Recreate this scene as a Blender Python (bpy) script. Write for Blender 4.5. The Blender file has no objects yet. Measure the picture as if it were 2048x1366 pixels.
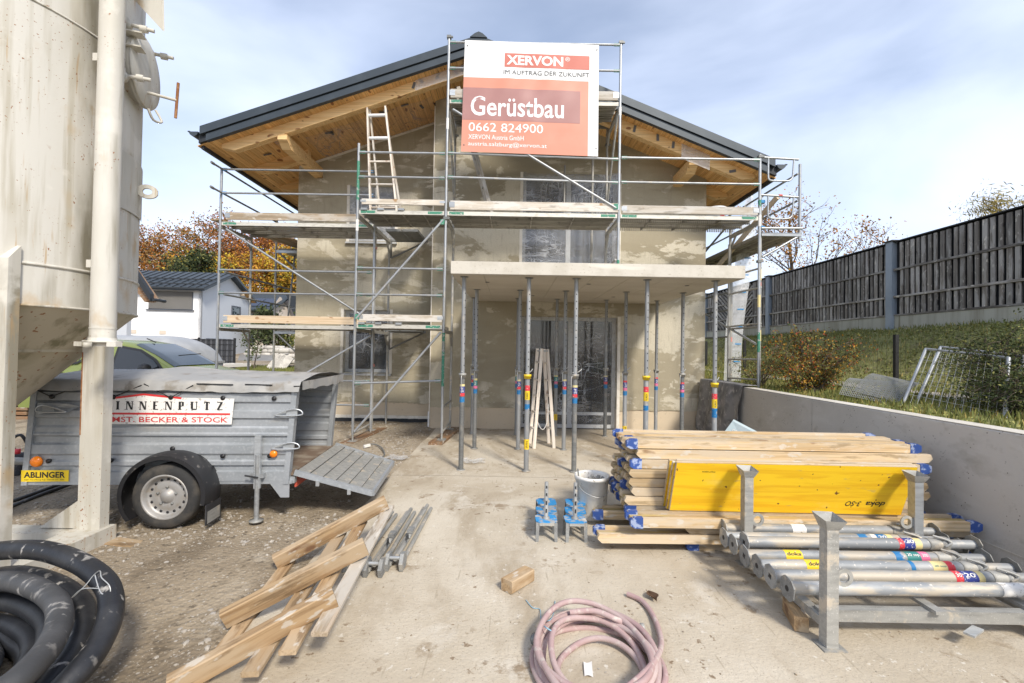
import bpy, bmesh, math, random
import numpy as np
from mathutils import Vector, Matrix, Euler
R_ = math.radians
rng = random.Random(7)
sc = bpy.context.scene
COL = sc.collection
# ---------------------------------------------------------------- camera
CAM_Z = 1.69
cd = bpy.data.cameras.new('camera'); cam = bpy.data.objects.new('camera', cd); COL.objects.link(cam)
cam.location = (0, 0, CAM_Z)
CAM_R = Matrix.Rotation(R_(90.9), 3, 'X') @ Matrix.Rotation(0.0165, 3, 'Z')
cam.rotation_euler = CAM_R.to_euler()
cd.lens = 16.0; cd.sensor_width = 36.0; cd.clip_start = 0.05; cd.clip_end = 3000
sc.camera = cam
# ---------------------------------------------------------------- sky, sun, exposure
SUN_EL, SUN_AZ = 42.0, 152.0          # azimuth clockwise from +Y: behind the camera, to its right side
w = bpy.data.worlds.new('World'); sc.world = w; w.use_nodes = True
nt = w.node_tree; nt.nodes.clear()
def N(t, **k):
    n = nt.nodes.new(t)
    for a, b in k.items(): setattr(n, a, b)
    return n
sky = N('ShaderNodeTexSky', sky_type='NISHITA', sun_disc=False)
sky.sun_elevation = R_(SUN_EL); sky.sun_rotation = R_(SUN_AZ); sky.altitude = 450; sky.air_density = 1.0; sky.dust_density = 2.0; sky.ozone_density = 1.5
tc = N('ShaderNodeTexCoord')
mp = N('ShaderNodeMapping'); mp.inputs['Scale'].default_value = (1.0, 1.4, 2.6); mp.inputs['Rotation'].default_value = (0.1, 0.25, 0.4)
n1 = N('ShaderNodeTexNoise'); n1.inputs['Scale'].default_value = 1.5; n1.inputs['Detail'].default_value = 7; n1.inputs['Roughness'].default_value = 0.45; n1.inputs['Distortion'].default_value = 0.35
r1 = N('ShaderNodeMapRange'); r1.interpolation_type = 'SMOOTHSTEP'
r1.inputs['From Min'].default_value = 0.30; r1.inputs['From Max'].default_value = 0.70; r1.inputs['To Min'].default_value = 0.10; r1.inputs['To Max'].default_value = 0.62
sep = N('ShaderNodeSeparateXYZ')
hz = N('ShaderNodeMapRange'); hz.inputs['From Min'].default_value = 0.0; hz.inputs['From Max'].default_value = 0.7; hz.inputs['To Min'].default_value = 0.26; hz.inputs['To Max'].default_value = 0.0
mx1 = N('ShaderNodeMath', operation='ADD', use_clamp=True)
mix = N('ShaderNodeMix', data_type='RGBA')
mix.inputs[7].default_value = (6.6, 7.2, 8.6, 1)     # veil of thin cloud
bg = N('ShaderNodeBackground'); bg.inputs['Strength'].default_value = 0.11
wo = N('ShaderNodeOutputWorld')
L = nt.links.new
L(tc.outputs['Generated'], mp.inputs['Vector']); L(mp.outputs[0], n1.inputs['Vector']); L(n1.outputs['Fac'], r1.inputs['Value'])
L(tc.outputs['Generated'], sep.inputs[0]); L(sep.outputs['Z'], hz.inputs['Value'])
L(r1.outputs[0], mx1.inputs[0]); L(hz.outputs[0], mx1.inputs[1])
L(mx1.outputs[0], mix.inputs[0]); L(sky.outputs[0], mix.inputs[6]); L(mix.outputs[2], bg.inputs['Color']); L(bg.outputs[0], wo.inputs['Surface'])
sd = bpy.data.lights.new('sun', 'SUN'); sd.energy = 2.4; sd.angle = R_(9.0); sd.color = (1.0, 0.93, 0.82)
sun = bpy.data.objects.new('sun', sd); COL.objects.link(sun)
_a, _e = R_(SUN_AZ), R_(SUN_EL)
SUNV = Vector((math.sin(_a)*math.cos(_e), math.cos(_a)*math.cos(_e), math.sin(_e)))
sun.rotation_euler = SUNV.to_track_quat('Z', 'Y').to_euler(); sun.location = SUNV*40
sc.view_settings.view_transform = 'Standard'; sc.view_settings.look = 'None'; sc.view_settings.gamma = 1.0
sc.view_settings.exposure = 0.78; sc.view_settings.use_curve_mapping = False
sc.cycles.max_bounces = 8; sc.cycles.transparent_max_bounces = 24
# ---------------------------------------------------------------- helpers
def W(px, py, Y):
    """the place in the yard seen at a pixel of the 2048x1366 photograph, for a thing known to stand Y metres away"""
    d = CAM_R @ Vector(((px-1024)/910.2, -(py-683)/910.2, -1.0))
    return Vector((d.x*Y/d.y, Y, CAM_Z + d.z*Y/d.y))
def G(px, py, z=0.0):
    """the same for a thing known to lie at height z"""
    d = CAM_R @ Vector(((px-1024)/910.2, -(py-683)/910.2, -1.0))
    t = (z-CAM_Z)/d.z
    return Vector((d.x*t, d.y*t, z))
V = Vector
BASE = {}
class MB:
    def __init__(s): s.v = []; s.f = []; s.sm = []
    def add(s, vs, fs, smooth=False):
        o = len(s.v); s.v += [tuple(p) for p in vs]
        s.f += [tuple(i+o for i in f) for f in fs]; s.sm += [smooth]*len(fs); return s
    def box(s, x0, x1, y0, y1, z0, z1):
        return s.add([(x0,y0,z0),(x1,y0,z0),(x1,y1,z0),(x0,y1,z0),(x0,y0,z1),(x1,y0,z1),(x1,y1,z1),(x0,y1,z1)],
              [(0,3,2,1),(4,5,6,7),(0,1,5,4),(1,2,6,5),(2,3,7,6),(3,0,4,7)])
    def obox(s, c, sx, sy, sz, M=None):
        M = M or Matrix.Identity(3); c = V(c); pts = []
        for dz in (-.5,.5):
            for dx,dy in ((-.5,-.5),(.5,-.5),(.5,.5),(-.5,.5)): pts.append(c + M @ V((dx*sx,dy*sy,dz*sz)))
        return s.add(pts, [(0,3,2,1),(4,5,6,7),(0,1,5,4),(1,2,6,5),(2,3,7,6),(3,0,4,7)])
    def bar(s, p0, p1, w_, h_, up=(0,0,1), bev=0):
        p0, p1 = V(p0), V(p1); d = p1-p0; x = d.normalized(); u = V(up)
        if abs(x.dot(u)) > .99: u = V((0,1,0))
        y = u.cross(x).normalized(); z = x.cross(y); M = Matrix((x,y,z)).transposed()
        if bev <= 0: return s.obox((p0+p1)/2, d.length, w_, h_, M)
        pr = [(w_/2,-h_/2+bev),(w_/2,h_/2-bev),(w_/2-bev,h_/2),(-w_/2+bev,h_/2),(-w_/2,h_/2-bev),(-w_/2,-h_/2+bev),(-w_/2+bev,-h_/2),(w_/2-bev,-h_/2)]
        a = [p0+y*q[0]+z*q[1] for q in pr]; b = [p1+y*q[0]+z*q[1] for q in pr]; n = 8
        return s.add(a+b, [tuple(range(n))[::-1], tuple(range(n,2*n))] + [(i,(i+1)%n,n+(i+1)%n,n+i) for i in range(n)])
    def tube(s, p0, p1, r, n=10, r1=None, cap=True):
        p0, p1 = V(p0), V(p1); r1 = r if r1 is None else r1
        x = (p1-p0).normalized(); u = V((0,0,1)) if abs(x.z) < .9 else V((1,0,0))
        a = x.cross(u).normalized(); b = x.cross(a); vs = []
        for p, q in ((p0,r),(p1,r1)):
            for i in range(n):
                t = 2*math.pi*i/n; vs.append(p + a*math.cos(t)*q + b*math.sin(t)*q)
        s.add(vs, [(i,n+i,n+(i+1)%n,(i+1)%n) for i in range(n)], True)
        if cap: s.add(vs[:n], [tuple(range(n))]); s.add(vs[n:], [tuple(range(n))[::-1]])
        return s
    def path(s, pts, r, n=8, closed=False, cap=True):
        pts = [V(p) for p in pts]; m = len(pts); rs = r if isinstance(r, (list,tuple)) else [r]*m; vs = []; nrm = None
        for k in range(m):
            if closed: d = pts[(k+1)%m]-pts[k-1]
            else: d = pts[min(k+1,m-1)]-pts[max(k-1,0)]
            d.normalize()
            if nrm is None: nrm = d.cross(V((0,0,1)) if abs(d.z)<.9 else V((1,0,0))).normalized()
            else: nrm = (nrm - d*nrm.dot(d)).normalized()
            b = d.cross(nrm)
            for i in range(n):
                t = 2*math.pi*i/n; vs.append(pts[k]+nrm*math.cos(t)*rs[k]+b*math.sin(t)*rs[k])
        fs = []
        for k in range(m if closed else m-1):
            a0, b0 = k*n, ((k+1)%m)*n
            fs += [(a0+i,a0+(i+1)%n,b0+(i+1)%n,b0+i) for i in range(n)]
        s.add(vs, fs, True)
        if cap and not closed: s.add(vs[:n], [tuple(range(n))[::-1]]); s.add(vs[-n:], [tuple(range(n))])
        return s
    def lathe(s, prof, c=(0,0,0), n=24, M=None, smooth=True):
        M = M or Matrix.Identity(3); c = V(c); vs = []; m = len(prof)
        for (r,z) in prof:
            for i in range(n):
                t = 2*math.pi*i/n; vs.append(c + M @ V((r*math.cos(t), r*math.sin(t), z)))
        fs = [(k*n+i,k*n+(i+1)%n,(k+1)*n+(i+1)%n,(k+1)*n+i) for k in range(m-1) for i in range(n)]
        return s.add(vs, fs, smooth)
    def prism(s, poly, ax, d0, d1):
        """poly: 2-D outline; ax: axis of extrusion 'x' (poly=(y,z)), 'y' (poly=(x,z)) or 'z' (poly=(x,y))"""
        def p(q, d): return {'x':(d,q[0],q[1]),'y':(q[0],d,q[1]),'z':(q[0],q[1],d)}[ax]
        n = len(poly)
        return s.add([p(q,d0) for q in poly]+[p(q,d1) for q in poly],
              [tuple(range(n))[::-1], tuple(range(n,2*n))]+[(i,(i+1)%n,n+(i+1)%n,n+i) for i in range(n)])
    def quad(s, a, b, c, d, smooth=False): return s.add([a,b,c,d], [(0,1,2,3)], smooth)
    def grid(s, fn, nu, nv, smooth=True):
        vs = [fn(i/nu, j/nv) for j in range(nv+1) for i in range(nu+1)]
        return s.add(vs, [(j*(nu+1)+i,j*(nu+1)+i+1,(j+1)*(nu+1)+i+1,(j+1)*(nu+1)+i) for j in range(nv) for i in range(nu)], smooth)
    def mesh(s, name, mat, origin=None):
        me = bpy.data.meshes.new(name); o = V(origin) if origin is not None else V((0,0,0))
        me.from_pydata([(p[0]-o.x,p[1]-o.y,p[2]-o.z) for p in s.v], [], s.f)
        me.polygons.foreach_set('use_smooth', s.sm); me.update()
        bm = bmesh.new(); bm.from_mesh(me); bmesh.ops.recalc_face_normals(bm, faces=bm.faces); bm.to_mesh(me); bm.free()
        if mat: me.materials.append(mat if not isinstance(mat, str) else M_[mat])
        return me
    def build(s, name, mat, parent=None, loc=None):
        if parent is None:
            a = np.array(s.v); o = V((float((a[:,0].min()+a[:,0].max())/2), float((a[:,1].min()+a[:,1].max())/2), float(a[:,2].min())))
            if loc is not None: o = V((0,0,0))
            ob = bpy.data.objects.new(name, s.mesh(name, mat, o)); ob.location = o if loc is None else loc
        else:
            ob = bpy.data.objects.new(name, s.mesh(name, mat)); ob.parent = parent
            ob.location = loc if loc is not None else -BASE.get(parent, V((0,0,0)))
        COL.objects.link(ob); return ob
def tag(o, label=None, cat=None, group=None, kind=None):
    if label: o['label'] = label
    if cat: o['category'] = cat
    if group: o['group'] = group
    if kind: o['kind'] = kind
    return o
def thing(name, label, cat, base=(0,0,0), group=None, local=False, rz=0):
    """an Empty at the thing's base; parts in yard coordinates unless local"""
    o = bpy.data.objects.new(name, None); COL.objects.link(o); o.location = base; o.empty_display_size = .1
    o.rotation_euler[2] = rz
    BASE[o] = V((0,0,0)) if local else V(base)
    return tag(o, label, cat, group, 'thing')
def copy_tree(o, parent=None):
    c = o.copy(); COL.objects.link(c)
    if parent: c.parent = parent
    for ch in list(o.children): copy_tree(ch, c)
    return c
def piece(name, mesh, parent, M):
    """one object more that shares a mesh; M places it in the parent's coordinates"""
    o = bpy.data.objects.new(name, mesh); COL.objects.link(o)
    if parent is not None:
        o.parent = parent; M = Matrix.Translation(-BASE.get(parent, V((0,0,0)))) @ M
    o.matrix_basis = M; return o
def frame_of(p0, p1, up=(0,0,1)):
    p0, p1 = V(p0), V(p1); x = (p1-p0).normalized(); u = V(up)
    if abs(x.dot(u)) > .99: u = V((0,1,0))
    y = u.cross(x).normalized(); z = x.cross(y)
    return Matrix.Translation((p0+p1)/2) @ Matrix((x,y,z)).transposed().to_4x4()
def beam(name, p0, p1, w_, h_, mat, parent=None, up=(0,0,1), bev=0.004):
    """a bar as an object of its own whose local X runs along it, so that grain follows it"""
    ln = (V(p1)-V(p0)).length
    me = MB().bar((-ln/2,0,0),(ln/2,0,0), w_, h_, bev=bev).mesh(name, mat)
    return piece(name, me, parent, frame_of(p0,p1,up))
def pipe(name, p0, p1, r, mat, parent=None, n=10):
    ln = (V(p1)-V(p0)).length
    me = MB().tube((-ln/2,0,0),(ln/2,0,0), r, n).mesh(name, mat)
    return piece(name, me, parent, frame_of(p0,p1))
def spline(pts, k=8, closed=False):
    pts = [V(p) for p in pts]; n = len(pts); out = []
    for i in range(n if closed else n-1):
        if closed: p = [pts[(i+j-1)%n] for j in range(4)]
        else: p = [pts[max(i-1,0)], pts[i], pts[i+1], pts[min(i+2,n-1)]]
        for j in range(k):
            t = j/k
            out.append(.5*((2*p[1])+(-p[0]+p[2])*t+(2*p[0]-5*p[1]+4*p[2]-p[3])*t*t+(-p[0]+3*p[1]-3*p[2]+p[3])*t**3))
    if not closed: out.append(pts[-1])
    return out
def text(name, body, rect, M, mat, parent=None, bold=0.0, shear=0.0, thick=0.002, keep=False):
    """lettering as a flat mesh filling rect=(x0,y0,x1,y1) of the plane M (x along the writing, y up, z out)"""
    cu = bpy.data.curves.new(name, 'FONT'); cu.body = body; cu.size = 1; cu.offset = bold; cu.shear = shear; cu.resolution_u = 3
    tmp = bpy.data.objects.new('tmp', cu); COL.objects.link(tmp)
    dg = bpy.context.evaluated_depsgraph_get(); me = bpy.data.meshes.new_from_object(tmp.evaluated_get(dg))
    bpy.data.objects.remove(tmp); bpy.data.curves.remove(cu)
    n = len(me.vertices); a = np.zeros(n*3); me.vertices.foreach_get('co', a); a = a.reshape(-1,3)
    lo, hi = a.min(0), a.max(0); x0,y0,x1,y1 = rect
    sx = (x1-x0)/(hi[0]-lo[0]); sy = (y1-y0)/(hi[1]-lo[1])
    if keep: sx = sy
    a[:,0] = x0+(a[:,0]-lo[0])*sx; a[:,1] = y0+(a[:,1]-lo[1])*sy; a[:,2] = thick
    me.vertices.foreach_set('co', a.ravel()); me.update(); me.name = name
    me.materials.clear(); me.materials.append(M_[mat])
    return piece(name, me, parent, M)
def flat(name, rect, M, mat, parent=None, d=0.001, th=0.0008):
    x0,y0,x1,y1 = rect
    return piece(name, MB().box(x0,x1,y0,y1,d-th,d).mesh(name, mat), parent, M)
def plane_M(o, xdir, ydir):
    x = V(xdir).normalized(); y = V(ydir); y = (y-x*x.dot(y)).normalized(); z = x.cross(y)
    return Matrix.Translation(V(o)) @ Matrix((x,y,z)).transposed().to_4x4()
# ---------------------------------------------------------------- materials
M_ = {}
def mat(name, col, rough=.6, metal=0.0, layers=(), bump=None, rand=0.0, alpha=None, spec=.5, trans=0.0, bumps=()):
    m = bpy.data.materials.new(name); m.use_nodes = True; t = m.node_tree; nd = t.nodes; lk = t.links.new
    bs = nd['Principled BSDF']; bs.inputs['Roughness'].default_value = rough; bs.inputs['Metallic'].default_value = metal
    bs.inputs['Specular IOR Level'].default_value = spec
    tc = nd.new('ShaderNodeTexCoord'); oi = nd.new('ShaderNodeObjectInfo')
    add = nd.new('ShaderNodeVectorMath'); add.operation = 'ADD'
    if rand > 0:
        mul = nd.new('ShaderNodeMath'); mul.operation = 'MULTIPLY'; mul.inputs[1].default_value = 37.0
        lk(oi.outputs['Random'], mul.inputs[0]); lk(mul.outputs[0], add.inputs[1])
    lk(tc.outputs['Object'], add.inputs[0]); vec = add.outputs[0]
    def noise(scale, detail=4, rough_=.55, dist=0.0, typ='noise'):
        mp = nd.new('ShaderNodeMapping'); mp.inputs['Scale'].default_value = scale if isinstance(scale, tuple) else (scale,)*3
        lk(vec, mp.inputs['Vector'])
        if typ == 'voronoi':
            n = nd.new('ShaderNodeTexVoronoi'); n.inputs['Scale'].default_value = 1; lk(mp.outputs[0], n.inputs['Vector']); return n.outputs['Distance']
        if typ == 'cell':
            n = nd.new('ShaderNodeTexVoronoi'); n.inputs['Scale'].default_value = 1; lk(mp.outputs[0], n.inputs['Vector'])
            s_ = nd.new('ShaderNodeSeparateColor'); lk(n.outputs['Color'], s_.inputs[0]); return s_.outputs[0]
        if typ == 'wave':
            n = nd.new('ShaderNodeTexWave'); n.inputs['Scale'].default_value = 1; n.inputs['Distortion'].default_value = dist; n.inputs['Detail'].default_value = detail
            lk(mp.outputs[0], n.inputs['Vector']); return n.outputs['Fac']
        n = nd.new('ShaderNodeTexNoise'); n.inputs['Scale'].default_value = 1; n.inputs['Detail'].default_value = detail
        n.inputs['Roughness'].default_value = rough_; n.inputs['Distortion'].default_value = dist
        lk(mp.outputs[0], n.inputs['Vector']); return n.outputs['Fac']
    cur = nd.new('ShaderNodeRGB'); cur.outputs[0].default_value = (*col, 1); cur = cur.outputs[0]
    for ly in layers:
        f = noise(ly['s'], ly.get('d', 4), ly.get('r', .55), ly.get('w', 0), ly.get('t', 'noise'))
        mr = nd.new('ShaderNodeMapRange'); mr.inputs['From Min'].default_value = ly['lo']; mr.inputs['From Max'].default_value = ly['hi']
        mr.inputs['To Max'].default_value = ly.get('f', 1.0); lk(f, mr.inputs['Value'])
        fac = mr.outputs[0]
        if 'mask' in ly:
            k = ly['mask']; f2 = noise(k['s'], k.get('d', 3)); m2 = nd.new('ShaderNodeMapRange')
            m2.inputs['From Min'].default_value = k['lo']; m2.inputs['From Max'].default_value = k['hi']; lk(f2, m2.inputs['Value'])
            mm = nd.new('ShaderNodeMath'); mm.operation = 'MULTIPLY'; lk(fac, mm.inputs[0]); lk(m2.outputs[0], mm.inputs[1]); fac = mm.outputs[0]
        mi = nd.new('ShaderNodeMix'); mi.data_type = 'RGBA'; lk(fac, mi.inputs[0]); lk(cur, mi.inputs[6]); mi.inputs[7].default_value = (*ly['c'], 1); cur = mi.outputs[2]
    if rand > 0:
        hs = nd.new('ShaderNodeHueSaturation'); mr = nd.new('ShaderNodeMapRange'); mr.inputs['To Min'].default_value = 1-rand; mr.inputs['To Max'].default_value = 1+rand
        lk(oi.outputs['Random'], mr.inputs['Value']); lk(mr.outputs[0], hs.inputs['Value']); lk(cur, hs.inputs['Color']); cur = hs.outputs[0]
    lk(cur, bs.inputs['Base Color'])
    prev = None
    for b in ([bump] if bump else [])+list(bumps):
        f = noise(b[0], 4, .6, 0, b[2] if len(b) > 2 else 'noise'); bp = nd.new('ShaderNodeBump'); bp.inputs['Strength'].default_value = b[1]
        bp.inputs['Distance'].default_value = b[3] if len(b) > 3 else .01
        lk(f, bp.inputs['Height'])
        if prev: lk(prev, bp.inputs['Normal'])
        prev = bp.outputs[0]
    if prev: lk(prev, bs.inputs['Normal'])
    if alpha is not None: bs.inputs['Alpha'].default_value = alpha
    if trans: bs.inputs['Transmission Weight'].default_value = trans
    M_[name] = m; return m
def LY(s, lo, hi, c, **k): return dict(s=s, lo=lo, hi=hi, c=c, **k)
mat('plaster', (.43,.383,.278), .9, layers=[
    LY((.45,.45,.8), .43,.57, (.365,.32,.228), d=5, w=.4),
    LY((.30,.30,1.2), .50,.62, (.30,.262,.185), d=6, w=.4, f=.85),
    LY((.50,.50,1.0), .515,.54, (.60,.552,.44), d=9, r=.64, w=.35, mask=dict(s=(.35,.35,.5), lo=.45, hi=.50)),
    LY((1.0,1.0,3.2), .555,.58, (.63,.58,.47), d=9, r=.64, w=.4, mask=dict(s=.55, lo=.47, hi=.52)),
    LY((2.6,2.6,3.4), .60,.63, (.57,.52,.415), d=7, r=.6, w=.4, mask=dict(s=.7, lo=.46, hi=.53)),
    LY((.8,.8,5), .57,.64, (.29,.252,.178), d=6, f=.6, mask=dict(s=.6, lo=.5, hi=.56)),
    LY((18,18,2.5), .55,.72, (.33,.288,.205), d=3, f=.4), LY(55, .45,.75, (.30,.262,.188), f=.4, d=2)], bump=(90,.7), bumps=[(3.0,.4,'noise',.03)])
mat('plinth_render', (.60,.50,.365), .9, layers=[LY((1.5,1.5,3), .45,.7, (.52,.44,.33), d=5), LY(14,.62,.75,(.46,.38,.28),d=3)], bump=(60,.3))
mat('edge_bead', (.74,.70,.62), .7, layers=[LY(9,.5,.7,(.6,.55,.46),d=5)])
mat('concrete_edge', (.57,.535,.465), .85, layers=[LY(5,.45,.7,(.48,.445,.375),d=6), LY(38,.64,.72,(.36,.32,.26),d=2,f=.8), LY((.6,.6,6),.56,.7,(.72,.68,.60),d=4)], bump=(50,.3))
mat('concrete_form', (.56,.51,.43), .75, layers=[LY((.7,1.6,.7),.42,.68,(.47,.42,.34),d=5), LY(12,.63,.75,(.42,.375,.30),d=3,f=.6)], bump=(20,.15))
mat('concrete_wall', (.52,.49,.445), .8, layers=[LY((.7,.45,.8),.40,.60,(.42,.39,.345),d=7,w=.6), LY((1.5,.9,2.5),.52,.70,(.60,.575,.53),d=6,w=.8),
    LY((2.4,1.6,3.0),.56,.70,(.33,.305,.26),d=7,r=.62,mask=dict(s=.8,lo=.47,hi=.60)), LY((8,8,10),.60,.72,(.40,.37,.32),d=5,f=.7), LY(38,.26,.12,(.11,.095,.075),t='voronoi',mask=dict(s=9,lo=.57,hi=.60))], bump=(40,.3), bumps=[(5,.15,'noise',.02)])
mat('dusty_concrete', (.44,.377,.283), .95, layers=[LY(.42,.44,.58,(.55,.492,.395),d=8,r=.6,w=.4), LY((.8,.4,1),.49,.60,(.36,.297,.212),d=8,r=.65,w=.4), LY(1.9,.53,.60,(.56,.51,.425),d=8,r=.66,w=.5,f=.8,mask=dict(s=.7,lo=.44,hi=.56)),
    LY(3.2,.565,.63,(.26,.195,.125),d=8,r=.68,f=.9,mask=dict(s=.75,lo=.46,hi=.55)), LY(11,.61,.65,(.225,.165,.105),d=6,r=.62,mask=dict(s=1.4,lo=.49,hi=.56)), LY(20,.63,.67,(.64,.60,.52),d=3,f=.7,mask=dict(s=2.2,lo=.48,hi=.56)), LY((40,3,3),.66,.70,(.30,.25,.18),d=2,f=.5), LY(95,.66,.70,(.24,.19,.135),d=1,f=.6)], bump=(45,.5), bumps=[(6,.4,'noise',.02)])
mat('gravel_soil', (.255,.203,.138), .95, layers=[LY(.40,.45,.57,(.365,.30,.215),d=8,r=.6,w=.4), LY((1.6,.6,2),.50,.60,(.165,.127,.082),d=7,r=.6,f=.85), LY(3.4,.54,.62,(.36,.305,.228),d=7,r=.65,f=.8,mask=dict(s=.9,lo=.47,hi=.56)),
    LY(34,.36,.26,(.42,.375,.31),t='voronoi',mask=dict(s=16,lo=.56,hi=.60)), LY(75,.64,.68,(.45,.41,.35),d=2,f=.8), LY(17,.58,.66,(.10,.078,.052),d=5,f=.8)], bump=(30,.5,'voronoi',.02), bumps=[(11,.7,'noise',.03)])
mat('pebble', (.36,.325,.28), .9, rand=.38, layers=[LY(30,.5,.7,(.26,.22,.17),d=3)])
mat('soil_bare', (.34,.25,.15), .95, layers=[LY(.8,.45,.65,(.42,.33,.21),d=5)], bump=(20,.5))
def steel(name, col=(.40,.415,.425), dirt=(.50,.47,.41), df=.6, r=.45, metal=.55):
    mat(name, col, r, metal, rand=.16, layers=[LY((6,30,30),.45,.7,tuple(c*.72 for c in col),d=4), LY((9,9,9),.56,.66,dirt,d=6,r=.6,f=df), LY(150,.67,.71,(.62,.60,.56),d=1,f=df*.7)], bump=(60,.08))
steel('galv'); steel('galv_clean', (.47,.49,.50), df=.2, r=.38); steel('galv_dirty', (.36,.355,.33), (.52,.46,.37), .95, .6, .3)
steel('galv_dark', (.20,.205,.20), (.32,.29,.24), .5, .55, .3)
steel('cast_grey', (.27,.275,.27), (.44,.40,.33), .8, .65, .25)
mat('deck_under', (.30,.28,.24), .7, .15, rand=.2, layers=[LY((2,14,14),.45,.65,(.40,.375,.32),d=5), LY(8,.58,.68,(.20,.185,.16),d=5)])
mat('deck_edge', (.60,.58,.52), .6, .2, rand=.1, layers=[LY((8,30,30),.5,.68,(.45,.43,.38),d=5)])
mat('paint_green', (.055,.23,.15), .6, layers=[LY(30,.58,.64,(.45,.45,.42),d=4)])
mat('paint_red', (.55,.09,.06), .55, layers=[LY(25,.62,.68,(.55,.5,.45),d=4)])
mat('paint_pink', (.60,.26,.22), .6); mat('paint_blue', (.02,.16,.42), .5, layers=[LY(22,.58,.66,(.40,.41,.42),d=5)])
mat('paint_blue_worn', (.03,.24,.52), .55, rand=.1, layers=[LY(13,.50,.56,(.33,.34,.34),d=6), LY(9,.60,.68,(.55,.50,.42),d=6)])
mat('plastic_blue', (.03,.075,.27), .45, rand=.2, layers=[LY(20,.52,.60,(.30,.36,.52),d=6)])
mat('clamp_blue', (.02,.23,.50), .5)
mat('label_yellow', (.80,.55,.02), .5, layers=[LY(40,.66,.7,(.5,.45,.35),d=2)]); mat('label_white', (.78,.76,.72), .5, layers=[LY(40,.6,.66,(.45,.42,.38),d=2)])
mat('label_red', (.68,.045,.06), .5, layers=[LY(60,.62,.66,(.6,.55,.5),d=2)]); mat('label_navy', (.03,.05,.24), .5, layers=[LY(60,.6,.64,(.6,.6,.6),d=2)])
mat('label_teal', (.03,.20,.19), .5); mat('label_cream', (.72,.60,.28), .5); mat('label_pink', (.72,.16,.30), .5); mat('ink', (.018,.018,.020), .6)
def wood(name, a, b, knots=(.30,.17,.07), rand=.16, gray=None, sc_=1.0):
    dk = tuple(x*.68 for x in b)
    ly = [LY((.9*sc_,22*sc_,22*sc_),.43,.58,b,d=5,w=.5), LY((.5,75,75),.50,.60,dk,d=3,f=.6), LY((4.5,9,9),.68,.73,knots,d=1,f=.9)]
    if gray: ly += [LY((1.4,6,6),.47,.56,gray,d=6,r=.6), LY((2.2,11,11),.58,.65,tuple(x*.55 for x in b),d=6,r=.62,f=.7), LY((7,16,16),.61,.66,(.56,.52,.45),d=4,f=.7)]
    mat(name, a, .75, 0, layers=ly, rand=rand, bump=((2,60,60),.2))
wood('wood_pale', (.60,.47,.31), (.50,.37,.22), gray=(.52,.45,.35))
wood('wood_beam', (.62,.475,.29), (.50,.355,.19), knots=(.24,.13,.06), gray=(.53,.43,.30), rand=.24)
wood('wood_web', (.50,.38,.16), (.40,.29,.11), knots=(.25,.13,.05), gray=(.40,.30,.18))
wood('wood_spruce', (.82,.50,.20), (.70,.39,.135), knots=(.22,.08,.03), rand=.14)
wood('wood_rafter', (.82,.56,.27), (.72,.45,.19), knots=(.25,.10,.035), rand=.05)
wood('wood_old', (.42,.34,.25), (.31,.24,.16), gray=(.44,.40,.34))
wood('wood_brown', (.30,.17,.085), (.20,.105,.05), gray=(.24,.17,.11))
wood('wood_crate', (.42,.29,.16), (.30,.19,.095), knots=(.16,.08,.04), gray=(.44,.33,.21))
wood('wood_toe', (.56,.51,.435), (.46,.40,.32), gray=(.58,.55,.50))
wood('wood_toe_new', (.68,.55,.39), (.60,.45,.29), knots=(.35,.2,.1))
wood('wood_barrier', (.25,.225,.195), (.165,.145,.125), knots=(.07,.06,.05), gray=(.33,.31,.285), rand=.32)
wood('wood_paint_white', (.76,.69,.60), (.68,.58,.48), knots=(.38,.26,.18), gray=(.72,.66,.58))
mat('film_yellow', (.88,.57,.018), .45, layers=[LY((1.0,14,30),.45,.60,(.78,.45,.012),d=5,w=1.0), LY((2.5,5,6),.58,.68,(.84,.60,.10),d=7,r=.62,f=.7), LY((24,24,24),.75,.77,(.18,.08,.02),d=1), LY((5,14,14),.63,.68,(.50,.36,.12),d=6,f=.6)], rand=.04)
mat('roof_metal', (.043,.055,.066), .45, .25, layers=[LY(3,.5,.7,(.055,.068,.08),d=4)])
mat('roof_dark', (.02,.024,.029), .6)
mat('ply_film', (.50,.28,.17), .3, layers=[LY(2,.45,.65,(.58,.36,.24),d=5)])
mat('tape_grey', (.13,.125,.12), .6)
mat('pvc_white', (.74,.75,.75), .4, layers=[LY(12,.6,.7,(.58,.57,.54),d=4)])
mat('frame_grey', (.50,.51,.51), .5, layers=[LY(14,.56,.68,(.36,.35,.33),d=5)])
mat('silo_paint', (.575,.553,.495), .6, layers=[LY((1.2,1.2,.45),.43,.57,(.50,.475,.41),d=8,r=.6), LY((11,11,.6),.50,.62,(.41,.375,.295),d=7,f=.85,mask=dict(s=.8,lo=.42,hi=.55)),
    LY((5,5,.4),.535,.63,(.235,.205,.14),d=8,r=.6,f=.85,mask=dict(s=(1.1,1.1,.4),lo=.47,hi=.56)), LY((3.2,3.2,2.0),.57,.68,(.46,.32,.16),d=7,f=.75,mask=dict(s=1.1,lo=.46,hi=.55)), LY((30,30,2.0),.62,.70,(.42,.28,.14),d=4,f=.7,mask=dict(s=1.8,lo=.48,hi=.56)),
    LY((18,18,14),.68,.71,(.26,.12,.05),d=3,r=.6,mask=dict(s=1.3,lo=.46,hi=.53)), LY(60,.70,.73,(.26,.12,.05),d=1,mask=dict(s=1.7,lo=.48,hi=.55)), LY(2.4,.60,.66,(.68,.65,.58),d=7,f=.6)], bump=(3,.2), bumps=[(40,.06)])
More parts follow.
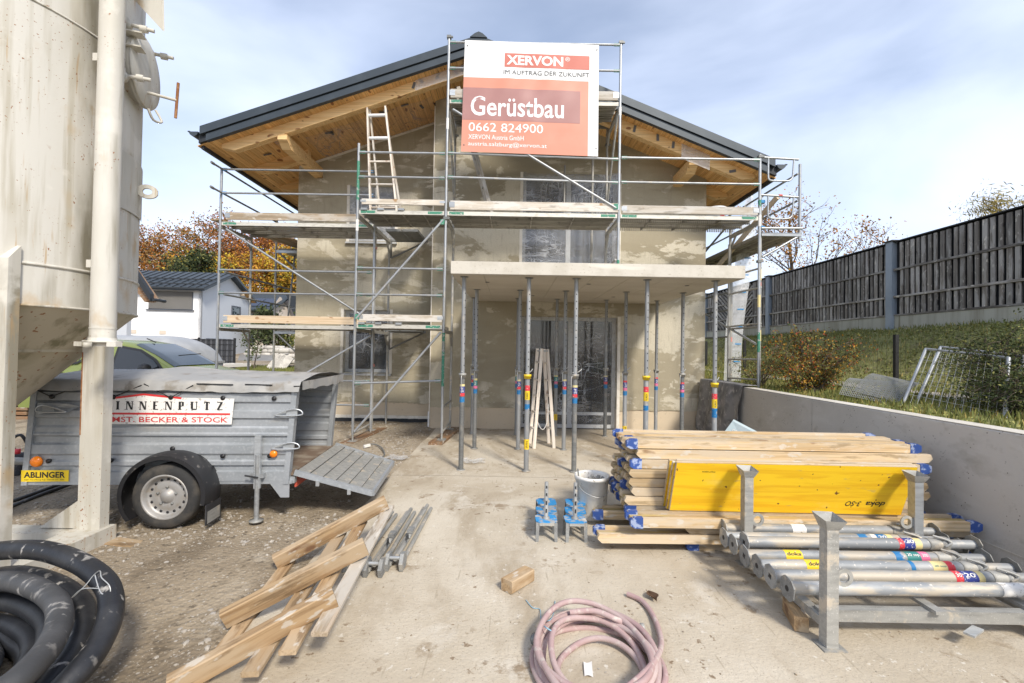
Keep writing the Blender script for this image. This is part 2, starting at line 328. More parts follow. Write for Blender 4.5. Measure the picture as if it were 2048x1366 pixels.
mat('silo_cone', (.44,.385,.28), .7, layers=[LY((3,3,1.2),.45,.65,(.34,.30,.20),d=6,w=.6), LY((7,7,2),.55,.68,(.19,.17,.095),d=6,mask=dict(s=1.5,lo=.45,hi=.6)), LY(20,.66,.7,(.25,.12,.05),d=2)])
mat('silo_grime', (.16,.14,.085), .9, layers=[LY((6,6,1.2),.42,.62,(.33,.29,.20),d=6)])
mat('rust', (.24,.10,.04), .9, layers=[LY(20,.5,.65,(.36,.19,.09),d=4)])
mat('rubber', (.022,.022,.024), .7, layers=[LY(7,.5,.72,(.055,.055,.057),d=5), LY((30,30,30),.66,.72,(.34,.32,.29),d=3,mask=dict(s=2.5,lo=.46,hi=.58))], bump=(50,.2))
mat('hose_black', (.013,.014,.017), .5, layers=[LY(5,.48,.70,(.034,.035,.038),d=5), LY((16,16,9),.60,.68,(.36,.34,.31),d=5,mask=dict(s=2.8,lo=.45,hi=.60))], bump=(60,.15))
mat('tyre', (.028,.028,.028), .85, layers=[LY(6,.45,.68,(.075,.066,.055),d=5)], bump=(70,.25))
mat('black_plastic', (.016,.016,.018), .5, layers=[LY(18,.62,.72,(.13,.12,.11),d=5)])
mat('rim_silver', (.36,.35,.335), .5, .4, layers=[LY(14,.52,.68,(.33,.30,.26),d=4)])
mat('trailer_zinc', (.375,.395,.415), .5, .35, layers=[LY((2.5,2.5,2.5),.42,.66,(.30,.32,.335),d=6), LY(34,.52,.68,(.44,.455,.465),d=2,f=.6), LY((1.5,4,8),.60,.75,(.40,.37,.32),d=5,f=.7)], bump=(18,.06), rand=.05)
mat('trailer_floor', (.16,.11,.075), .85, layers=[LY(5,.45,.65,(.27,.225,.17),d=5)])
mat('tarp', (.31,.308,.30), .55, layers=[LY(2.2,.44,.60,(.40,.385,.355),d=7,w=.5), LY(6,.56,.66,(.24,.22,.19),d=6)], bump=(9,.25))
mat('amber', (.85,.22,.01), .25); mat('elastic', (.012,.012,.012), .6)
mat('van_green', (.205,.245,.068), .25, .15, layers=[LY(2,.5,.7,(.225,.265,.075),d=3)], spec=.6)
mat('glass_dark', (.012,.014,.016), .06, spec=.8); mat('glass_sky', (.035,.05,.06), .04, spec=1.0)
mat('hose_pink', (.395,.265,.255), .8, layers=[LY((3,3,3),.42,.68,(.47,.37,.345),d=5), LY(22,.54,.70,(.52,.45,.40),d=4)], rand=.06)
mat('bucket_white', (.80,.78,.73), .55, layers=[LY(7,.5,.70,(.64,.59,.51),d=6), LY(24,.64,.70,(.36,.32,.26),d=3)])
mat('mortar', (.46,.41,.34), .95, layers=[LY(16,.48,.62,(.28,.25,.21),d=5)], bump=(25,.8))
mat('cloth_felt', (.23,.225,.225), .95, layers=[LY(4,.42,.60,(.12,.12,.125),d=6,w=.4), LY(10,.55,.70,(.38,.365,.35),d=5)], bump=(35,.6))
mat('foam_board', (.47,.565,.575), .8, layers=[LY(5,.5,.7,(.54,.61,.61),d=4)])
mat('post_blue', (.27,.315,.37), .6, layers=[LY((3,3,2),.45,.7,(.34,.385,.43),d=5)])
mat('barrier_back', (.012,.013,.016), .9)
mat('barrier_base', (.46,.45,.38), .9, layers=[LY((6,6,.6),.45,.66,(.35,.33,.265),d=5), LY((12,12,.8),.60,.72,(.26,.24,.18),d=4)])
mat('fence_black', (.012,.012,.013), .6)
mat('grass_soil', (.19,.19,.062), .95, layers=[LY(1.2,.42,.62,(.26,.25,.085),d=6), LY(5,.52,.7,(.18,.15,.075),d=5)], bump=(30,.8))
mat('grass_blade', (.15,.17,.042), .8, rand=.0); mat('ivy_leaf', (.25,.265,.08), .7, spec=.2); mat('ivy_leaf_pale', (.40,.39,.13), .7, spec=.2)
mat('bark', (.13,.10,.075), .9, layers=[LY((9,9,2),.45,.65,(.075,.058,.045),d=5)], bump=(20,.6))
for n_, c_ in dict(leaf_orange=(.42,.165,.030), leaf_amber=(.50,.26,.035), leaf_rust=(.30,.105,.032), leaf_tan=(.33,.205,.080), leaf_yellow=(.52,.37,.035), leaf_olive=(.20,.195,.055),
        leaf_dark=(.042,.058,.024), leaf_evergreen=(.085,.105,.036), leaf_brown=(.24,.11,.05), leaf_red=(.40,.08,.03), leaf_straw=(.40,.31,.10), needle=(.085,.105,.050)).items():
    m_ = mat(n_, c_, .7, spec=.2, layers=[LY(1.3,.4,.65,tuple(x*.68 for x in c_),d=3)])
mat('house_white', (.82,.82,.81), .9, layers=[LY(1.5,.45,.7,(.77,.77,.765),d=4)]); mat('house_grey', (.50,.525,.56), .9); mat('house_beige', (.62,.54,.445), .9, layers=[LY(2,.5,.7,(.57,.49,.40),d=3)])
mat('house_taupe', (.46,.41,.36), .9); mat('door_slate', (.10,.11,.13), .6); mat('blind_slat', (.40,.38,.345), .5, .2); mat('solar', (.02,.03,.06), .15, spec=.8)
mat('screen_dark', (.028,.030,.035), .7, layers=[LY((40,40,40),.5,.6,(.045,.047,.053),d=1)]); mat('screen_pale', (.085,.088,.098), .7)
mat('hood_grey', (.33,.34,.35), .45, layers=[LY(3,.5,.7,(.38,.39,.40),d=3)])
mat('asphalt', (.20,.195,.19), .95, layers=[LY(2,.45,.65,(.24,.232,.22),d=5)], bump=(60,.3)); mat('path_pale', (.42,.38,.33), .95, layers=[LY(6,.45,.65,(.34,.30,.25),d=4)], bump=(30,.4))
mat('stone_pale', (.52,.49,.44), .9, layers=[LY(3,.42,.66,(.37,.345,.31),d=6), LY(9,.56,.68,(.62,.60,.55),d=4)], bump=(12,.7), rand=.14)
mat('banner_white', (.76,.76,.755), .5, layers=[LY(2,.5,.7,(.70,.70,.69),d=4)]); mat('banner_coral', (.62,.25,.17), .5, layers=[LY((1.5,2,2),.45,.7,(.64,.28,.20),d=4)])
mat('banner_red', (.50,.14,.10), .5); mat('banner_mauve', (.35,.17,.155), .5, layers=[LY((1.5,2,2),.45,.7,(.375,.19,.175),d=4)]); mat('print_white', (.86,.86,.85), .5); mat('print_grey', (.05,.055,.06), .5)
mat('sticker_red', (.62,.035,.035), .4); mat('sticker_yellow', (.85,.60,.02), .4); mat('print_sky', (.02,.36,.62), .4)
mat('paper', (.72,.70,.66), .8); mat('dead_leaf', (.10,.055,.028), .8); mat('string_blue', (.25,.42,.52), .7); mat('wire_steel', (.55,.55,.53), .4, .6); mat('barrier_red', (.52,.09,.055), .6)
mat('rubbish_teal', (.02,.15,.13), .5); mat('mesh_wire', (.33,.335,.32), .5, .5)
mat('geotextile_edge', (.03,.032,.035), .9)
def film(name, tint, cover, gloss=.12, k=2.0, crease=.55):
    """thin polythene: mostly see-through, with milky creases"""
    m = bpy.data.materials.new(name); m.use_nodes = True; t = m.node_tree; t.nodes.clear(); nd = t.nodes; lk = t.links.new
    o = nd.new('ShaderNodeOutputMaterial'); tr = nd.new('ShaderNodeBsdfTransparent'); pr = nd.new('ShaderNodeBsdfPrincipled')
    pr.inputs['Base Color'].default_value = (*tint,1); pr.inputs['Roughness'].default_value = gloss; pr.inputs['Specular IOR Level'].default_value = .9
    tc = nd.new('ShaderNodeTexCoord'); acc = None; hts = []
    for sc3,rot,wd in (((k*.8,k,k*3.2),.55,.030),((k*3.0,k,k*.9),-.35,.022),((k*1.6,k,k*6.0),.1,.02)):
        mp = nd.new('ShaderNodeMapping'); mp.inputs['Scale'].default_value = sc3; mp.inputs['Rotation'].default_value = (0,rot,0); lk(tc.outputs['Object'], mp.inputs[0])
        nz = nd.new('ShaderNodeTexNoise'); nz.inputs['Scale'].default_value = 1; nz.inputs['Detail'].default_value = 1.5; nz.inputs['Distortion'].default_value = .5; lk(mp.outputs[0], nz.inputs['Vector'])
        sb = nd.new('ShaderNodeMath'); sb.operation = 'SUBTRACT'; lk(nz.outputs['Fac'], sb.inputs[0]); sb.inputs[1].default_value = .5
        ab = nd.new('ShaderNodeMath'); ab.operation = 'ABSOLUTE'; lk(sb.outputs[0], ab.inputs[0])
        mr = nd.new('ShaderNodeMapRange'); mr.inputs['From Min'].default_value = wd; mr.inputs['From Max'].default_value = 0; lk(ab.outputs[0], mr.inputs['Value'])
        hts.append(nz)
        if acc is None: acc = mr.outputs[0]
        else:
            mxx = nd.new('ShaderNodeMath'); mxx.operation = 'MAXIMUM'; lk(acc, mxx.inputs[0]); lk(mr.outputs[0], mxx.inputs[1]); acc = mxx.outputs[0]
    m2 = nd.new('ShaderNodeMapping'); m2.inputs['Scale'].default_value = (k*.7,)*3; lk(tc.outputs['Object'], m2.inputs[0])
    n2 = nd.new('ShaderNodeTexNoise'); n2.inputs['Scale'].default_value = 1; n2.inputs['Detail'].default_value = 4; lk(m2.outputs[0], n2.inputs['Vector'])
    r2 = nd.new('ShaderNodeMapRange'); r2.inputs['From Min'].default_value = .40; r2.inputs['From Max'].default_value = .68; lk(n2.outputs['Fac'], r2.inputs['Value'])
    mu = nd.new('ShaderNodeMath'); mu.operation = 'MULTIPLY'; lk(acc, mu.inputs[0]); lk(r2.outputs[0], mu.inputs[1])
    ma = nd.new('ShaderNodeMath'); ma.operation = 'MULTIPLY_ADD'; ma.use_clamp = True; lk(mu.outputs[0], ma.inputs[0]); ma.inputs[1].default_value = crease; ma.inputs[2].default_value = cover
    bp = nd.new('ShaderNodeBump'); bp.inputs['Strength'].default_value = .6; bp.inputs['Distance'].default_value = .04; lk(hts[0].outputs['Fac'], bp.inputs['Height'])
    mi = nd.new('ShaderNodeMixShader'); lk(bp.outputs[0], pr.inputs['Normal']); lk(ma.outputs[0], mi.inputs[0]); lk(tr.outputs[0], mi.inputs[1]); lk(pr.outputs[0], mi.inputs[2]); lk(mi.outputs[0], o.inputs[0])
    M_[name] = m; return m
film('film_sky_sheen', (.66,.68,.72), .26, .18, 1.6)  # upper door film: sky reflection put into its colour as a paler, denser tint
film('film_clear', (.62,.64,.66), .09, .14, 1.6); film('film_milky', (.70,.71,.72), .36, .25, 2.0, .25); film('film_soffit', (.62,.48,.40), .16, .2, 2.0)
def perforated(name):
    """steel deck sheet with rows of punched holes"""
    m = M_['deck_under'].copy(); m.name = name; t = m.node_tree; nd = t.nodes; lk = t.links.new; bs = nd['Principled BSDF']
    tc = nd.new('ShaderNodeTexCoord'); mp = nd.new('ShaderNodeMapping'); mp.inputs['Scale'].default_value = (28,28,1)
    vo = nd.new('ShaderNodeTexVoronoi'); vo.inputs['Scale'].default_value = 1; vo.inputs['Randomness'].default_value = 0; vo.voronoi_dimensions = '2D'
    gt = nd.new('ShaderNodeMath'); gt.operation = 'GREATER_THAN'; gt.inputs[1].default_value = .34
    lk(tc.outputs['Object'], mp.inputs[0]); lk(mp.outputs[0], vo.inputs['Vector']); lk(vo.outputs['Distance'], gt.inputs[0]); lk(gt.outputs[0], bs.inputs['Alpha'])
    M_[name] = m
perforated('deck_holes')
# ================================================================ ground and terrain
def hsh(x, y): return (math.sin(x*12.9898+y*78.233)*43758.5453) % 1.0
def vn(x, y):
    xi, yi = math.floor(x), math.floor(y); fx, fy = x-xi, y-yi; fx = fx*fx*(3-2*fx); fy = fy*fy*(3-2*fy)
    a, b, c, d = hsh(xi,yi), hsh(xi+1,yi), hsh(xi,yi+1), hsh(xi+1,yi+1)
    return a+(b-a)*fx+(c-a)*fy+(a-b-c+d)*fx*fy
def fbm(x, y, o=3): return sum(vn(x*2**k+k*17, y*2**k+k*5)*.5**(k+1) for k in range(o))
def ground_z(x, y):
    z = -.012
    if y > 28: z += min((y-28)*.075, 1.0)
    if -9 < x < -1.4 and 1 < y < 12: z += (fbm(x*1.7,y*1.7,4)-.45)*.055*min(1,(-1.4-x)*2)
    return z
def axis(a): return sorted(set(a))
xs = axis([-500,-200,-100,-60,-40,-25,-18,-14,-11]+[-9+.12*i for i in range(64)]+[-1.3,0,2,4,8,14,22,40,80,200,500])
ys = axis([-300,-80,-30,-10,-3,0,.6]+[1+.12*i for i in range(92)]+[13,15,18,22,26,28,30,32,35,38,42,50,65,100,200,500,900])
g = MB(); nx = len(xs)
g.add([(x,y,ground_z(x,y)) for y in ys for x in xs], [(j*nx+i,j*nx+i+1,(j+1)*nx+i+1,(j+1)*nx+i) for j in range(len(ys)-1) for i in range(nx-1)], True)
tag(g.build('ground','gravel_soil',loc=(0,0,0)), kind='structure')
# concrete apron in front of the house: two pours with a joint
ap = MB()
def apron(x0,x1,y0,y1):
    n, m_ = max(2,int((x1-x0)*3)), max(2,int((y1-y0)*3))
    def f(u,v):
        x, y = x0+(x1-x0)*u, y0+(y1-y0)*v
        if u == 0: x += (fbm(1.0,y*2.5)-.45)*.07
        return (x, y, (fbm(x*1.1+9,y*1.1)-.45)*.016)
    ap.grid(f, n, m_)
    def sk(u,v):
        p = f(0,u); return (p[0]-.0, p[1], p[2]-v*.25)
    ap.grid(sk, m_, 1, False)
apron(-1.55, 3.95, -4.0, 6.02); apron(-1.56, 3.95, 6.028, 9.7)
tag(ap.build('concrete_apron','dusty_concrete',loc=(0,0,0)), kind='structure')
def bank_z(x, y):
    if x < 6.3: z = 1.0+(x-4)*.045
    elif x < 9.0: t = (x-6.3)/2.7; z = 1.10+1.2*(t*t*(3-2*t))
    else: z = 2.30
    return z+(fbm(x*1.2,y*1.2)-.45)*.10*min(1,max(0,(x-4.4)))
bx = axis([4.06+.2*i for i in range(32)]+[10.6,12,16,30,90]); by = axis([-6,-3,0]+[1+.3*i for i in range(70)]+[24,28,34,45,70,120])
b = MB(); nx = len(bx)
b.add([(x,y,bank_z(x,y)) for y in by for x in bx], [(j*nx+i,j*nx+i+1,(j+1)*nx+i+1,(j+1)*nx+i) for j in range(len(by)-1) for i in range(nx-1)], True)
b.add([(4.06,y,z) for z in (-.1,None) for y in ()] , [])
b.quad((4.06,-6,-.1),(4.06,120,-.1),(4.06,120,1.0),(4.06,-6,1.0)); b.quad((4.06,-6,-.1),(90,-6,-.1),(90,-6,2.3),(4.06,-6,1.0))
tag(b.build('grass_bank','grass_soil',loc=(0,0,0)), kind='structure')

# ================================================================ the house under construction
WY, WL, WR, WS = 9.6, -4.96, 4.07, -1.71     # front wall plane, corners, step
LY_ = 10.4; BACK = 19.0; VERGE = 8.5
XR, ZR, SL, SR = -.72, 7.52, .349, .402      # ridge and the two pitches
EL, ER = -5.97, 4.93
def roof_z(x): return ZR-SL*(XR-x) if x < XR else ZR-SR*(x-XR)
house = thing('house', 'two storey house in brown undercoat plaster with dark gable roof behind the scaffold', 'house', (0,WY,0))
def wall_cells(m, x0, x1, z0, y, th, holes):
    """front wall with openings, top following the roof"""
    br = axis([x0,x1]+([XR] if x0 < XR < x1 else [])+[h[0] for h in holes]+[h[1] for h in holes])
    for a, c in zip(br, br[1:]):
        hs = sorted([(h[2],h[3]) for h in holes if h[0] <= a+1e-6 and h[1] >= c-1e-6]); z = z0
        for lo, hi in hs:
            if lo > z+1e-6: m.box(a,c,y,y+th,z,lo)
            z = hi
        ta, tc_ = roof_z(a)-.20, roof_z(c)-.20
        m.add([(a,y,z),(c,y,z),(c,y+th,z),(a,y+th,z),(a,y,ta),(c,y,tc_),(c,y+th,tc_),(a,y+th,ta)], [(0,3,2,1),(4,5,6,7),(0,1,5,4),(1,2,6,5),(2,3,7,6),(3,0,4,7)])
H_door = (.18,2.22,.02,2.38); H_up = (.18,2.20,2.86,5.42)
H_lo = (-3.86,-2.80,1.09,2.52); H_hi = (-3.78,-2.73,4.10,5.36)
m = MB(); wall_cells(m, WS, WR, .44, WY, .30, [H_door,H_up]); m.build('wall','plaster',house)
m = MB(); wall_cells(m, WL, WS-.002, .42, LY_, .30, [H_lo,H_hi]); m.build('wall','plaster',house)
m = MB()                                        # side and back walls
m.prism([(LY_+.3,-.1),(BACK,-.1),(BACK,roof_z(WL)-.2),(LY_+.3,roof_z(WL)-.2)],'x',WL,WL+.3)
m.prism([(WY+.3,-.1),(BACK,-.1),(BACK,roof_z(WR)-.2),(WY+.3,roof_z(WR)-.2)],'x',WR-.3,WR)
m.prism([(WL,-.1),(WR,-.1),(WR,roof_z(WR)-.2),(XR,ZR-.2),(WL,roof_z(WL)-.2)],'y',BACK,BACK+.3)
m.prism([(WY+.3,-.1),(LY_,-.1),(LY_,roof_z(WS)-.2),(WY+.3,roof_z(WS)-.2)],'x',WS,WS+.3); m.build('side_wall','plaster',house)
for a,c in ((-1.705,.18),(2.22,WR-.002)): MB().box(a,c,WY+.014,WY+.3,-.05,.46).build('plinth','plinth_render',house)
m = MB(); m.box(WL+.01,WS,LY_+.014,LY_+.3,-.08,.45); m.build('plinth','plinth_render',house)
def ragged(x0,x1,y,z,amp,seed):
    r = random.Random(seed); m = MB(); n = int((x1-x0)/.035); a=[]; 
    for i in range(n+1):
        x = x0+(x1-x0)*i/n; a.append((x, z-(fbm(x*3+seed,2.2,4)-.3)*amp+r.uniform(-.008,.008)))
    for p,q in zip(a,a[1:]): m.prism([(p[0],p[1]),(q[0],q[1]),(q[0],z+.06),(p[0],z+.06)],'y',y-.004,y+.016)
    return m
ragged(-1.70,.18,WY,.455,.09,3).build('plaster_edge','plaster',house); ragged(2.24,WR,WY,.455,.09,9).build('plaster_edge','plaster',house); ragged(WL+.02,WS,LY_,.43,.10,5).build('plaster_edge','plaster',house)
beam('corner_bead',(WS-.006,WY-.006,.02),(WS-.006,WY-.006,roof_z(WS)-.36),.02,.02,'edge_bead',house)
m = MB(); m.box(WL+.02,WS-.03,LY_-.012,LY_+.012,.045,.125); m.build('insulation_edge','edge_bead',house)
m = MB(); m.grid(lambda u,v: (WL-.05+(WS-WL)*u, LY_-.02-.03*fbm(u*22,1), -.06+.11*v+.02*fbm(u*30,4)), 60, 1); m.build('dimple_sheet','geotextile_edge',house)
m = MB(); m.box(WS-.035,WS-.009,WY-.012,WY-.004,.02,.34); m.build('base_bead','pvc_white',house)
# openings
def window(h, Y, cols, film_kind, sill=True, rail=None, seed=1):
    x0,x1,z0,z1 = h; d = Y+.15; f = MB(); t = .075
    f.box(x0,x0+t,d,d+.06,z0,z1); f.box(x1-t,x1,d,d+.06,z0,z1); f.box(x0+t,x1-t,d,d+.06,z0,z0+t); f.box(x0+t,x1-t,d,d+.06,z1-t,z1)
    for c in cols: f.box(c-.05,c+.05,d-.004,d+.056,z0+t,z1-t)
    win = f.build('window','frame_grey',house)
    e = axis([x0+t,x1-t]+list(cols))
    for a,c in zip(e,e[1:]):
        a2 = a+(.05 if a in cols else 0); c2 = c-(.05 if c in cols else 0)
        MB().box(a2,c2,d+.03,d+.04,z0+t,z1-t).build('pane','glass_dark',win)
    for (a,c) in (((x0-.03,Y-.008,z0-.02),(x0-.03,Y-.008,z1+.02)),((x1+.03,Y-.008,z0-.02),(x1+.03,Y-.008,z1+.02)),):
        MB().box(a[0]-.028,a[0]+.034,Y-.012,Y+.03,a[2],c[2]).build('edge_profile','edge_bead',win)
    if sill: MB().add([(x0-.06,Y-.07,z0-.03),(x1+.06,Y-.07,z0-.03),(x1+.06,Y+.14,z0+.005),(x0-.06,Y+.14,z0+.005),(x0-.06,Y-.07,z0-.065),(x1+.06,Y-.07,z0-.065),(x1+.06,Y+.14,z0-.045),(x0-.06,Y+.14,z0-.045)],[(0,1,2,3),(7,6,5,4),(0,4,5,1),(1,5,6,2),(2,6,7,3),(3,7,4,0)]).build('sill','frame_grey',win)
    if rail: MB().box(x0+t,x1-t,d-.012,d-.002,rail,rail+.06).build('rail','frame_grey',win)
    r = random.Random(seed); ph = [r.uniform(0,9) for _ in range(6)]
    def fl(u,v):
        x = x0-.02+(x1-x0+.04)*u; z = z0+(z1-z0+.02)*v
        s = math.sin((u*9+v*6)*2+ph[0])*.010+math.sin((u*4-v*13)*2+ph[1])*.010+(fbm(u*7+ph[2],v*7+ph[3],4)-.45)*.10
        k = min(1,min(u,1-u)*7)*min(1,min(v,1-v)*7+.15)
        return (x, Y-.012+(.10+s)*k+.004, z)
    MB().grid(fl, 46, 46).build('protective_film',film_kind,win)
    return win
window(H_door, WY, (1.25,), 'film_clear', False, .30, 3); window(H_up, WY, (1.17,), 'film_sky_sheen', False, None, 8)
window(H_lo, LY_, (), 'film_clear', True, None, 5); window(H_hi, LY_, (), 'film_milky', True, None, 6)
# canopy slab
can = MB().box(-.838,3.12,6.10,WY+.02,2.688,2.856).build('canopy','concrete_edge',house)
px_ = [-.838+.005]+[-.40+.5*i for i in range(8)]+[3.115]; py_ = [6.105,6.16,8.1,9.58]
pm = []
for a,c in zip(px_,px_[1:]):
    for e,f in zip(py_,py_[1:]): MB().box(a+.003,c-.003,e+.003,f-.003,2.6815,2.6885).build('soffit_panel','concrete_form',can)
for (qx,qy) in ((356,138),(985,150),(1595,160),(638,222),(1138,230)):
    p = W(860+qx/3.103, 520+qy/3.103, 6.6); p = G(860+qx/3.103,520+qy/3.103,2.68)
    MB().tube((p.x,p.y,2.6793),(p.x,p.y,2.684),.035,14).build('conduit_hole','ink',can)
MB().obox((-.55,6.5,2.88),.13,.2,.05).build('mortar_lump','mortar',can)
# roof
roof = MB()
for (a,c) in ((EL,XR),(XR,ER)):
    roof.add([(a,VERGE+.02,roof_z(a)-.02),(c,VERGE+.02,roof_z(c)-.02),(c,BACK+.8,roof_z(c)-.02),(a,BACK+.8,roof_z(a)-.02),(a,VERGE+.02,roof_z(a)-.22),(c,VERGE+.02,roof_z(c)-.22),(c,BACK+.8,roof_z(c)-.22),(a,BACK+.8,roof_z(a)-.22)],[(0,1,2,3),(7,6,5,4),(0,4,5,1),(1,5,6,2),(2,6,7,3),(3,7,4,0)])
roof = roof.build('roof','roof_dark',house)
def slope_box(x0,x1,y0,y1,t0,t1): # offsets below the roof plane
    return MB().add([(x0,y0,roof_z(x0)-t1),(x1,y0,roof_z(x1)-t1),(x1,y1,roof_z(x1)-t1),(x0,y1,roof_z(x0)-t1),(x0,y0,roof_z(x0)-t0),(x1,y0,roof_z(x1)-t0),(x1,y1,roof_z(x1)-t0),(x0,y1,roof_z(x0)-t0)],[(0,3,2,1),(4,5,6,7),(0,1,5,4),(1,2,6,5),(2,3,7,6),(3,0,4,7)])
for a,c in ((EL+.06,XR),(XR,ER-.06)):
    slope_box(a,c,VERGE-.05,VERGE+.35,-.05,.10).build('verge_trim','roof_metal',roof)
    slope_box(a+(.10 if a<XR-1 else 0),c-(.10 if c>XR+1 else 0),VERGE-.02,VERGE+.06,.115,.245).build('verge_trim','roof_metal',roof)
MB().prism([(XR-.16,roof_z(XR-.16)+.055),(XR-.07,ZR+.07),(XR,ZR+.10),(XR+.07,ZR+.07),(XR+.16,roof_z(XR+.16)+.055)],'y',VERGE-.07,BACK+.8).build('ridge_cap','roof_metal',roof)
for sx,e in ((-1,EL),(1,ER)):
    ze = roof_z(e); c = V((e+sx*.06,0,ze-.03)); pr = [(c.x+.085*math.cos(t), c.z+.085*math.sin(t)) for t in [math.pi+math.pi*i/10 for i in range(11)]]
    gut = MB()
    for p,q in zip(pr,pr[1:]): gut.quad((p[0],VERGE-.04,p[1]),(q[0],VERGE-.04,q[1]),(q[0],BACK+.8,q[1]),(p[0],BACK+.8,p[1]),True)
    gut.add([(p[0],VERGE-.04,p[1]) for p in pr],[tuple(range(11))]); gut.box(c.x+sx*.07,c.x+sx*.11,VERGE-.04,BACK+.8,c.z-.005,c.z+.012)
    gut.build('gutter','roof_metal',roof)
    MB().box(min(e,e-sx*.05)-.0,max(e,e-sx*.05),VERGE+.1,BACK+.8,ze-.30,ze-.05).build('fascia','roof_dark',roof)
# soffit boards, one by one
for side in (-1,1):
    s = SL if side < 0 else SR; ang = math.atan(s)*(1 if side < 0 else -1)
    x = XR+side*.06; lim = (EL if side<0 else ER)-side*.06
    wd = .122
    meshes = {}
    while (x-lim)*side < 0:
        xc = x+side*wd/2; outside = xc < WL+.05 or xc > WR-.05
        y1 = BACK+.6 if outside else (LY_+.05 if xc < WS else WY+.05); ln = y1-(VERGE+.07)
        if ln not in meshes: meshes[ln] = MB().bar((-ln/2,0,0),(ln/2,0,0),.118/math.cos(ang),.018,bev=.003).mesh('soffit_board','wood_spruce')
        piece('soffit_board', meshes[ln], roof, Matrix.Translation((xc, VERGE+.07+ln/2, roof_z(xc)-.236)) @ Matrix.Rotation(-ang,4,'Y') @ Matrix.Rotation(R_(90),4,'Z'))
        x += side*wd
def rafter(x0,x1,y,parent):
    s = 1 if x1 > x0 else -1     # from the eave end inwards
    def z(x): return roof_z(x)-.247
    m = MB().prism([(x0,z(x0)),(x0,z(x0)-.07),(x0+s*.10,z(x0+s*.1)-.115),(x0+s*.24,z(x0+s*.24)-.20),(x1,z(x1)-.20),(x1,z(x1))],'y',y-.07,y+.07)
    me = m.mesh('rafter','wood_rafter'); return m.build('rafter','wood_rafter',parent)
rafter(EL+.30,XR,8.80,roof); rafter(ER-.30,XR+.002,8.80,roof)
for yy in (9.9,11.05,12.2,13.4): rafter(EL+.30,-4.5,yy,roof); rafter(ER-.30,4.0,yy,roof)
for xx,y1 in ((-4.50,LY_+.1),(3.45,WY+.1)):
    zt = roof_z(xx)-.447
    MB().prism([(8.72,zt),(8.72,zt-.10),(8.80,zt-.14),(8.90,zt-.22),(y1,zt-.22),(y1,zt)],'x',xx-.09,xx+.09).build('purlin','wood_rafter',roof)
slope_box(WL+.02,WS,LY_-.03,LY_+.01,.255,.30).build('wall_top_bead','edge_bead',house)
def sheet(x0,x1,y0,y1,t,seed):
    return MB().grid(lambda u,v: (x0+(x1-x0)*u, y0+(y1-y0)*v+.02*math.sin(u*23), roof_z(x0+(x1-x0)*u)-t-.05*max(0,fbm(u*9+seed,v*5,3)-.35)), 30, 8)
sheet(-4.35,-1.75,9.35,10.38,.262,2).build('protective_film','film_soffit',roof); sheet(-4.9,-4.6,9.1,10.3,.262,7).build('protective_film','film_soffit',roof)
MB().grid(lambda u,v:(-1.95+1.1*u, 8.715-.012*abs(math.sin(u*31+v*5)), roof_z(-1.95+1.1*u)-.25-.2*v), 24,4).build('protective_film','film_milky',roof)
MB().grid(lambda u,v:(3.2+.55*u, 8.71-.015*abs(math.sin(u*27+v*6)), roof_z(3.2+.55*u)-.24-.30*v), 20,6).build('protective_film','film_milky',roof)
tp = MB().obox((0,0,0),.05,.006,.13).mesh('tape','tape_grey')
for x,y,t,a in ((-1.98,8.722,.33,.3),(-1.85,8.722,.27,-.6),(-1.52,8.722,.29,.2),(-1.06,8.722,.30,.1),(-.9,8.722,.35,.2),(.9,8.722,.33,0),(1.55,8.722,.32,.1),(2.3,8.722,.33,.2),(2.75,8.722,.31,0),(3.05,8.722,.33,.1),(4.2,8.722,.36,1.4)):
    piece('tape', tp, roof, Matrix.Translation((x,y,roof_z(x)-t)) @ Matrix.Rotation(a,4,'Y'))
th_ = MB().obox((0,0,0),.16,.05,.006).mesh('tape','tape_grey')
for x,y,a in ((-3.9,9.45,.4),(-3.85,9.5,1.7),(-2.75,9.35,.6),(-2.7,9.4,-.9),(-2.0,9.6,1.3),(-5.2,9.5,.2),(-5.05,10.0,.8),(-5.15,11.4,1.1),(-4.75,9.6,-.5),(4.3,10.3,1.2),(-2.3,9.35,.1)):
    s = math.atan(SL)*(1 if x<XR else -1.15)
    piece('tape', th_, roof, Matrix.Translation((x,y,roof_z(x)-.272)) @ Matrix.Rotation(-s,4,'Y') @ Matrix.Rotation(a,4,'Z'))
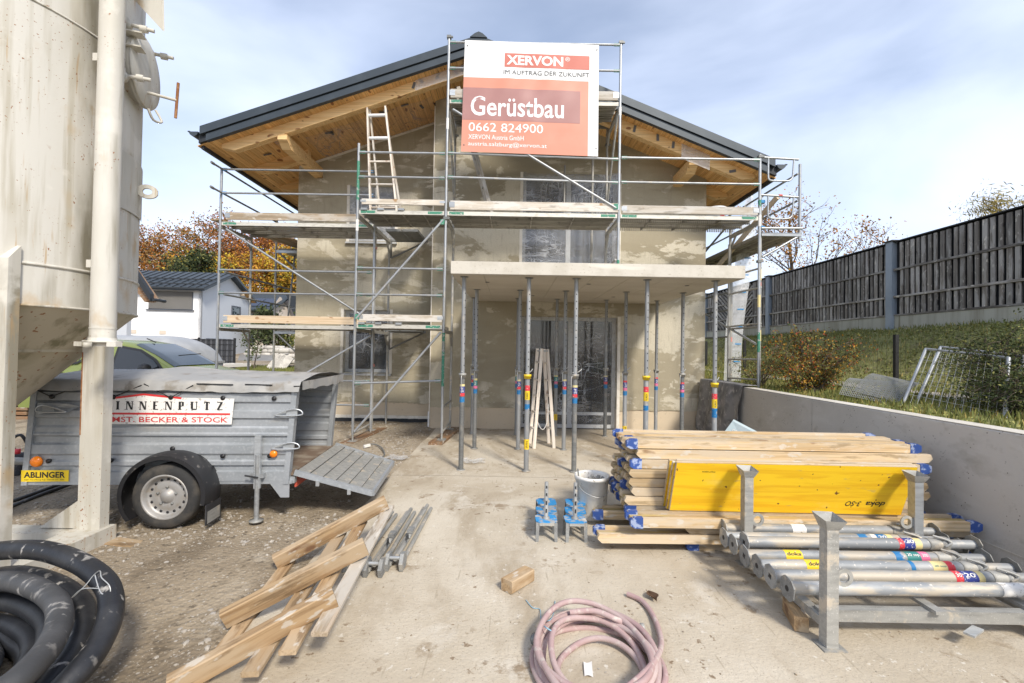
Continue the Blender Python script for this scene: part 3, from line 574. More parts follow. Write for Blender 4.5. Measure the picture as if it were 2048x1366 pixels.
# ================================================================ scaffold
TR = .0242
class Scaff:
    def __init__(s, name, label, base): s.t = thing(name, label, 'scaffold', base)
    def post(s, x, y, z0, z1, bands=(), mat_='galv', foot=None, plate=True):
        o = pipe('standard',(x,y,z0+(.12 if plate else 0)),(x,y,z1),TR,mat_,s.t,12)
        for (a,b,c) in bands: MB().tube((x,y,a),(x,y,b),TR+.0015,12,cap=False).build('paint_band',c,s.t)
        if plate:
            MB().tube((x,y,z0+.01),(x,y,z0+.16),.018,8).build('base_jack','galv_dirty',s.t)
            MB().box(x-.075,x+.075,y-.075,y+.075,z0,z0+.008).add([],[]).build('base_plate','galv_dirty',s.t)
        return o
    def rail(s, p0, p1, ends='paint_green', r=.0195, m='galv'):
        p0, p1 = V(p0), V(p1); o = pipe('guard_rail',p0,p1,r,m,s.t)
        d = (p1-p0).normalized()
        if ends:
            for p,q in ((p0,p0+d*.10),(p1-d*.10,p1)): MB().bar(p,q,.012,.052).build('rail_end',ends,s.t)
        return o
    def diag(s, p0, p1, m='galv'): return pipe('diagonal_brace',p0,p1,.021,m,s.t)
    def transom(s, x, y0, y1, z, m='galv_dirty'): MB().box(x-.025,x+.025,y0,y1,z-.06,z).build('transom',m,s.t)
    def toe(s, x0, x1, y, z, m='wood_toe', h=.15, tilt=0.0):
        beam('toe_board',(x0,y,z+h/2),(x1,y,z+h/2+tilt),.028,h,m,s.t)
        for x in (x0+.03,x1-.03): MB().box(x-.05,x+.05,y-.019,y-.0145,z+.04,z+h-.02).build('toe_board_clip','galv_clean',s.t)
    def deck(s, x0, x1, y0, y1, z, n, kind='plain', edge='deck_edge'):
        """planks side by side, each a sheet with folded edges and cross ribs"""
        wd = (y1-y0)/n; ln = x1-x0
        me = MB().box(-ln/2,ln/2,-wd/2+.006,wd/2-.006,-.006,0)
        for q in (-wd/2+.004, wd/2-.012): me.box(-ln/2,ln/2,q,q+.008,-.062,-.0065)
        for k in range(1,4):
            xx = -ln/2+ln*k/4; me.box(xx-.012,xx+.012,-wd/2+.013,wd/2-.013,-.05,-.007)
        for q in (-wd/6,wd/6):
            if kind == 'plain': me.box(-ln/2,ln/2,q-.01,q+.01,-.03,-.007)
        me = me.mesh('deck_plank','deck_holes' if kind == 'holes' else 'deck_under')
        for i in range(n): piece('deck_plank',me,s.t,Matrix.Translation(((x0+x1)/2,y0+wd*(i+.5),z)))
        MB().box(x0,x1,y0-.006,y0+.002,z-.066,z+.004).build('deck_edge',edge,s.t)
        for x in (x0+.16,x1-.16):
            if rng.random()<.75: MB().box(x-.13,x+.13,y0-.0085,y0-.0065,z-.05,z-.004).build('paint_band','paint_green',s.t)
    def clamp(s, x, y, z, m='galv_dark'):
        MB().obox((x,y,z),.075,.075,.045).obox((x+.05,y-.01,z),.04,.025,.03).build('coupler',m,s.t)
sf = Scaff('facade_scaffold','tall galvanised tube scaffold with plank decks in front of the house wall',(0,8.1,0))
A0,A1,AY,AY2 = -5.83,-2.76,9.0,10.09
B = (-2.80,-1.22,1.87,4.39); BY,BY2 = 8.1,9.19
D1,D2,D3 = 2.08,4.12,6.14
# standards
for x,z1 in ((A0,5.18),(A1,4.1)): sf.post(x,AY,-.05,z1)
for x,z1 in ((A0,4.2),(A1,4.1)): sf.post(x,AY2,-.05,z1,mat_='galv_dirty')
sf.post(B[0],BY,0,5.32,[(4.30,5.0,'paint_green'),(3.75,3.95,'label_white')]); sf.post(B[0],BY2,0,4.9,[(1.30,1.34,'paint_red'),(3.66,3.7,'paint_red')],'galv_dirty')
sf.post(B[1],BY,.055,7.30,[(1.0,1.95,'paint_green'),(1.62,1.8,'label_white'),(3.95,4.0,'galv_dark'),(5.6,5.8,'label_white')]); sf.post(B[1],BY2,.055,7.0,[],'galv_dirty')
sf.post(B[2],BY,2.858,7.25,[(3.15,3.3,'paint_green'),(5.9,6.05,'label_white')]); sf.post(B[2],BY2,2.858,7.0,[],'galv_dirty')
sf.post(B[3],BY,1.02,5.24,[(1.7,2.05,'paint_green'),(2.5,2.72,'label_cream'),(4.3,4.42,'paint_green'),(3.95,4.15,'label_white')]); sf.post(B[3],BY2,1.02,4.15,[],'galv_dirty')
for x,y,z in ((B[1],BY,7.27),(B[2],BY,7.22),(B[3],BY,5.2),(B[3],BY,3.32),(B[1],BY,4.0),(B[2],BY2,5.86),(B[1],BY2,6.0)): sf.clamp(x,y,z)
MB().tube((B[0],BY2,1.28),(B[0],BY2,1.33),.04,12).build('coupler','paint_pink',sf.t); MB().tube((B[0],BY2,3.66),(B[0],BY2,3.70),.04,12).build('coupler','paint_pink',sf.t)
# decks
sf.deck(A0+.03,A1-.03,AY,AY2-.1,D2-.01,3,'holes'); sf.deck(A0+.03,A1-.03,AY,AY2-.1,D1,3)
sf.deck(B[0]+.03,B[1]-.03,BY,BY+.87,D2,3); sf.deck(B[0]+.03,B[1]-.03,BY,BY+.87,D1,3)
sf.deck(B[1]+.03,B[2]-.03,BY,BY+.87,D2,3); sf.deck(B[2]+.03,B[3]-.03,BY,BY+.87,D2,3,'holes')
sf.deck(B[1]+.03,B[2]-.03,BY,BY+.87,D3,3)
# transoms with haunch braces
for x,zz,y0,y1 in ((A0,D1,AY,AY2),(A0,D2,AY,AY2),(A1,D1,AY,AY2),(A1,D2,AY,AY2),(B[0],D1,BY,BY2),(B[0],D2,BY,BY2),(B[1],D1,BY,BY2),(B[1],D2,BY,BY2),(B[1],D3,BY,BY2),(B[2],D2,BY,BY2),(B[2],D3,BY,BY2),(B[3],D2,BY,BY2)):
    sf.transom(x,y0,y1,zz-.07); sf.diag((x,y1,zz-.36),(x,y1-.24,zz-.11),'galv_dirty')
for x,z in ((B[0],.14),(B[1],.62),(B[1],.18)):
    pipe('transom',(x,BY,z),(x,BY2,z),.02,'galv_dirty',sf.t)
# guard rails
def rails(x0,x1,y,zs,**k):
    for z in zs: sf.rail((x0+.03,y-.035,z),(x1-.03,y-.035,z),**k)
rails(A0,A1,AY,(D2+.56,D2+1.03),ends='clamp_blue'); rails(A0,A1,AY,(D1+.62,D1+1.07)); rails(A0,A1,AY,(.53,1.0))
rails(B[0],B[1],BY,(D2+.59,D2+1.03)); rails(B[0],B[1],BY,(D1+.53,D1+1.0)); sf.rail((B[0]+.03,BY-.035,1.03),(B[1]-.03,BY-.035,1.10))
sf.rail((B[1]+.03,BY-.035,D2+.61),(B[2]-.03,BY-.035,D2+.56)); sf.rail((B[1]+.03,BY-.035,D2+1.04),(B[2]-.03,BY-.035,D2+.98))
rails(B[2],B[3],BY,(D2+.57,D2+1.01)); rails(B[1],B[2],BY,(D3+.55,D3+1.02))
# extra low rail behind (A bay, rear) and inner uprights of the tower
for x in (B[1]+.02,B[2]-.02):
    sf.diag((x,BY2,D2+.2),(x,BY+.1,D3-.15),'galv_dirty')
pipe('standard',(1.02,BY2+.05,D2),(1.02,BY2+.05,5.45),.02,'galv_dirty',sf.t); pipe('standard',(B[2]-.28,BY2+.05,2.9),(B[2]-.28,BY2+.05,6.0),TR,'galv_dirty',sf.t)
sf.diag((B[2]-.28,BY2,3.0),(B[2]+.0,BY+.2,3.35),'galv_dirty')
# diagonals
sf.diag((A0+.15,AY-.04,D2-.16),(A1-.05,AY-.04,D1+.12)); sf.diag((A0+1.4,AY-.04,.9),(A1-.02,AY-.04,D1-.18)); 
sf.diag((B[0]+.04,BY-.045,D1+.10),(B[1]-.04,BY-.045,D2-.16)); sf.diag((B[0]+.05,BY-.045,.18),(B[1]-.04,BY-.045,D1-.12))
sf.diag((B[1]+.1,BY-.045,D3-.2),(B[2]-.06,BY-.045,D2+.10))
for p in ((B[0]+.05,BY-.05,D1+.13),(B[1]-.05,BY-.05,D2-.2),(B[2]-.06,BY-.05,D2+.13)): MB().obox(p,.07,.02,.09).build('rail_end','paint_green',sf.t)
# toe boards
sf.toe(A0+.13,A1-.04,AY-.02,D2+.03,'wood_old',.15,-.0); sf.toe(A0+.13,A1-.04,AY-.02,D1+.03,'wood_toe_new')
sf.toe(B[0]+.08,B[1]-.03,BY-.02,D2+.10,'wood_toe',.10); sf.toe(B[0]+.07,B[1]-.03,BY-.02,D1+.06,'wood_toe',.12)
sf.toe(B[1]+.08,B[2]-.02,BY-.02,D2+.03,'wood_toe',.16); sf.toe(B[2]+.06,B[3]-.05,BY-.02,D2+.02,'wood_toe',.14)
sf.toe(B[1]+.05,B[2]-.05,BY-.02,D3+.02,'wood_toe',.16)
# inner consoles that carry planks towards the recessed wall
for zz in (D1,D2):
    me = MB().box(-.16,.16,-.47,.47,-.05,0).box(-.11,-.08,-.47,.47,-.055,-.0505).box(.08,.11,-.47,.47,-.055,-.0505).mesh('console_plank','galv_dark')
    for i in range(2): piece('console_plank',me,sf.t,Matrix.Translation((-2.46+.34*i,9.74,zz-.02)))
    pipe('console_bracket',(-2.74,10.16,zz-.45),(-1.95,10.16,zz-.06),.02,'galv_dark',sf.t); pipe('console_bracket',(-2.74,10.16,zz-.45),(-2.74,10.16,zz-.05),.02,'galv_dark',sf.t)
    MB().box(-2.76,-1.93,10.135,10.185,zz-.08,zz-.03).build('console_bracket','galv_dark',sf.t)
    for i,x in enumerate((-2.68,-2.38,-2.02)): MB().obox((x,BY+.02,zz+.022),.11,.10,.035).build('plank_hook','galv_clean',sf.t)
    beam('loose_board',(-2.70,BY+.12,zz+.012),(-1.9,BY+.12,zz+.012),.12,.02,'wood_pale',sf.t)
# boards laid out past the end of the A bay
for i in range(3): beam('loose_board',(A0-.12+.17*i,AY+.02+.22*i,D2+.045),(A0-.1+.55+.2*i,AY2+1.6,D2+.045),.21,.035,'wood_crate',sf.t)
# timber sole plates under the feet
for x,y0,y1,z in ((B[0]+.05,7.95,9.5,-.045),(B[1]+.02,7.9,9.45,0.0)):
    beam('sole_plate',(x-.1,y0,z+.026),(x+.06,y1,z+.026),.24,.05,'wood_brown',sf.t)
# ---- side run along the wall beyond the gable end that faces the noise barrier
sr = Scaff('side_scaffold','narrow tube scaffold with bracket deck along the side wall near the noise barrier',(4.5,8.25,1.0))
RX,RX2 = 4.47,5.17
for x,y,z1,bd in ((RX,8.22,4.55,[(3.0,3.2,'label_cream'),(1.9,2.1,'label_cream'),(2.9,2.96,'paint_pink')]),(RX-.02,9.25,3.2,[(1.9,2.0,'paint_pink')]),(RX,10.8,4.9,[]),(RX,13.3,4.9,[]),(RX2,10.8,4.9,[]),(RX2,13.3,4.9,[])): sr.post(x,y,1.02,z1,bd,'galv_dirty')
pipe('standard',(RX2,8.2,3.73),(RX2,8.2,5.12),TR,'galv',sr.t,12); pipe('standard',(RX-.14,9.1,1.05),(RX-.14,9.1,3.85),TR,'galv_dirty',sr.t,12)
sr.deck(8.25,13.3,-RX2,-RX,0,2)       # built along X, then turned to run along Y
for o in list(sr.t.children)[::-1]:
    if o.name.startswith('deck_plank') or o.name.startswith('deck_edge') or (o.name.startswith('paint_band') and abs(o.location.y+8.25) < 1e-4 and o.data.vertices[0].co.y < -4):
        o.matrix_basis = Matrix.Translation((-4.5,-8.25,-1.0)) @ Matrix.Translation((0,0,3.86)) @ Matrix.Rotation(R_(90),4,'Z') @ Matrix.Translation(V((4.5,8.25,1.0))) @ o.matrix_basis
MB().box(RX,RX2+.02,8.17,8.22,3.80,3.86).build('bracket','galv_clean',sr.t); sr.diag((RX+.03,8.2,3.42),(RX2-.03,8.2,3.80),'galv_clean')
for z in (4.46,4.95): sr.rail((RX2-.03,8.2,z),(RX2-.03,13.4,z),None)
beam('loose_board',(RX2-.35,8.3,4.55),(RX-.1,10.6,3.2),.04,.10,'wood_pale',sr.t)
for zt,h in ((5.20,.42),(4.52,.42)):
    sr.rail((B[3]+.03,8.12,zt),(RX2-.08,8.12,zt-.03),None)
    q = [(B[3]+.16,8.12,zt-.02)]+[(B[3]+.16,8.12,zt-h+.08),(B[3]+.18,8.12,zt-h+.02),(B[3]+.24,8.12,zt-h),(RX2-.28,8.12,zt-h),(RX2-.21,8.12,zt-h+.03),(RX2-.18,8.12,zt-h+.1),(RX2-.16,8.12,zt-.03)]
    MB().path(spline(q,4),.016,8).build('end_guard','galv_clean',sr.t)
MB().tube((B[3]+.35,8.12,4.515),(B[3]+.41,8.12,4.513),.023,10).build('paint_band','paint_red',sr.t)
pipe('guard_rail',(B[3]+.04,8.12,3.92),(RX2,8.12,3.93),.022,'galv_clean',sr.t)
for z in (4.42,3.95): MB().obox((RX+.0,8.19,z),.10,.06,.05).build('coupler','clamp_blue',sr.t)
for z in (1.18,1.55,2.15,2.20,2.85,3.2): pipe('transom',(RX-.14,9.1,z),(B[3]+.08,8.18,z+.02),.018,'galv_dirty',sr.t)
sr.diag((RX-.2,10.6,2.7),(B[3],8.2,1.85)); sr.diag((RX-.1,13.0,3.2),(RX-.1,9.2,4.3),'galv_dark')
for z in (2.0,2.55,2.9): pipe('guard_rail',(RX-.1,9.2,z),(RX-.1,13.2,z),.018,'galv_dark',sr.t)
# ---- side run along the far gable-end wall towards the white neighbour house
sl = Scaff('side_scaffold','tube scaffold run with inner ladder along the side wall facing the neighbour houses',(-5.5,11.1,0))
for x,y,z1 in ((A0,11.15,4.75),(A0,13.6,4.75),(-5.12,11.15,4.1),(-5.12,13.6,4.1),(A0,16.1,4.7)): sl.post(x,y,-.05,z1,[],'galv_dirty')
for z in (D2+.56,D2+1.03): sl.rail((A0+.04,8.62,z),(A0+.04,13.6,z),'galv_dark',m='galv_dark')
for z in (D1+.6,D1+1.05): sl.rail((A0+.05,9.1,z),(A0+.05,13.6,z),None,m='galv_dark')
for z in (.55,1.0): sl.rail((A0,11.15,z),(-5.1,11.15,z),None,m='galv_dark')
for z in (D1,D2-.05):
    MB().box(A0,-5.1,11.13,11.18,z-.12,z-.06).build('transom','galv_clean',sl.t); sl.diag((A0+.05,11.15,z-.10),(-5.12,11.15,z-.72),'galv_dark')
    for i in range(2): MB().box(A0+.03+.36*i,A0+.37+.36*i,11.2,16.0,z-.05,z).build('deck_plank','deck_under',sl.t)
for x in (-5.60,-5.22): beam('ladder_stile',(x-.0,11.3,D1),(x-.12,11.9,D2+.1),.03,.05,'galv_dark',sl.t)
for i in range(6):
    t = (i+.6)/6.4; pipe('ladder_rung',(-5.60-.12*t,11.3+.6*t,D1+(D2+.1-D1)*t),(-5.22-.12*t,11.3+.6*t,D1+(D2+.1-D1)*t),.013,'galv',sl.t,8)
sl.clamp(A0,11.15,1.03); sl.clamp(A0,11.15,3.1)
# ---- banner tied to the tower's front
tl,tr_,br_,bl = W(930,80,BY-.07),W(1198,90,BY-.07),W(1196,313,BY-.07),W(922,303,BY-.07)
bo = (tl+tr_+br_+bl)/4
ban = thing('advertising_banner','large coral and white printed banner tied to the front of the scaffold tower','banner',bo)
def bp(u,v): # u 0..1 to the side, v 0..1 upwards; a sheet that bellies a little between its ties
    p = bl.lerp(br_,u).lerp(tl.lerp(tr_,u),v)
    f = math.sin(u*math.pi)*math.sin(v*math.pi)
    return p+V((0,-.012*f+.006*math.sin(u*19+v*7)*f+.004*math.sin(u*41-v*13)*f-.010*math.sin(v*30)*(1-v)*.3*f,0))
def sheet_(name, u0,u1,v0,v1,mt,off,nu=36,nv=30):
    return MB().grid(lambda a,c: bp(u0+(u1-u0)*a, v0+(v1-v0)*c)+V((0,-off,0)), nu, nv).build(name,mt,ban)
sheet_('sheet',0,1,0,1,'banner_white',0); sheet_('colour_field',.0,.925,.0,.667,'banner_coral',.002); sheet_('logo_field',.30,.93,.77,.895,'banner_red',.003)
sheet_('headline_field',.0,.865,.285,.575,'banner_mauve',.004)
BW = (br_-bl).length; BH = (tl-bl).length
def btxt(body,u0,u1,v0,v1,mt,bold=0,off=.0055):
    cu = text('lettering',body,(u0,v0,u1,v1),Matrix.Identity(4),mt,ban,bold)
    me = cu.data; n = len(me.vertices); a = np.zeros(n*3); me.vertices.foreach_get('co',a); a = a.reshape(-1,3)
    for i in range(n):
        q = bp(a[i,0],a[i,1]); a[i] = (q.x,q.y-off,q.z)
    me.vertices.foreach_set('co',a.ravel()); me.update()
btxt('XERVON',.315,.735,.79,.878,'print_white',.03); btxt('®',.75,.785,.84,.878,'print_white'); btxt('IM AUFTRAG DER ZUKUNFT',.295,.93,.703,.742,'print_grey')
btxt('Gerüstbau',.06,.745,.325,.50,'print_white',.012); btxt('0662 824900',.05,.595,.185,.262,'print_white',.0); btxt('XERVON Austria GmbH',.05,.455,.115,.157,'print_white'); btxt('austria.salzburg@xervon.at',.05,.625,.045,.095,'print_white',.0)
ey = MB().lathe([(.004,0),(.012,.002),(.012,-.002),(.004,0)],n=10,M=Matrix.Rotation(R_(90),3,'X')).mesh('eyelet','galv_dark')
for u,v in ((.02,.95),(.02,.06),(.985,.955),(.985,.07)): piece('eyelet',ey,ban,Matrix.Translation(bp(u,v)+V((0,-.006,0))))
# ================================================================ standing steel props
def make_prop(root, H, col_y=1.28, stickers=0, spin=0.0):
    """outer tube, perforated inner tube, collar nut, pin, end plates; origin at the foot"""
    rs = random.Random(stickers)
    P = lambda: MB()
    m = P().tube((0,0,.006),(0,0,col_y),.0345,14); m.build('outer_tube','galv_dark' if stickers%3==2 else 'cast_tube',root)
    m = P().tube((0,0,col_y-.05),(0,0,H-.006),.0285,14); it = m.build('inner_tube','cast_tube',root)
    h = MB()
    for k in range(int((H-.15-col_y-.1)/.10)):
        z = col_y+.14+.10*k
        for s in (-1,1): h.tube((s*.028*math.sin(spin),-s*.028*math.cos(spin),z),(s*.0297*math.sin(spin),-s*.0297*math.cos(spin),z),.0085,8)
    h = h.build('pin_holes','ink',it); h['kind'] = 'stuff'
    MB().lathe([(.0,0),(.062,0),(.062,.006),(.033,.008),(.033,.03)],(0,0,0),8).build('base_plate','galv_dirty',root)
    MB().lathe([(.027,-.03),(.030,-.008),(.060,-.006),(.060,0),(0,0)],(0,0,H),8).build('head_plate','galv_dark',root)
    yel = stickers in (1,3,4)
    MB().lathe([(.035,-.03),(.047,-.03),(.047,.0),(.053,.0),(.053,.03),(.031,.03)],(0,0,col_y),16).build('collar_nut','label_yellow' if yel else 'galv_dirty',root)
    a = spin+.6; d = V((math.cos(a),math.sin(a),0))
    q = [d*-.05+V((0,0,col_y+.055)), d*.05+V((0,0,col_y+.06)), d*.09+V((0,0,col_y+.075)), d*.125+V((0,0,col_y+.10))]
    MB().path(spline(q,4),.007,6).build('locking_pin','wire_steel',root)
    if not yel: MB().path(spline([d*-.045+V((0,0,col_y+.0)),d*-.07+V((0,0,col_y-.02)),d*-.072+V((0,0,col_y-.15))],4),.006,6).build('collar_handle','wire_steel',root)
    def band(z0,z1,mt): MB().tube((0,0,z0),(0,0,z1),.0352,14,cap=False).build('sticker',mt,root)
    z = col_y-.12
    if yel:
        band(z-.075,z,'label_red'); band(z-.20,z-.077,'label_yellow'); band(z-.33,z-.202 if stickers==4 else z-.26,'paint_blue_flat')
        band(.30,.44,'label_yellow')
        for y in (-.0357,): text('lettering','EUREX',(z-.185,-.012,z-.095,.012),plane_M((0,y,0),(0,0,1),(-1,0,0)),'ink',root); text('lettering','doka',(.32,-.014,.42,.014),plane_M((0,y,0),(0,0,1),(-1,0,0)),'ink',root)
    else:
        k = stickers%4
        band(z-.03,z,'label_cream' if k!=3 else 'label_red'); band(z-.12,z-.032,'label_navy' if k!=1 else 'label_teal'); band(z-.165,z-.122,'label_red' if k in (0,2) else 'label_pink'); band(z-.25,z-.18,'paint_blue_flat')
        text('lettering','20',(-.016,z-.11,.016,z-.05),plane_M((0,-.0357,0),(1,0,0),(0,0,1)),'label_white',root)
        if stickers in (7,9): band(.30,.42,'label_yellow'); text('lettering','doka',(.31,-.014,.41,.014),plane_M((0,-.0357,0),(0,0,1),(-1,0,0)),'ink',root)
mat('cast_tube', (.30,.31,.315), .55, .3, layers=[LY((12,12,4),.5,.66,(.27,.275,.275),d=5), LY((10,10,5),.56,.66,(.46,.43,.38),d=6,f=.7), LY((4,4,1.2),.40,.30,(.50,.45,.37),d=3,f=.6)], rand=.14, bump=(50,.08))
mat('paint_blue_flat', (.012,.16,.38), .6, layers=[LY(30,.58,.64,(.35,.36,.37),d=5)])
PH = 2.6795
ROWS = [('front row', 6.32, (926,1056,1151,1293,1430), 939), ('middle row', 7.68, (952,1039,1130,1251,1365), 896), ('back row by the wall', 8.95, (947,1035,1113,1212,1313), 868)]
ORD = ['first','second','third','fourth','fifth']
SIG = [[2,1,8,3,4],[5,6,10,7,11],[12,13,9,14,15]]
for r,(rn,Y,pxs,_) in enumerate(ROWS):
    for i,px in enumerate(pxs):
        x = W(px, 700, Y).x; st = SIG[r][i]
        o = thing('steel_prop', f'{ORD[i]} prop from the scaffold in the {rn} under the canopy','prop',(x,Y,.004),'steel props holding up the canopy',True)
        make_prop(o, PH-.004, 1.30+(-.06 if i==4 and r==0 else 0)+rng.uniform(-.015,.015), st, rng.uniform(0,.9))
# ================================================================ ladders
def ladder(root, p0, p1, q0, q1, rungs, w_=.055, d_=.028, m='wood_paint_white', rw=.04, dip=None):
    """stiles p0-p1 and q0-q1 with rungs between at the given fractions"""
    nrm = (V(p1)-V(p0)).cross(V(q0)-V(p0)).normalized()
    beam('stile',p0,p1,d_,w_,m,root,up=nrm); beam('stile',q0,q1,d_,w_,m,root,up=nrm)
    for t in rungs: beam('rung',V(p0).lerp(V(p1),t),V(q0).lerp(V(q1),t),.026,rw,m,root,up=nrm)
# double stepladder by the glazed door
t = thing('step_ladder','pale wooden double stepladder standing in front of the wrapped ground floor door','ladder',G(1085,885,0))
fl,fr = G(1068,897,.0),G(1108,896,.0); bl_,br2 = G(1055,872,.0),G(1093,878,.0)
top = 1.70
def tp_(p, x): return V((x, p.y, top))
tx = .55
pa,pb = V((fl.x,fl.y,.0)), V((fl.x-.05,fl.y+.42,.0)); qa,qb = V((fr.x,fr.y,.0)), V((fr.x-.06,fr.y+.40,.0))
ladder(t, pa, V((W(1084,700,fl.y).x,fl.y+.02,top)), pb, V((W(1075,700,fl.y+.3).x,fl.y+.30,top)), (.18,.35,.52,.68,.86))
ladder(t, qa, V((W(1095,700,fr.y).x,fr.y+.02,top-.01)), qb, V((W(1088,700,fr.y+.3).x,fr.y+.30,top-.01)), (.18,.35,.52,.68,.86))
pipe('hinge',V((.49,fl.y+.03,1.66)),V((.62,fl.y+.03,1.66)),.014,'galv',t); pipe('hinge',V((.45,fl.y+.29,1.66)),V((.57,fl.y+.29,1.66)),.014,'galv',t)
MB().path(spline([V((.43,fl.y+.05,.62)),V((.47,fl.y+.02,.42)),V((.55,fl.y+.02,.32)),V((.62,fl.y+.03,.45)),V((.64,fl.y+.06,.75))],6),.006,6).build('spread_rope','paper',t)
# ladder leaning on the upper deck
t = thing('wooden_ladder','short wooden ladder with wrapped top rungs standing on the upper scaffold deck','ladder',(-2.4,8.35,D2+.006))
a0,b0 = W(742,403,8.36),W(795,406,8.36); a0.z=b0.z=D2+.006
a1,b1 = W(735,215,8.78),W(771,214,8.78)
ladder(t, a0,a1,b0,b1, (.06,.27,.48), .075,.032,'wood_paint_white',.035)
d1,d2 = V((.02,.22,0)),V((-.02,.22,0))
ladder(t, a0+V((.03,.55,0)),a1+V((.03,.06,-.02)),b0+V((-.03,.55,0)),b1+V((-.03,.06,-.03)), (.15,.40,.62), .06,.03,'wood_toe',.03)
for tt in (.70,.92):
    p,q = a0.lerp(a1,tt),b0.lerp(b1,tt); MB().tube(p,q,.032,10).build('wrapped_rung','pvc_white',t)
# ladder inside the tower behind the banner
t = thing('access_ladder','slim metal ladder rising from the deck behind the lower edge of the banner','ladder',(-.3,9.0,D2+.006))
p0,p1 = W(985,405,8.95),W(915,190,8.95); p0.z = D2+.006; o_ = V((.05,-.28,0))
beam('stile',p0,p1,.03,.07,'wood_toe',t); beam('stile',p0+o_,p1+o_,.03,.07,'wood_toe',t)
for k in range(9):
    f = (k+.5)/9; pipe('rung',p0.lerp(p1,f),p0.lerp(p1,f)+o_,.013,'galv',t,8)
# ================================================================ mortar silo
SC = V((-4.48,3.70,0)); SR_ = 1.10
silo = thing('mortar_silo','huge cream painted mortar silo with rust specks, downpipe and steel legs','silo',(-3.9,3.6,-.03))
def drum_material():
    m = M_['silo_paint'].copy(); m.name = 'silo_drum'; t = m.node_tree; nd = t.nodes; lk = t.links.new
    bs = nd['Principled BSDF']; src = bs.inputs['Base Color'].links[0].from_socket
    tc = nd.new('ShaderNodeTexCoord'); sp = nd.new('ShaderNodeSeparateXYZ'); lk(tc.outputs['Object'], sp.inputs[0])
    at = nd.new('ShaderNodeMath'); at.operation = 'ARCTAN2'; lk(sp.outputs['Y'], at.inputs[0]); lk(sp.outputs['X'], at.inputs[1])
    mp = nd.new('ShaderNodeMapping'); mp.inputs['Scale'].default_value = (4,4,.9); lk(tc.outputs['Object'], mp.inputs[0])
    nz = nd.new('ShaderNodeTexNoise'); nz.inputs['Scale'].default_value = 1; nz.inputs['Detail'].default_value = 6; lk(mp.outputs[0], nz.inputs['Vector'])
    su = nd.new('ShaderNodeMath'); su.operation = 'MULTIPLY_ADD'; lk(nz.outputs['Fac'], su.inputs[0]); su.inputs[1].default_value = .26; su.inputs[2].default_value = -.07
    ad = nd.new('ShaderNodeMath'); ad.operation = 'ADD'; lk(at.outputs[0], ad.inputs[0]); lk(su.outputs[0], ad.inputs[1])
    ab = nd.new('ShaderNodeMath'); ab.operation = 'ABSOLUTE'; lk(ad.outputs[0], ab.inputs[0])
    mr = nd.new('ShaderNodeMapRange'); mr.inputs['From Min'].default_value = .14; mr.inputs['From Max'].default_value = .02; mr.inputs['To Max'].default_value = .9; lk(ab.outputs[0], mr.inputs['Value'])
    mr2 = nd.new('ShaderNodeMapRange'); mr2.inputs['From Min'].default_value = .35; mr2.inputs['From Max'].default_value = .62; lk(nz.outputs['Fac'], mr2.inputs['Value'])
    mu = nd.new('ShaderNodeMath'); mu.operation = 'MULTIPLY'; lk(mr.outputs[0], mu.inputs[0]); lk(mr2.outputs[0], mu.inputs[1])
    mi = nd.new('ShaderNodeMix'); mi.data_type = 'RGBA'; lk(mu.outputs[0], mi.inputs[0]); lk(src, mi.inputs[6]); mi.inputs[7].default_value = (.15,.13,.08,1); lk(mi.outputs[2], bs.inputs['Base Color'])
    M_['silo_drum'] = m
drum_material()
MB().lathe([(SR_,1.94),(SR_,2.0),(SR_,2.24),(SR_,4.13),(SR_,6.2),(.6,6.7),(0,6.8)],n=72).build('drum','silo_drum',silo,SC-BASE[silo])
for z,rr in ((2.245,.012),(4.14,.008),(1.945,.010)):
    MB().path([SC+V((math.cos(t)*(SR_+.002),math.sin(t)*(SR_+.002),z)) for t in [2*math.pi*i/72 for i in range(72)]],rr,6,True).build('weld_seam','silo_paint',silo)
MB().lathe([(SR_-.004,1.945),(.22,1.02),(.22,.85)],n=64).build('hopper_cone','silo_cone',silo,SC-BASE[silo])
MB().lathe([(.74,1.60),(.79,1.60),(.79,1.645),(.74,1.645)],n=48,smooth=False).build('hopper_flange','silo_cone',silo,SC-BASE[silo])
# legs, base frame
def leg(x0,x1,y0,y1,z0,z1,slant=0):
    return MB().add([(x0,y0,z0),(x1,y0,z0),(x1,y1,z0),(x0,y1,z0),(x0,y0,z1-slant),(x1,y0,z1-slant),(x1,y1,z1),(x0,y1,z1)],[(0,3,2,1),(4,5,6,7),(0,1,5,4),(1,2,6,5),(2,3,7,6),(3,0,4,7)]).build('leg','silo_paint',silo)
leg(-3.64,-3.45,3.86,3.95,.09,1.9); leg(-3.73,-3.47,3.12,3.20,.09,2.36,.10)
leg(-5.5,-5.27,3.84,3.96,.09,1.9); leg(-5.5,-5.27,3.12,3.27,.09,2.36,.10)
MB().box(-3.6425,-3.632,3.858,3.862,.9,1.6).build('rust_edge','rust',silo)
MB().add([(-3.64,3.90,.36),(-3.64,3.94,.36),(-4.0,3.94,.10),(-4.0,3.90,.10),(-3.64,3.90,.10),(-3.64,3.94,.10)],[(0,1,2,3),(0,3,4),(1,5,2),(3,2,5,4),(0,4,5,1)]).build('gusset','silo_paint',silo)
MB().prism([(3.98,-.04),(1.75,-.04),(1.75,.06),(1.9,.11),(3.98,.11)],'x',-3.68,-3.41).build('base_beam','silo_paint',silo)
MB().prism([(3.98,-.04),(1.75,-.04),(1.75,.06),(1.9,.11),(3.98,.11)],'x',-5.52,-5.25).build('base_beam','silo_paint',silo)
MB().box(-5.25,-3.68,3.80,3.98,-.04,.09).build('base_beam','silo_paint',silo)
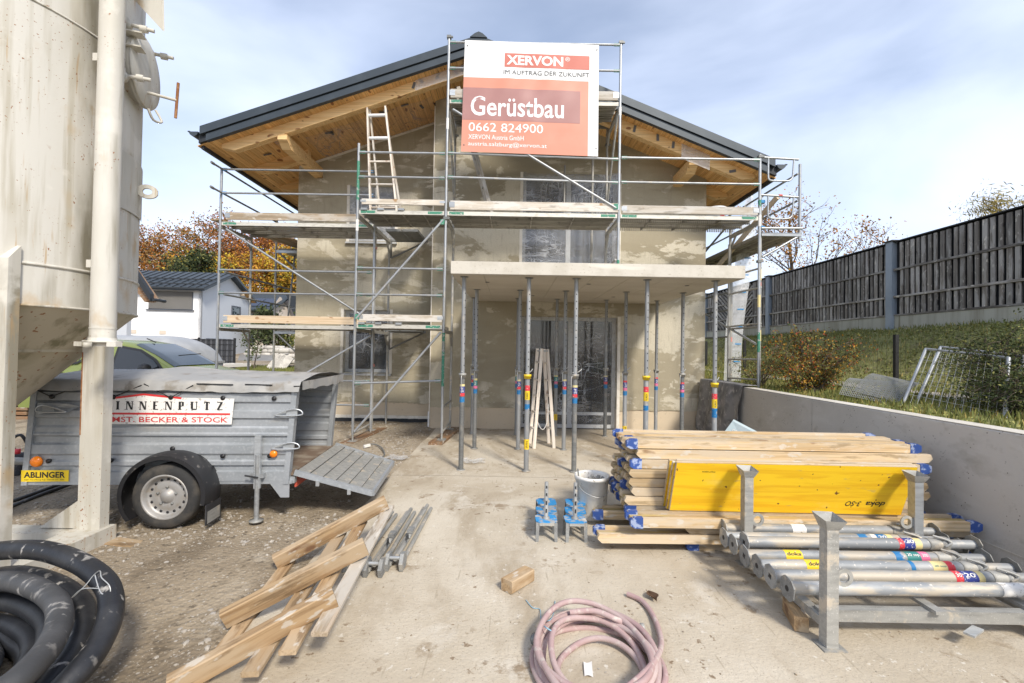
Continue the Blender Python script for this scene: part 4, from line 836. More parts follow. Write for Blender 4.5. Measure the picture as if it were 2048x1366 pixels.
beam('wood_packer',(-3.75,4.02,-.025),(-3.10,3.86,-.025),.14,.03,'wood_crate',silo)
# downpipe with brackets and hinged clamp
pp = W(214,400,3.55); px0 = pp.x
MB().tube((px0,3.55,1.70),(px0,3.55,6.6),.082,28).build('downpipe','silo_paint',silo)
MB().tube((px0,3.55,1.79),(px0,3.55,1.80),.085,28).build('pipe_seam','silo_paint',silo)
MB().lathe([(.088,0),(.088,.03),(.12,.03),(.12,.045),(.088,.045),(.086,.07)],(px0,3.55,1.655),28).build('pipe_collar','silo_paint',silo)
for a in (-.12,.13): MB().box(px0+a-.02,px0+a+.05,3.46,3.52,1.655,1.69).build('collar_lug','silo_paint',silo)
MB().lathe([(.0,-.02),(.03,-.02),(.03,.02),(0,.02)],(px0,3.42,1.665),8).build('collar_bolt','silo_paint',silo)
for z in (2.30,3.93): MB().box(px0-.14,px0-.05,3.54,3.74,z-.03,z+.03).build('pipe_bracket','silo_paint',silo)
# manhole with swing bolts
hn = V((.945,.327,0)).normalized(); hs_ = V((-hn.y,hn.x,0)); hc = SC+hn*SR_+V((0,0,4.13)); HM = Matrix((hs_,V((0,0,1)),hn)).transposed()
MB().lathe([(.27,-.12),(.27,.05),(.30,.05),(.30,.075)],hc,40,HM).build('manhole_neck','silo_paint',silo)
MB().lathe([(.0,.115),(.20,.11),(.30,.095),(.31,.08),(.0,.078)],hc,40,HM).build('manhole_lid','silo_paint',silo)
def hp(s,z,n): return hc+hs_*s+V((0,0,z))+hn*n
for s,z in ((-.26,.27),(-.30,-.20),(.2,.30)):
    MB().lathe([(.0,-.03),(.045,-.03),(.045,.03),(0,.03)],hp(s,z,.03),14,Matrix((V((0,0,1)),hn,hs_)).transposed()).build('hinge_boss','silo_paint',silo)
    MB().tube(hp(s,z,.03),hp(s*.95,z*.95,.23),.016,8).tube(hp(s*.95,z*.95,.13),hp(s*.95,z*.95,.18),.030,8).build('swing_bolt','silo_paint',silo)
MB().tube(hp(-.02,-.18,.10),hp(-.02,-.21,.335),.014,8).build('clamp_spindle','silo_paint',silo)
MB().tube(hp(-.03,-.05,.345),hp(-.01,-.37,.325),.012,8).build('tee_handle','rust',silo)
MB().path(spline([hp(.05,-.30,.15),hp(.05,-.40,.20),hp(-.02,-.42,.16),hp(-.05,-.34,.13)],4),.011,6).build('lid_grip','silo_paint',silo)
for dz in (.18,.06): MB().obox(hp(-.28,dz,.10),.10,.14,.012,HM @ Matrix.Rotation(R_(90),3,'X')).build('hinge_plate','silo_paint',silo)
MB().add([hp(.05,.80,-.15),hp(-.1,.36,.24),hp(-.05,.95,.20),hp(.05,.80,-.138),hp(-.09,.37,.25),hp(-.04,.96,.21)],[(0,1,2),(5,4,3),(0,3,4,1),(1,4,5,2),(2,5,3,0)]).build('rain_guard','silo_paint',silo)
# lifting lug on its doubler plate
a_ = 27; ln = V((math.cos(R_(a_)),math.sin(R_(a_)),0)); lc = SC+ln*SR_+V((0,0,W(285,388,4.3).z)); ls = V((-ln.y,ln.x,0))
MB().grid(lambda u,v: SC+V((math.cos(R_(2+38*u))*(SR_+.012),math.sin(R_(2+38*u))*(SR_+.012),lc.z-.25+.5*v)),8,1).build('doubler_plate','silo_paint',silo)
o = MB(); q = 20; ring = []; out = []
for i in range(q):
    t = 2*math.pi*i/q; ring.append((.078+.036*math.cos(t), .030*math.sin(t)))
    cx,cy = math.cos(t),math.sin(t); k = .066/max(abs(cx)*.85,abs(cy)); out.append((.078+cx*min(k,.082),cy*min(k,.066)))
for sgn in (-.012,.012): o.add([lc+ln*a+V((0,0,b))+ls*sgn for a,b in ring+out],[(i,(i+1)%q,q+(i+1)%q,q+i) for i in range(q)])
for R0 in (ring,out): o.add([lc+ln*a+V((0,0,b))+ls*sg for sg in (-.012,.012) for a,b in R0],[(i,(i+1)%q,q+(i+1)%q,q+i) for i in range(q)])
o.build('lifting_lug','silo_paint',silo)
# ================================================================ coil of thick black mortar hose
mat('hose_grey', (.045,.046,.048), .6, layers=[LY(5,.42,.66,(.075,.075,.077),d=5), LY((16,16,9),.56,.66,(.38,.36,.33),d=5,mask=dict(s=2.8,lo=.42,hi=.58))], bump=(60,.15))
coil = thing('mortar_hose','coil of thick black mortar hose leaning at the foot of the silo','hose',G(40,1330,-.02))
outer = [(-150,1230,2.85),(-70,1130,2.85),(50,1108,2.75),(140,1128,2.62),(203,1172,2.48),(215,1228,2.33),(190,1295,2.18),(140,1358,2.04),(60,1430,1.92),(-40,1475,1.88),(-150,1420,2.1),(-190,1320,2.5)]
def loop(f, dx, dy, dY, r, name='hose_turn', cen=(-25,1285), mt='hose_black'):
    pts = [W(cen[0]+(a-cen[0])*f+dx, cen[1]+(b-cen[1])*f+dy, y+dY) for a,b,y in outer]
    for p in pts: p.z = max(p.z, r-.04)
    return MB().path(spline(pts,7,True),r,14,True).build(name,mt,coil)
loop(1.03,0,-4,0,.055); loop(.84,-8,14,.04,.055); loop(.66,-14,-6,-.12,.053,mt='hose_grey'); loop(.61,-22,24,.02,.053); loop(.50,-30,46,.0,.048); loop(.36,-8,62,-.08,.046); loop(.22,-46,44,-.02,.046,mt='hose_grey')
c0 = W(110,1178,2.42)
for d in (0,.035): MB().tube(W(97+d*900,1172+d*1200,2.47),W(112+d*900,1180+d*1200,2.44),.061,18,cap=False).build('hose_clamp','wire_steel',coil) if False else None
MB().path(spline([W(145,1195,2.42),W(170,1172,2.44),W(188,1150,2.46),W(200,1142,2.44),W(203,1155,2.40),W(218,1170,2.38),W(220,1185,2.37),W(205,1188,2.36),W(197,1175,2.38),W(190,1150,2.42)],5),.0028,5).build('tie_wire','wire_steel',coil)
MB().path(spline([W(143,1196,2.40),W(165,1178,2.40),W(197,1177,2.38)],5),.0028,5).build('tie_wire','wire_steel',coil)
# hoses lying behind the silo leg
hb = thing('rubber_hose','two thin black hoses lying side by side on the ground behind the silo leg','hose',G(80,985,-.03))
MB().path(spline([G(-60,1035,.0),G(25,1003,.0),G(75,985,.0),G(120,968,.01),G(150,958,.04)],6),.022,8).build('hose_run','hose_black',hb)
MB().path(spline([G(-60,1048,.0),G(20,1015,.0),G(80,990,.0),G(125,974,.01),G(160,960,.04)],6),.022,8).build('hose_run','hose_black',hb)
mp_ = thing('mortar_pump','small black plastering pump with red caps between silo and trailer','pump',G(40,950,-.03))
q0 = G(38,950,-.03); MB().lathe([(0,0),(.16,0),(.17,.05),(.12,.12),(.14,.2),(.06,.28),(0,.29)],q0,14).build('pump_body','black_plastic',mp_)
MB().path(spline([q0+V((.02,0,.25)),q0+V((-.08,-.05,.42)),q0+V((.06,-.05,.52)),q0+V((.12,0,.35))],6),.018,8).build('pump_hose','black_plastic',mp_)
MB().lathe([(0,0),(.03,0),(.03,.06),(0,.06)],q0+V((-.06,-.12,.12)),10).build('cap','label_red',mp_); MB().lathe([(0,0),(.03,0),(.03,.06),(0,.06)],q0+V((.1,-.12,.30)),10).build('cap','label_red',mp_); MB().tube(q0+V((-.1,-.1,.2)),q0+V((0,-.12,.38)),.03,10).build('pump_fitting','galv_clean',mp_)
# ================================================================ box trailer
TR0 = V((-2.10,4.42,.025)); LEN, WID = 2.36, 1.26
trl = thing('box_trailer','grey galvanised box trailer with tarpaulin and lowered tailgate beside the silo','trailer',TR0,local=True,rz=R_(4.2))
SH = .07
def sx_(x,z): return x+SH*(z-.8)
def prof_panel(x0,x1,y,face,z0,z1,bends,d=.022):
    """corrugated sheet: list of (z, offset) along the height, extruded between x0 and x1"""
    m = MB()
    for (za,oa),(zb,ob) in zip(bends,bends[1:]):
        m.add([(sx_(x0,za),y-face*oa*d,za),(sx_(x1,za),y-face*oa*d,za),(sx_(x1,zb),y-face*ob*d,zb),(sx_(x0,zb),y-face*ob*d,zb)],[(0,1,2,3)])
    return m
Z0,Z1 = .36,1.285
bd = [(.36,1),(.445,1),(.455,0),(.50,0),(.51,1),(.545,1),(.56,.4),(.60,.4),(.62,1),(.70,1),(.72,0),(.775,0),(.79,1),(.805,1),(.82,.5),(.86,.5),(.88,0),(.945,0),(.96,1),(1.02,1),(1.035,0),(1.10,0),(1.115,1),(1.19,1),(1.205,0),(1.285,0)]
prof_panel(-LEN,0,0,1,Z0,Z1,bd).build('side_panel','trailer_zinc',trl); prof_panel(-LEN,0,WID,1,Z0,Z1,bd).build('side_panel','trailer_zinc',trl)
m = MB(); m.add([(sx_(-LEN,Z0),0,Z0),(sx_(-LEN,Z0),WID,Z0),(sx_(-LEN,Z1),WID,Z1),(sx_(-LEN,Z1),0,Z1)],[(0,1,2,3)]); m.build('front_panel','trailer_zinc',trl)
MB().box(-LEN,0,.02,WID-.02,.40,.43).build('floor','trailer_floor',trl)
for y in (-.012,WID-.03):
    for x,w_ in ((-LEN-.02,.05),(-.045,.05)):
        MB().add([(sx_(x,.33),y-.018,.33),(sx_(x+w_,.33),y-.018,.33),(sx_(x+w_,.33),y+.05,.33),(sx_(x,.33),y+.05,.33),(sx_(x,1.30),y-.018,1.30),(sx_(x+w_,1.3),y-.018,1.30),(sx_(x+w_,1.3),y+.05,1.30),(sx_(x,1.3),y+.05,1.30)],[(0,3,2,1),(4,5,6,7),(0,1,5,4),(1,2,6,5),(2,3,7,6),(3,0,4,7)]).build('corner_post','trailer_zinc',trl)
    MB().box(-LEN,0,y-.005,y+.045,.33,.36).build('chassis_rail','trailer_zinc',trl)
MB().add([(-.22,-.02,.36),(-.02,-.02,.36),(-.02,-.02,.20),(-.10,-.02,.20),(-.22,-.012,.36),(-.02,-.012,.36),(-.02,-.012,.20),(-.10,-.012,.20)],[(0,1,2,3),(7,6,5,4),(0,4,5,1),(1,5,6,2),(2,6,7,3),(3,7,4,0)]).build('rear_bracket','trailer_zinc',trl)
MB().box(-.5,.02,.0,WID,.33,.39).build('rear_crossmember','trailer_zinc',trl); MB().box(.0,.02,.05,WID-.05,.28,.39).build('light_bar','barrier_red',trl)
MB().tube((-LEN-.02,.5,.40),(-LEN-1.3,.62,.42),.04,8).build('drawbar','galv_dirty',trl)
# tarpaulin: a sheet drawn over the rim with puckered hem
def tarp(u,v):
    x = -LEN-.05+(LEN+.075)*u; s = v*2-1
    pk = fbm(u*26,3.3,3)
    if abs(s) < .84:
        k = s/.84; y = WID/2+k*(WID/2+.035); z = 1.305+.075*(1-k*k)*(.55+.7*fbm(u*3.2,v*1.5,3))+.018*(fbm(u*14,v*6,3)-.4)+ (.035*math.exp(-((u-.42)/.08)**2)*(1-abs(k)))
    else:
        k = (abs(s)-.84)/.16; y = WID/2+math.copysign(WID/2+.04+.02*k+.03*k*(pk-.4)*2, s); z = 1.305-k*(.085+.06*(fbm(u*9,7.7,3)-.3))
    return (sx_(x,z)+.01, y, z)
MB().grid(tarp,110,34).build('tarpaulin','tarp',trl)
MB().grid(lambda u,v:(sx_(.03,1.3)+.015+.02*fbm(v*20,2,2), -.02+(WID+.04)*v, 1.315-u*(.07+.05*fbm(v*12,5,3))),3,30).build('tarpaulin_hem','tarp',trl)
hook = MB().lathe([(0,-.018),(.014,-.016),(.016,0),(.022,.004),(.022,.012),(0,.014)],n=10,M=Matrix.Rotation(R_(90),3,'X')).mesh('hook','black_plastic')
hx = [-2.27,-1.55,-.92,-.62,-.25]
for x in (-2.19,-1.65,-1.14,-.67,-.20): piece('hook',hook,trl,Matrix.Translation((sx_(x,1.15),-.026,1.15)))
for x,z in ((-2.16,.555),(-1.62,.56),(-1.08,.67),(-.62,.60),(-.19,.60)): piece('hook',hook,trl,Matrix.Translation((sx_(x,z),-.026,z)))
def cord(pts): MB().path([V((sx_(a,b),-.055 if b > 1.17 else -.04,b)) for a,b in pts],.005,5).build('elastic_cord','elastic',trl)
for q in ([(-2.44,1.275),(-2.19,1.15),(-1.95,1.25)],[(-1.80,1.235),(-1.65,1.15),(-1.40,1.265)],[(-1.38,1.28),(-1.14,1.15),(-.94,1.27)],[(-.91,1.285),(-.58,1.28)],[(-.47,1.285),(-.22,1.28)],[(-.02,1.27),(.06,1.272)]): cord(q)
# latches
def latch(x,z,flip=1):
    r = thing_part = None
    MB().obox((sx_(x,z),-.035,z),.10,.02,.05).build('latch','galv_clean',trl)
    MB().path(spline([(sx_(x-flip*.14,z),-.05,z-.02),(sx_(x,z),-.06,z+.03),(sx_(x+flip*.08,z),-.05,z+.02),(sx_(x+flip*.10,z),-.05,z-.02),(sx_(x,z),-.055,z-.03),(sx_(x-flip*.14,z),-.05,z-.03)],4,True),.007,6,True).build('latch_bail','galv_clean',trl)
latch(-.02,1.02); latch(-.02,.70); latch(-LEN+.16,1.04,-1)
MB().add([(sx_(-LEN+.05,1.09),-.03,1.09),(sx_(-LEN+.32,1.09),-.06,1.09),(sx_(-LEN+.42,1.06),-.02,1.06),(sx_(-LEN+.32,.99),-.06,.99),(sx_(-LEN+.05,.98),-.03,.98)],[(0,1,2,3,4)]).build('latch_cover','trailer_zinc',trl)
rf = MB().lathe([(0,-.02),(.034,-.016),(.042,0),(.042,.006),(0,.006)],n=18,M=Matrix.Rotation(R_(-90),3,'X') @ Matrix.Rotation(R_(180),3,'X') @ Matrix.Rotation(R_(180),3,'X')).mesh('reflector','amber')
for x,z,s in ((-2.26,.55,1.2),(-.155,.62,.85)): piece('reflector',rf,trl,Matrix.Translation((sx_(x,z),-.036,z)) @ Matrix.Scale(s,4))
# plates and lettering on the near side
TM = plane_M((0,-.030,0),(1,0,SH*0),(0,0,1))
TM = TM @ Matrix.Translation((.27,0,0)); flat('dealer_plate',(-2.68,.365,-2.27,.47),TM,'sticker_yellow',trl); text('lettering','ABLINGER',(-2.655,.40,-2.30,.455),TM,'ink',trl,.025,0,.003); text('lettering','5201 Kirchberg Tel. +43 62 14 - 320',(-2.65,.375,-2.31,.388),TM,'ink',trl,0,0,.003)
SM = plane_M((.16,-.034,0),(1,0,0),(0,0,1))
piece('company_sticker',MB().prism([(-1.86,.90),(-.72,.90),(-.70,1.145),(-1.18,1.15),(-1.52,1.175),(-1.86,1.145)],'z',0,.001).mesh('company_sticker','label_white'),trl,SM)
for a,c in (((-1.90,1.125),(-1.52,1.178)),((-1.52,1.178),(-1.18,1.145))): piece('sticker_line',MB().bar((a[0],a[1],.0018),(c[0],c[1],.0018),.018,.001,up=(0,0,1)).mesh('sticker_line','sticker_red'),trl,SM)
piece('sticker_line',MB().prism([(-1.86,.995),(-1.80,1.0),(-1.80,1.12),(-1.83,1.12),(-1.835,1.02),(-1.86,1.015)],'z',.0012,.002).mesh('sticker_line','sticker_red'),trl,SM); flat('sticker_line',(-1.86,.988,-.735,1.006),SM,'sticker_red',trl,.002)
def serif_word(word, x0, z0, h, adv, mt):
    """heavy roman capitals: thick stems, thin arms, slab feet"""
    T,t = h*.26, h*.10; m = MB(); x = x0; made = []
    def R(a,b,c,d): m.prism([(a,c),(b,c),(b,d),(a,d)],'z',.0022,.003)
    def foot(a,b): R(a-h*.07,b+h*.07,z0,z0+t*.7)
    def head(a,b): R(a-h*.07,b+h*.07,z0+h-t*.7,z0+h)
    for ch in word:
        m.v, m.f, m.sm = m.v, m.f, m.sm; w_ = h*.72
        if ch == 'I': R(x,x+T,z0,z0+h); foot(x,x+T); head(x,x+T); adv_ = adv*.72
        elif ch == 'N':
            R(x,x+t,z0,z0+h); R(x+w_-t,x+w_,z0,z0+h); m.prism([(x,z0+h),(x+T,z0+h),(x+w_,z0),(x+w_-T*.8,z0)],'z',.0022,.003); foot(x,x+t); head(x+w_-t,x+w_); head(x,x+t); adv_ = adv
        elif ch == 'E': R(x,x+T,z0,z0+h); R(x,x+w_*.8,z0,z0+t); R(x,x+w_*.8,z0+h-t,z0+h); R(x,x+w_*.6,z0+h*.46,z0+h*.46+t); adv_ = adv*.92
        elif ch == 'P': R(x,x+T,z0,z0+h); foot(x,x+T); R(x,x+w_*.6,z0+h-t,z0+h); R(x,x+w_*.6,z0+h*.42,z0+h*.42+t); R(x+w_*.5,x+w_*.5+T*.9,z0+h*.46,z0+h-t*.4); adv_ = adv*.92
        elif ch == 'U': R(x,x+T,z0+h*.15,z0+h); R(x+T*.3,x+w_-t*.5,z0,z0+t*1.4); R(x+w_-t,x+w_,z0+h*.1,z0+h); head(x,x+T); head(x+w_-t,x+w_); adv_ = adv
        elif ch == 'T': R(x+w_*.3,x+w_*.3+T,z0,z0+h); R(x,x+w_*.92,z0+h-t,z0+h); foot(x+w_*.3,x+w_*.3+T); R(x,x+t*.8,z0+h*.76,z0+h); R(x+w_*.92-t*.8,x+w_*.92,z0+h*.76,z0+h); adv_ = adv
        elif ch == 'Z': R(x,x+w_*.9,z0,z0+t); R(x,x+w_*.9,z0+h-t,z0+h); m.prism([(x,z0+t),(x+T,z0+t),(x+w_*.9,z0+h-t),(x+w_*.9-T,z0+h-t)],'z',.0022,.003); adv_ = adv
        x += adv_; o = piece('letter',m.mesh('letter',mt),trl,SM); made.append(o); m = MB()
    return made
serif_word('INNENPUTZ',-1.755,1.035,.078,.119,'ink')
text('lettering','BMST. BECKER & STOCK',(-1.845,.918,-.755,.968),SM,'sticker_red',trl,.008,0,.003)
# wheel, mudguard, flap, prop stand
WC = V((-1.04,-.12,.268)); whl = thing_w = None
YM = Matrix.Rotation(R_(90),3,'X')
wheel = MB().lathe([(.20,-.085),(.235,-.095),(.275,-.085),(.292,-.06),(.292,.06),(.275,.085),(.235,.095),(.20,.085)],WC,48,YM).build('wheel','tyre',trl)
MB().lathe([(.205,.086),(.20,.092),(.185,.085),(.18,.05),(.165,.03),(.13,.035),(.10,.05),(.075,.04),(.06,.04),(.045,.07),(.0,.072)],WC,40,YM).build('rim','rim_silver',wheel)
hl = MB().lathe([(0,-.001),(.0125,-.001),(.0125,.001),(0,.001)],n=12,M=YM).mesh('rim_hole','ink')
for k in range(16):
    t = 2*math.pi*k/16; piece('rim_hole',hl,wheel,Matrix.Translation(WC+V((.149*math.cos(t),-.0345,.149*math.sin(t)))) @ Matrix.Rotation(.2,4,V((math.sin(t),0,-math.cos(t)))))
bt = MB().lathe([(0,.0),(.011,0),(.011,.02),(0,.022)],n=6,M=YM).mesh('wheel_bolt','galv_dark')
for k in range(5): t = 2*math.pi*k/5+.3; piece('wheel_bolt',bt,wheel,Matrix.Translation(WC+V((.083*math.cos(t),-.038,.083*math.sin(t)))))
def guard(u,v):
    a = R_(-14+232*u); r = .362+.018*math.sin(v*math.pi); y = WC.y-.125+.25*v
    x,z = WC.x+r*math.cos(a)*1.04, WC.z+.02+r*math.sin(a)
    return (x,y,z)
mg = MB().grid(guard,40,6); mg.grid(lambda u,v: V(guard(u,0)).lerp(WC+V((0,-.125,.02)),.10*v) ,40,1); mg.build('mudguard','black_plastic',trl)
MB().box(WC.x+.375,WC.x+.385,WC.y-.12,WC.y+.12,.02,.20).build('mud_flap','rubber',trl)
flat('flap_print',(WC.y-.10,.03,WC.y+.10,.14),plane_M((WC.x+.386,0,0),(0,1,0),(0,0,1)),'galv_dirty',trl)
sp = V((-.30,-.06,0)); MB().tube((sp.x,sp.y,.14-.14),(sp.x,sp.y,.62),.022,12).build('prop_stand','galv_clean',trl); MB().box(sp.x-.028,sp.x+.028,sp.y-.012,sp.y+.018,.30,.80).build('prop_stand','galv_clean',trl)
MB().lathe([(0,0),(.06,0),(.065,.012),(.022,.02)],(sp.x,sp.y,-.01),16).build('stand_foot','galv_dirty',trl); MB().obox((sp.x,-.05,.42),.12,.04,.04).build('stand_clamp','galv_clean',trl); MB().tube((sp.x-.10,-.09,.43),(sp.x+.02,-.09,.41),.008,6).build('clamp_toggle','black_plastic',trl)
# lowered tailgate
h0,h1 = V((.02,0,.435)),V((.02,WID,.435)); e0,e1 = V((.76,.02,.22)),V((.74,WID-.05,.22))
tg = MB(); n = 12
for i in range(n):
    for s,(va,vb) in enumerate(((0,1),)):
        a,b_ = i/n,(i+1)/n; off = .02 if i%2 else 0.0
        p = [h0.lerp(e0,a),h0.lerp(e0,b_),h1.lerp(e1,b_),h1.lerp(e1,a)]; nn = (e0-h0).cross(h1-h0).normalized(); nn = nn if nn.z > 0 else -nn
        tg.add([q+nn*off for q in p]+[q+nn*(off-.012) for q in p],[(0,1,2,3),(7,6,5,4),(0,4,5,1),(1,5,6,2),(2,6,7,3),(3,7,4,0)])
        if i: tg.add([p[0]+nn*0,p[0]+nn*.02,p[3]+nn*.02,p[3]],[(0,1,2,3)])
tgo = tg.build('tailgate','trailer_zinc_dirty' if 'trailer_zinc_dirty' in M_ else 'galv_dirty',trl)
for a,c in ((h0,e0),(h1,e1),(e0,e1)): MB().bar(a,c,.03,.05).build('tailgate_frame','trailer_zinc',tgo)
for f in (.3,.7): MB().obox(h0.lerp(e0,f)+V((0,-.02,-.04)),.03,.02,.05).build('hinge_tab','galv_clean',tgo)

# cable loop and scraps of film by the tailgate
cb = thing('grey_cable','loop of thin grey cable with white plug on the soil past the tailgate','cable',G(752,900,0))
MB().path(spline([G(732,892,.012),G(745,888,.012),G(760,893,.015),G(769,905,.02),G(765,914,.015),G(752,917,.012)],6),.011,8).build('cable','galv_dark',cb); MB().bar(G(728,893,.02),G(740,890,.03),.04,.04).build('plug','paper',cb)
for k,(px,py,lab) in enumerate(((795,918,'crumpled clear plastic scrap at the edge of the concrete near the tailgate'),(945,925,'crumpled clear plastic scrap beside the foot of the first front prop'))):
    c = G(px,py,.0); m = MB().grid(lambda u,v:(c.x+(u-.5)*.34+.03*math.sin(v*9),c.y+(v-.5)*.26+.03*math.sin(u*8+k),.008+.05*fbm(u*6+k*3,v*6,3)),12,10); tag(m.build('plastic_scrap','film_milky'),lab,'plastic scrap',None,'thing')
# ================================================================ retaining wall, draped felt, foam board
rw = thing('retaining_wall','long low fair-faced concrete retaining wall between the yard and the grass bank','wall',(4.05,5.5,0))
for y0,y1 in ((.5,2.6),(2.608,5.98),(5.988,9.56)):
    MB().prism([(3.95,-.06),(4.15,-.06),(4.15,1.08),(4.135,1.095),(3.965,1.095),(3.95,1.08)],'y',y0,y1).build('wall_panel','concrete_wall',rw)
    MB().box(3.946,3.951,y0+.01,y1-.01,.145,.155).build('pour_line','concrete_edge',rw)
MB().box(3.955,4.148,.5,9.56,1.0955,1.0985).build('wall_cap','concrete_edge',rw)
fe = MB()
def felt(u,v):
    y = 7.75+1.72*u; edge = .06*fbm(u*9,1.5,3); d = v*1.35
    z = 1.125+.012*fbm(u*20,v*9); x = 4.20-d
    if d > .27:
        s = d-.27; z = 1.12-s*(.93+.05*math.sin(u*9)); f = min(1,s*3); x = 3.925-.05*f*(.5+.5*math.sin(u*21+2*math.sin(v*4)))-.06*f*fbm(u*8,v*3,3)
    y += edge*(v-.5)+(.35*max(0,v-.35) if u < .05 else 0)-.12*v*(1-u)
    return (x, y, max(z,.025))
fe.grid(felt,60,40); tag(fe.build('felt_mat','cloth_felt'),'dirty grey felt mat draped over the far end of the retaining wall','mat')
fb = thing('foam_board','pale blue insulation foam board leaning behind the beam stack near the wall','board',G(1470,890,0))
a,b_ = W(1465,842,6.3),W(1575,900,5.5); n_ = V((-.55,-.25,0)); lo_a = V((a.x-.62,a.y-.15,.02)); lo_b = V((b_.x-.30,b_.y-.1,.02)); tz = V((.03,.03,.02))
MB().add([a,b_,lo_b,lo_a,a+tz,b_+tz,lo_b+tz,lo_a+tz],[(0,1,2,3),(7,6,5,4),(0,4,5,1),(1,5,6,2),(2,6,7,3),(3,7,4,0)]).build('foam_sheet','foam_board',fb)
text('lettering','steinodur',(.10,-.16,.55,-.06),plane_M(a+(lo_a-a)*0,(b_-a),(a-lo_a)),'paper',fb,.0,0,.004)
# ================================================================ formwork beams
def beam_mesh_set(ln):
    h = ln/2; c = .035
    out = [(-h+c,-.0372),(h-c,-.0372),(h,-.04+c),(h,.04-c),(h-c*.4,.0372),(-h+c*.4,.0372),(-h,.04-c),(-h,-.04+c)]
    fl = MB().prism(out,'y',-.02,.02).mesh('flange','wood_beam'); wb = MB().box(-h+.02,h-.02,-.06,.06,-.0135,.0135).mesh('web','wood_web')
    o2 = [(-h-.006,-.025),(-h+.03,-.044),(-h+.095,-.044),(-h+.095,.044),(-h+.03,.044),(-h-.006,.025)]
    cp = MB().prism(o2,'y',-.023,.023); cp = cp.mesh('end_cap','plastic_blue')
    return fl,wb,cp
BS = {2.65: beam_mesh_set(2.65), 2.45: beam_mesh_set(2.45), 2.9: beam_mesh_set(2.9)}
def h_beam(label,x0,y,z,ln=2.65,rz=0.0,caps=(1,1),group='formwork beams in the stack',dark=False):
    fl,wb,cp = BS[ln]; t = thing('formwork_girder',label,'beam',(x0+ln/2,y,z),group,True,rz)
    for s,cc in ((-1,caps[0]),(1,caps[1])):
        piece('flange',fl,t,Matrix.Translation((0,s*.08,.04)))
        if cc: piece('end_cap',cp,t,Matrix.Translation((0,s*.08,.04)))
        if cc and ln > 2: piece('end_cap',cp,t,Matrix.Translation((0,s*.08,.04)) @ Matrix.Rotation(math.pi,4,'Z'))
    piece('web',wb,t,Matrix.Translation((0,0,.04))); return t
NUM = ['lowest','second','third','fourth','fifth','sixth','seventh','topmost']
rb = random.Random(21)
capf = [(1,0),(0,0),(0,0),(0,0),(0,0),(1,0),(0,0),(1,1)]
for c,(yc,cn) in enumerate(((4.15,'front'),(4.36,'middle'),(4.57,'rear'))):
    for k in range(8):
        top8 = 8
        dy = .0 if k < 6 else (.03 if c == 0 else .0)
        x0 = [1.05,1.02,1.06,1.07,1.05,1.09,1.10,1.05][k]+rb.uniform(-.03,.03)-.01*c
        h_beam(f'{NUM[k]} timber formwork beam in the {cn} row of the tall beam stack',x0,yc+dy+rb.uniform(-.006,.006)+(0 if k<7 else .05*(c==0)),.2405+.0808*k,2.65,rb.uniform(-.004,.004),capf[k] if c == 0 else (int(rb.random()<.35),int(rb.random()<.3)))
h_beam('dark weathered formwork beam lying flat on the ground under the beam stack',1.52,4.0,.0,2.45,.01,(1,1)); h_beam('formwork beam on the ground at the back under the beam stack',1.2,4.5,.0,2.45,0,(1,1))
h_beam('formwork beam with broken end jutting out lowest beside the white bucket',.74,3.93,.0806,2.9,.012,(0,1)); h_beam('formwork beam in the lowest layer behind the one with the broken end',.80,4.45,.0806,2.9,0,(1,1))
h_beam('short spacer formwork beam between the jutting beam and the one carrying yellow panels',1.48,3.95,.1604,2.45,.012,(0,0)); h_beam('spacer formwork beam at the back below the tall stack',1.3,4.42,.1604,2.45,0,(0,0))
h_beam('front formwork beam with plaster splashed blue caps that carries the yellow panels',1.00,3.86,.2405,2.9,.012,(1,1))
# ================================================================ yellow formwork panels
pb,pt_ = V((1.375,3.93,.3225)), V((1.40,3.765,.775)); PL = 1.97
for i,(dx,lab) in enumerate(((.0,'frontmost yellow formwork panel with black printed lettering against the steel posts'),(-.015,'second yellow formwork panel, just behind the lettered one'),(.03,'third yellow formwork panel from the steel posts'),(-.02,'rearmost yellow formwork panel next to the beam stack'))):
    t = thing('formwork_sheet',lab,'panel',pb+V((dx,.036*i,.0)),'yellow formwork panels',True)
    up = (pt_-pb); up.x = 0; upn = up.normalized(); M = plane_M((0,0,0),(1,-.012,0),upn)
    ht = up.length-(.012*(i%2)); m = MB().box(0,PL+.02*(i%2),0,ht,-.027,0)
    piece('board',MB().box(.004,PL-.004+.02*(i%2),.004,ht-.004,-.0005,.0005).mesh('board','film_yellow'),t,M)
    piece('edge_strip',MB().box(0,PL+.02*(i%2),0,ht,-.027,-.0008).mesh('edge_strip','wood_beam'),t,M)
    if i == 0:
        text('lettering','3-SO',(-1.60,-.135,-1.47,-.085),M @ Matrix.Rotation(math.pi,4,'Z'),'ink',t,.012,.25); text('lettering','doka',(-1.80,-.135,-1.64,-.085),M @ Matrix.Rotation(math.pi,4,'Z'),'ink',t,.02,.25)
        text('lettering','97627100034',(-.33,-.405,-.22,-.392),M @ Matrix.Rotation(math.pi,4,'Z'),'ink',t)
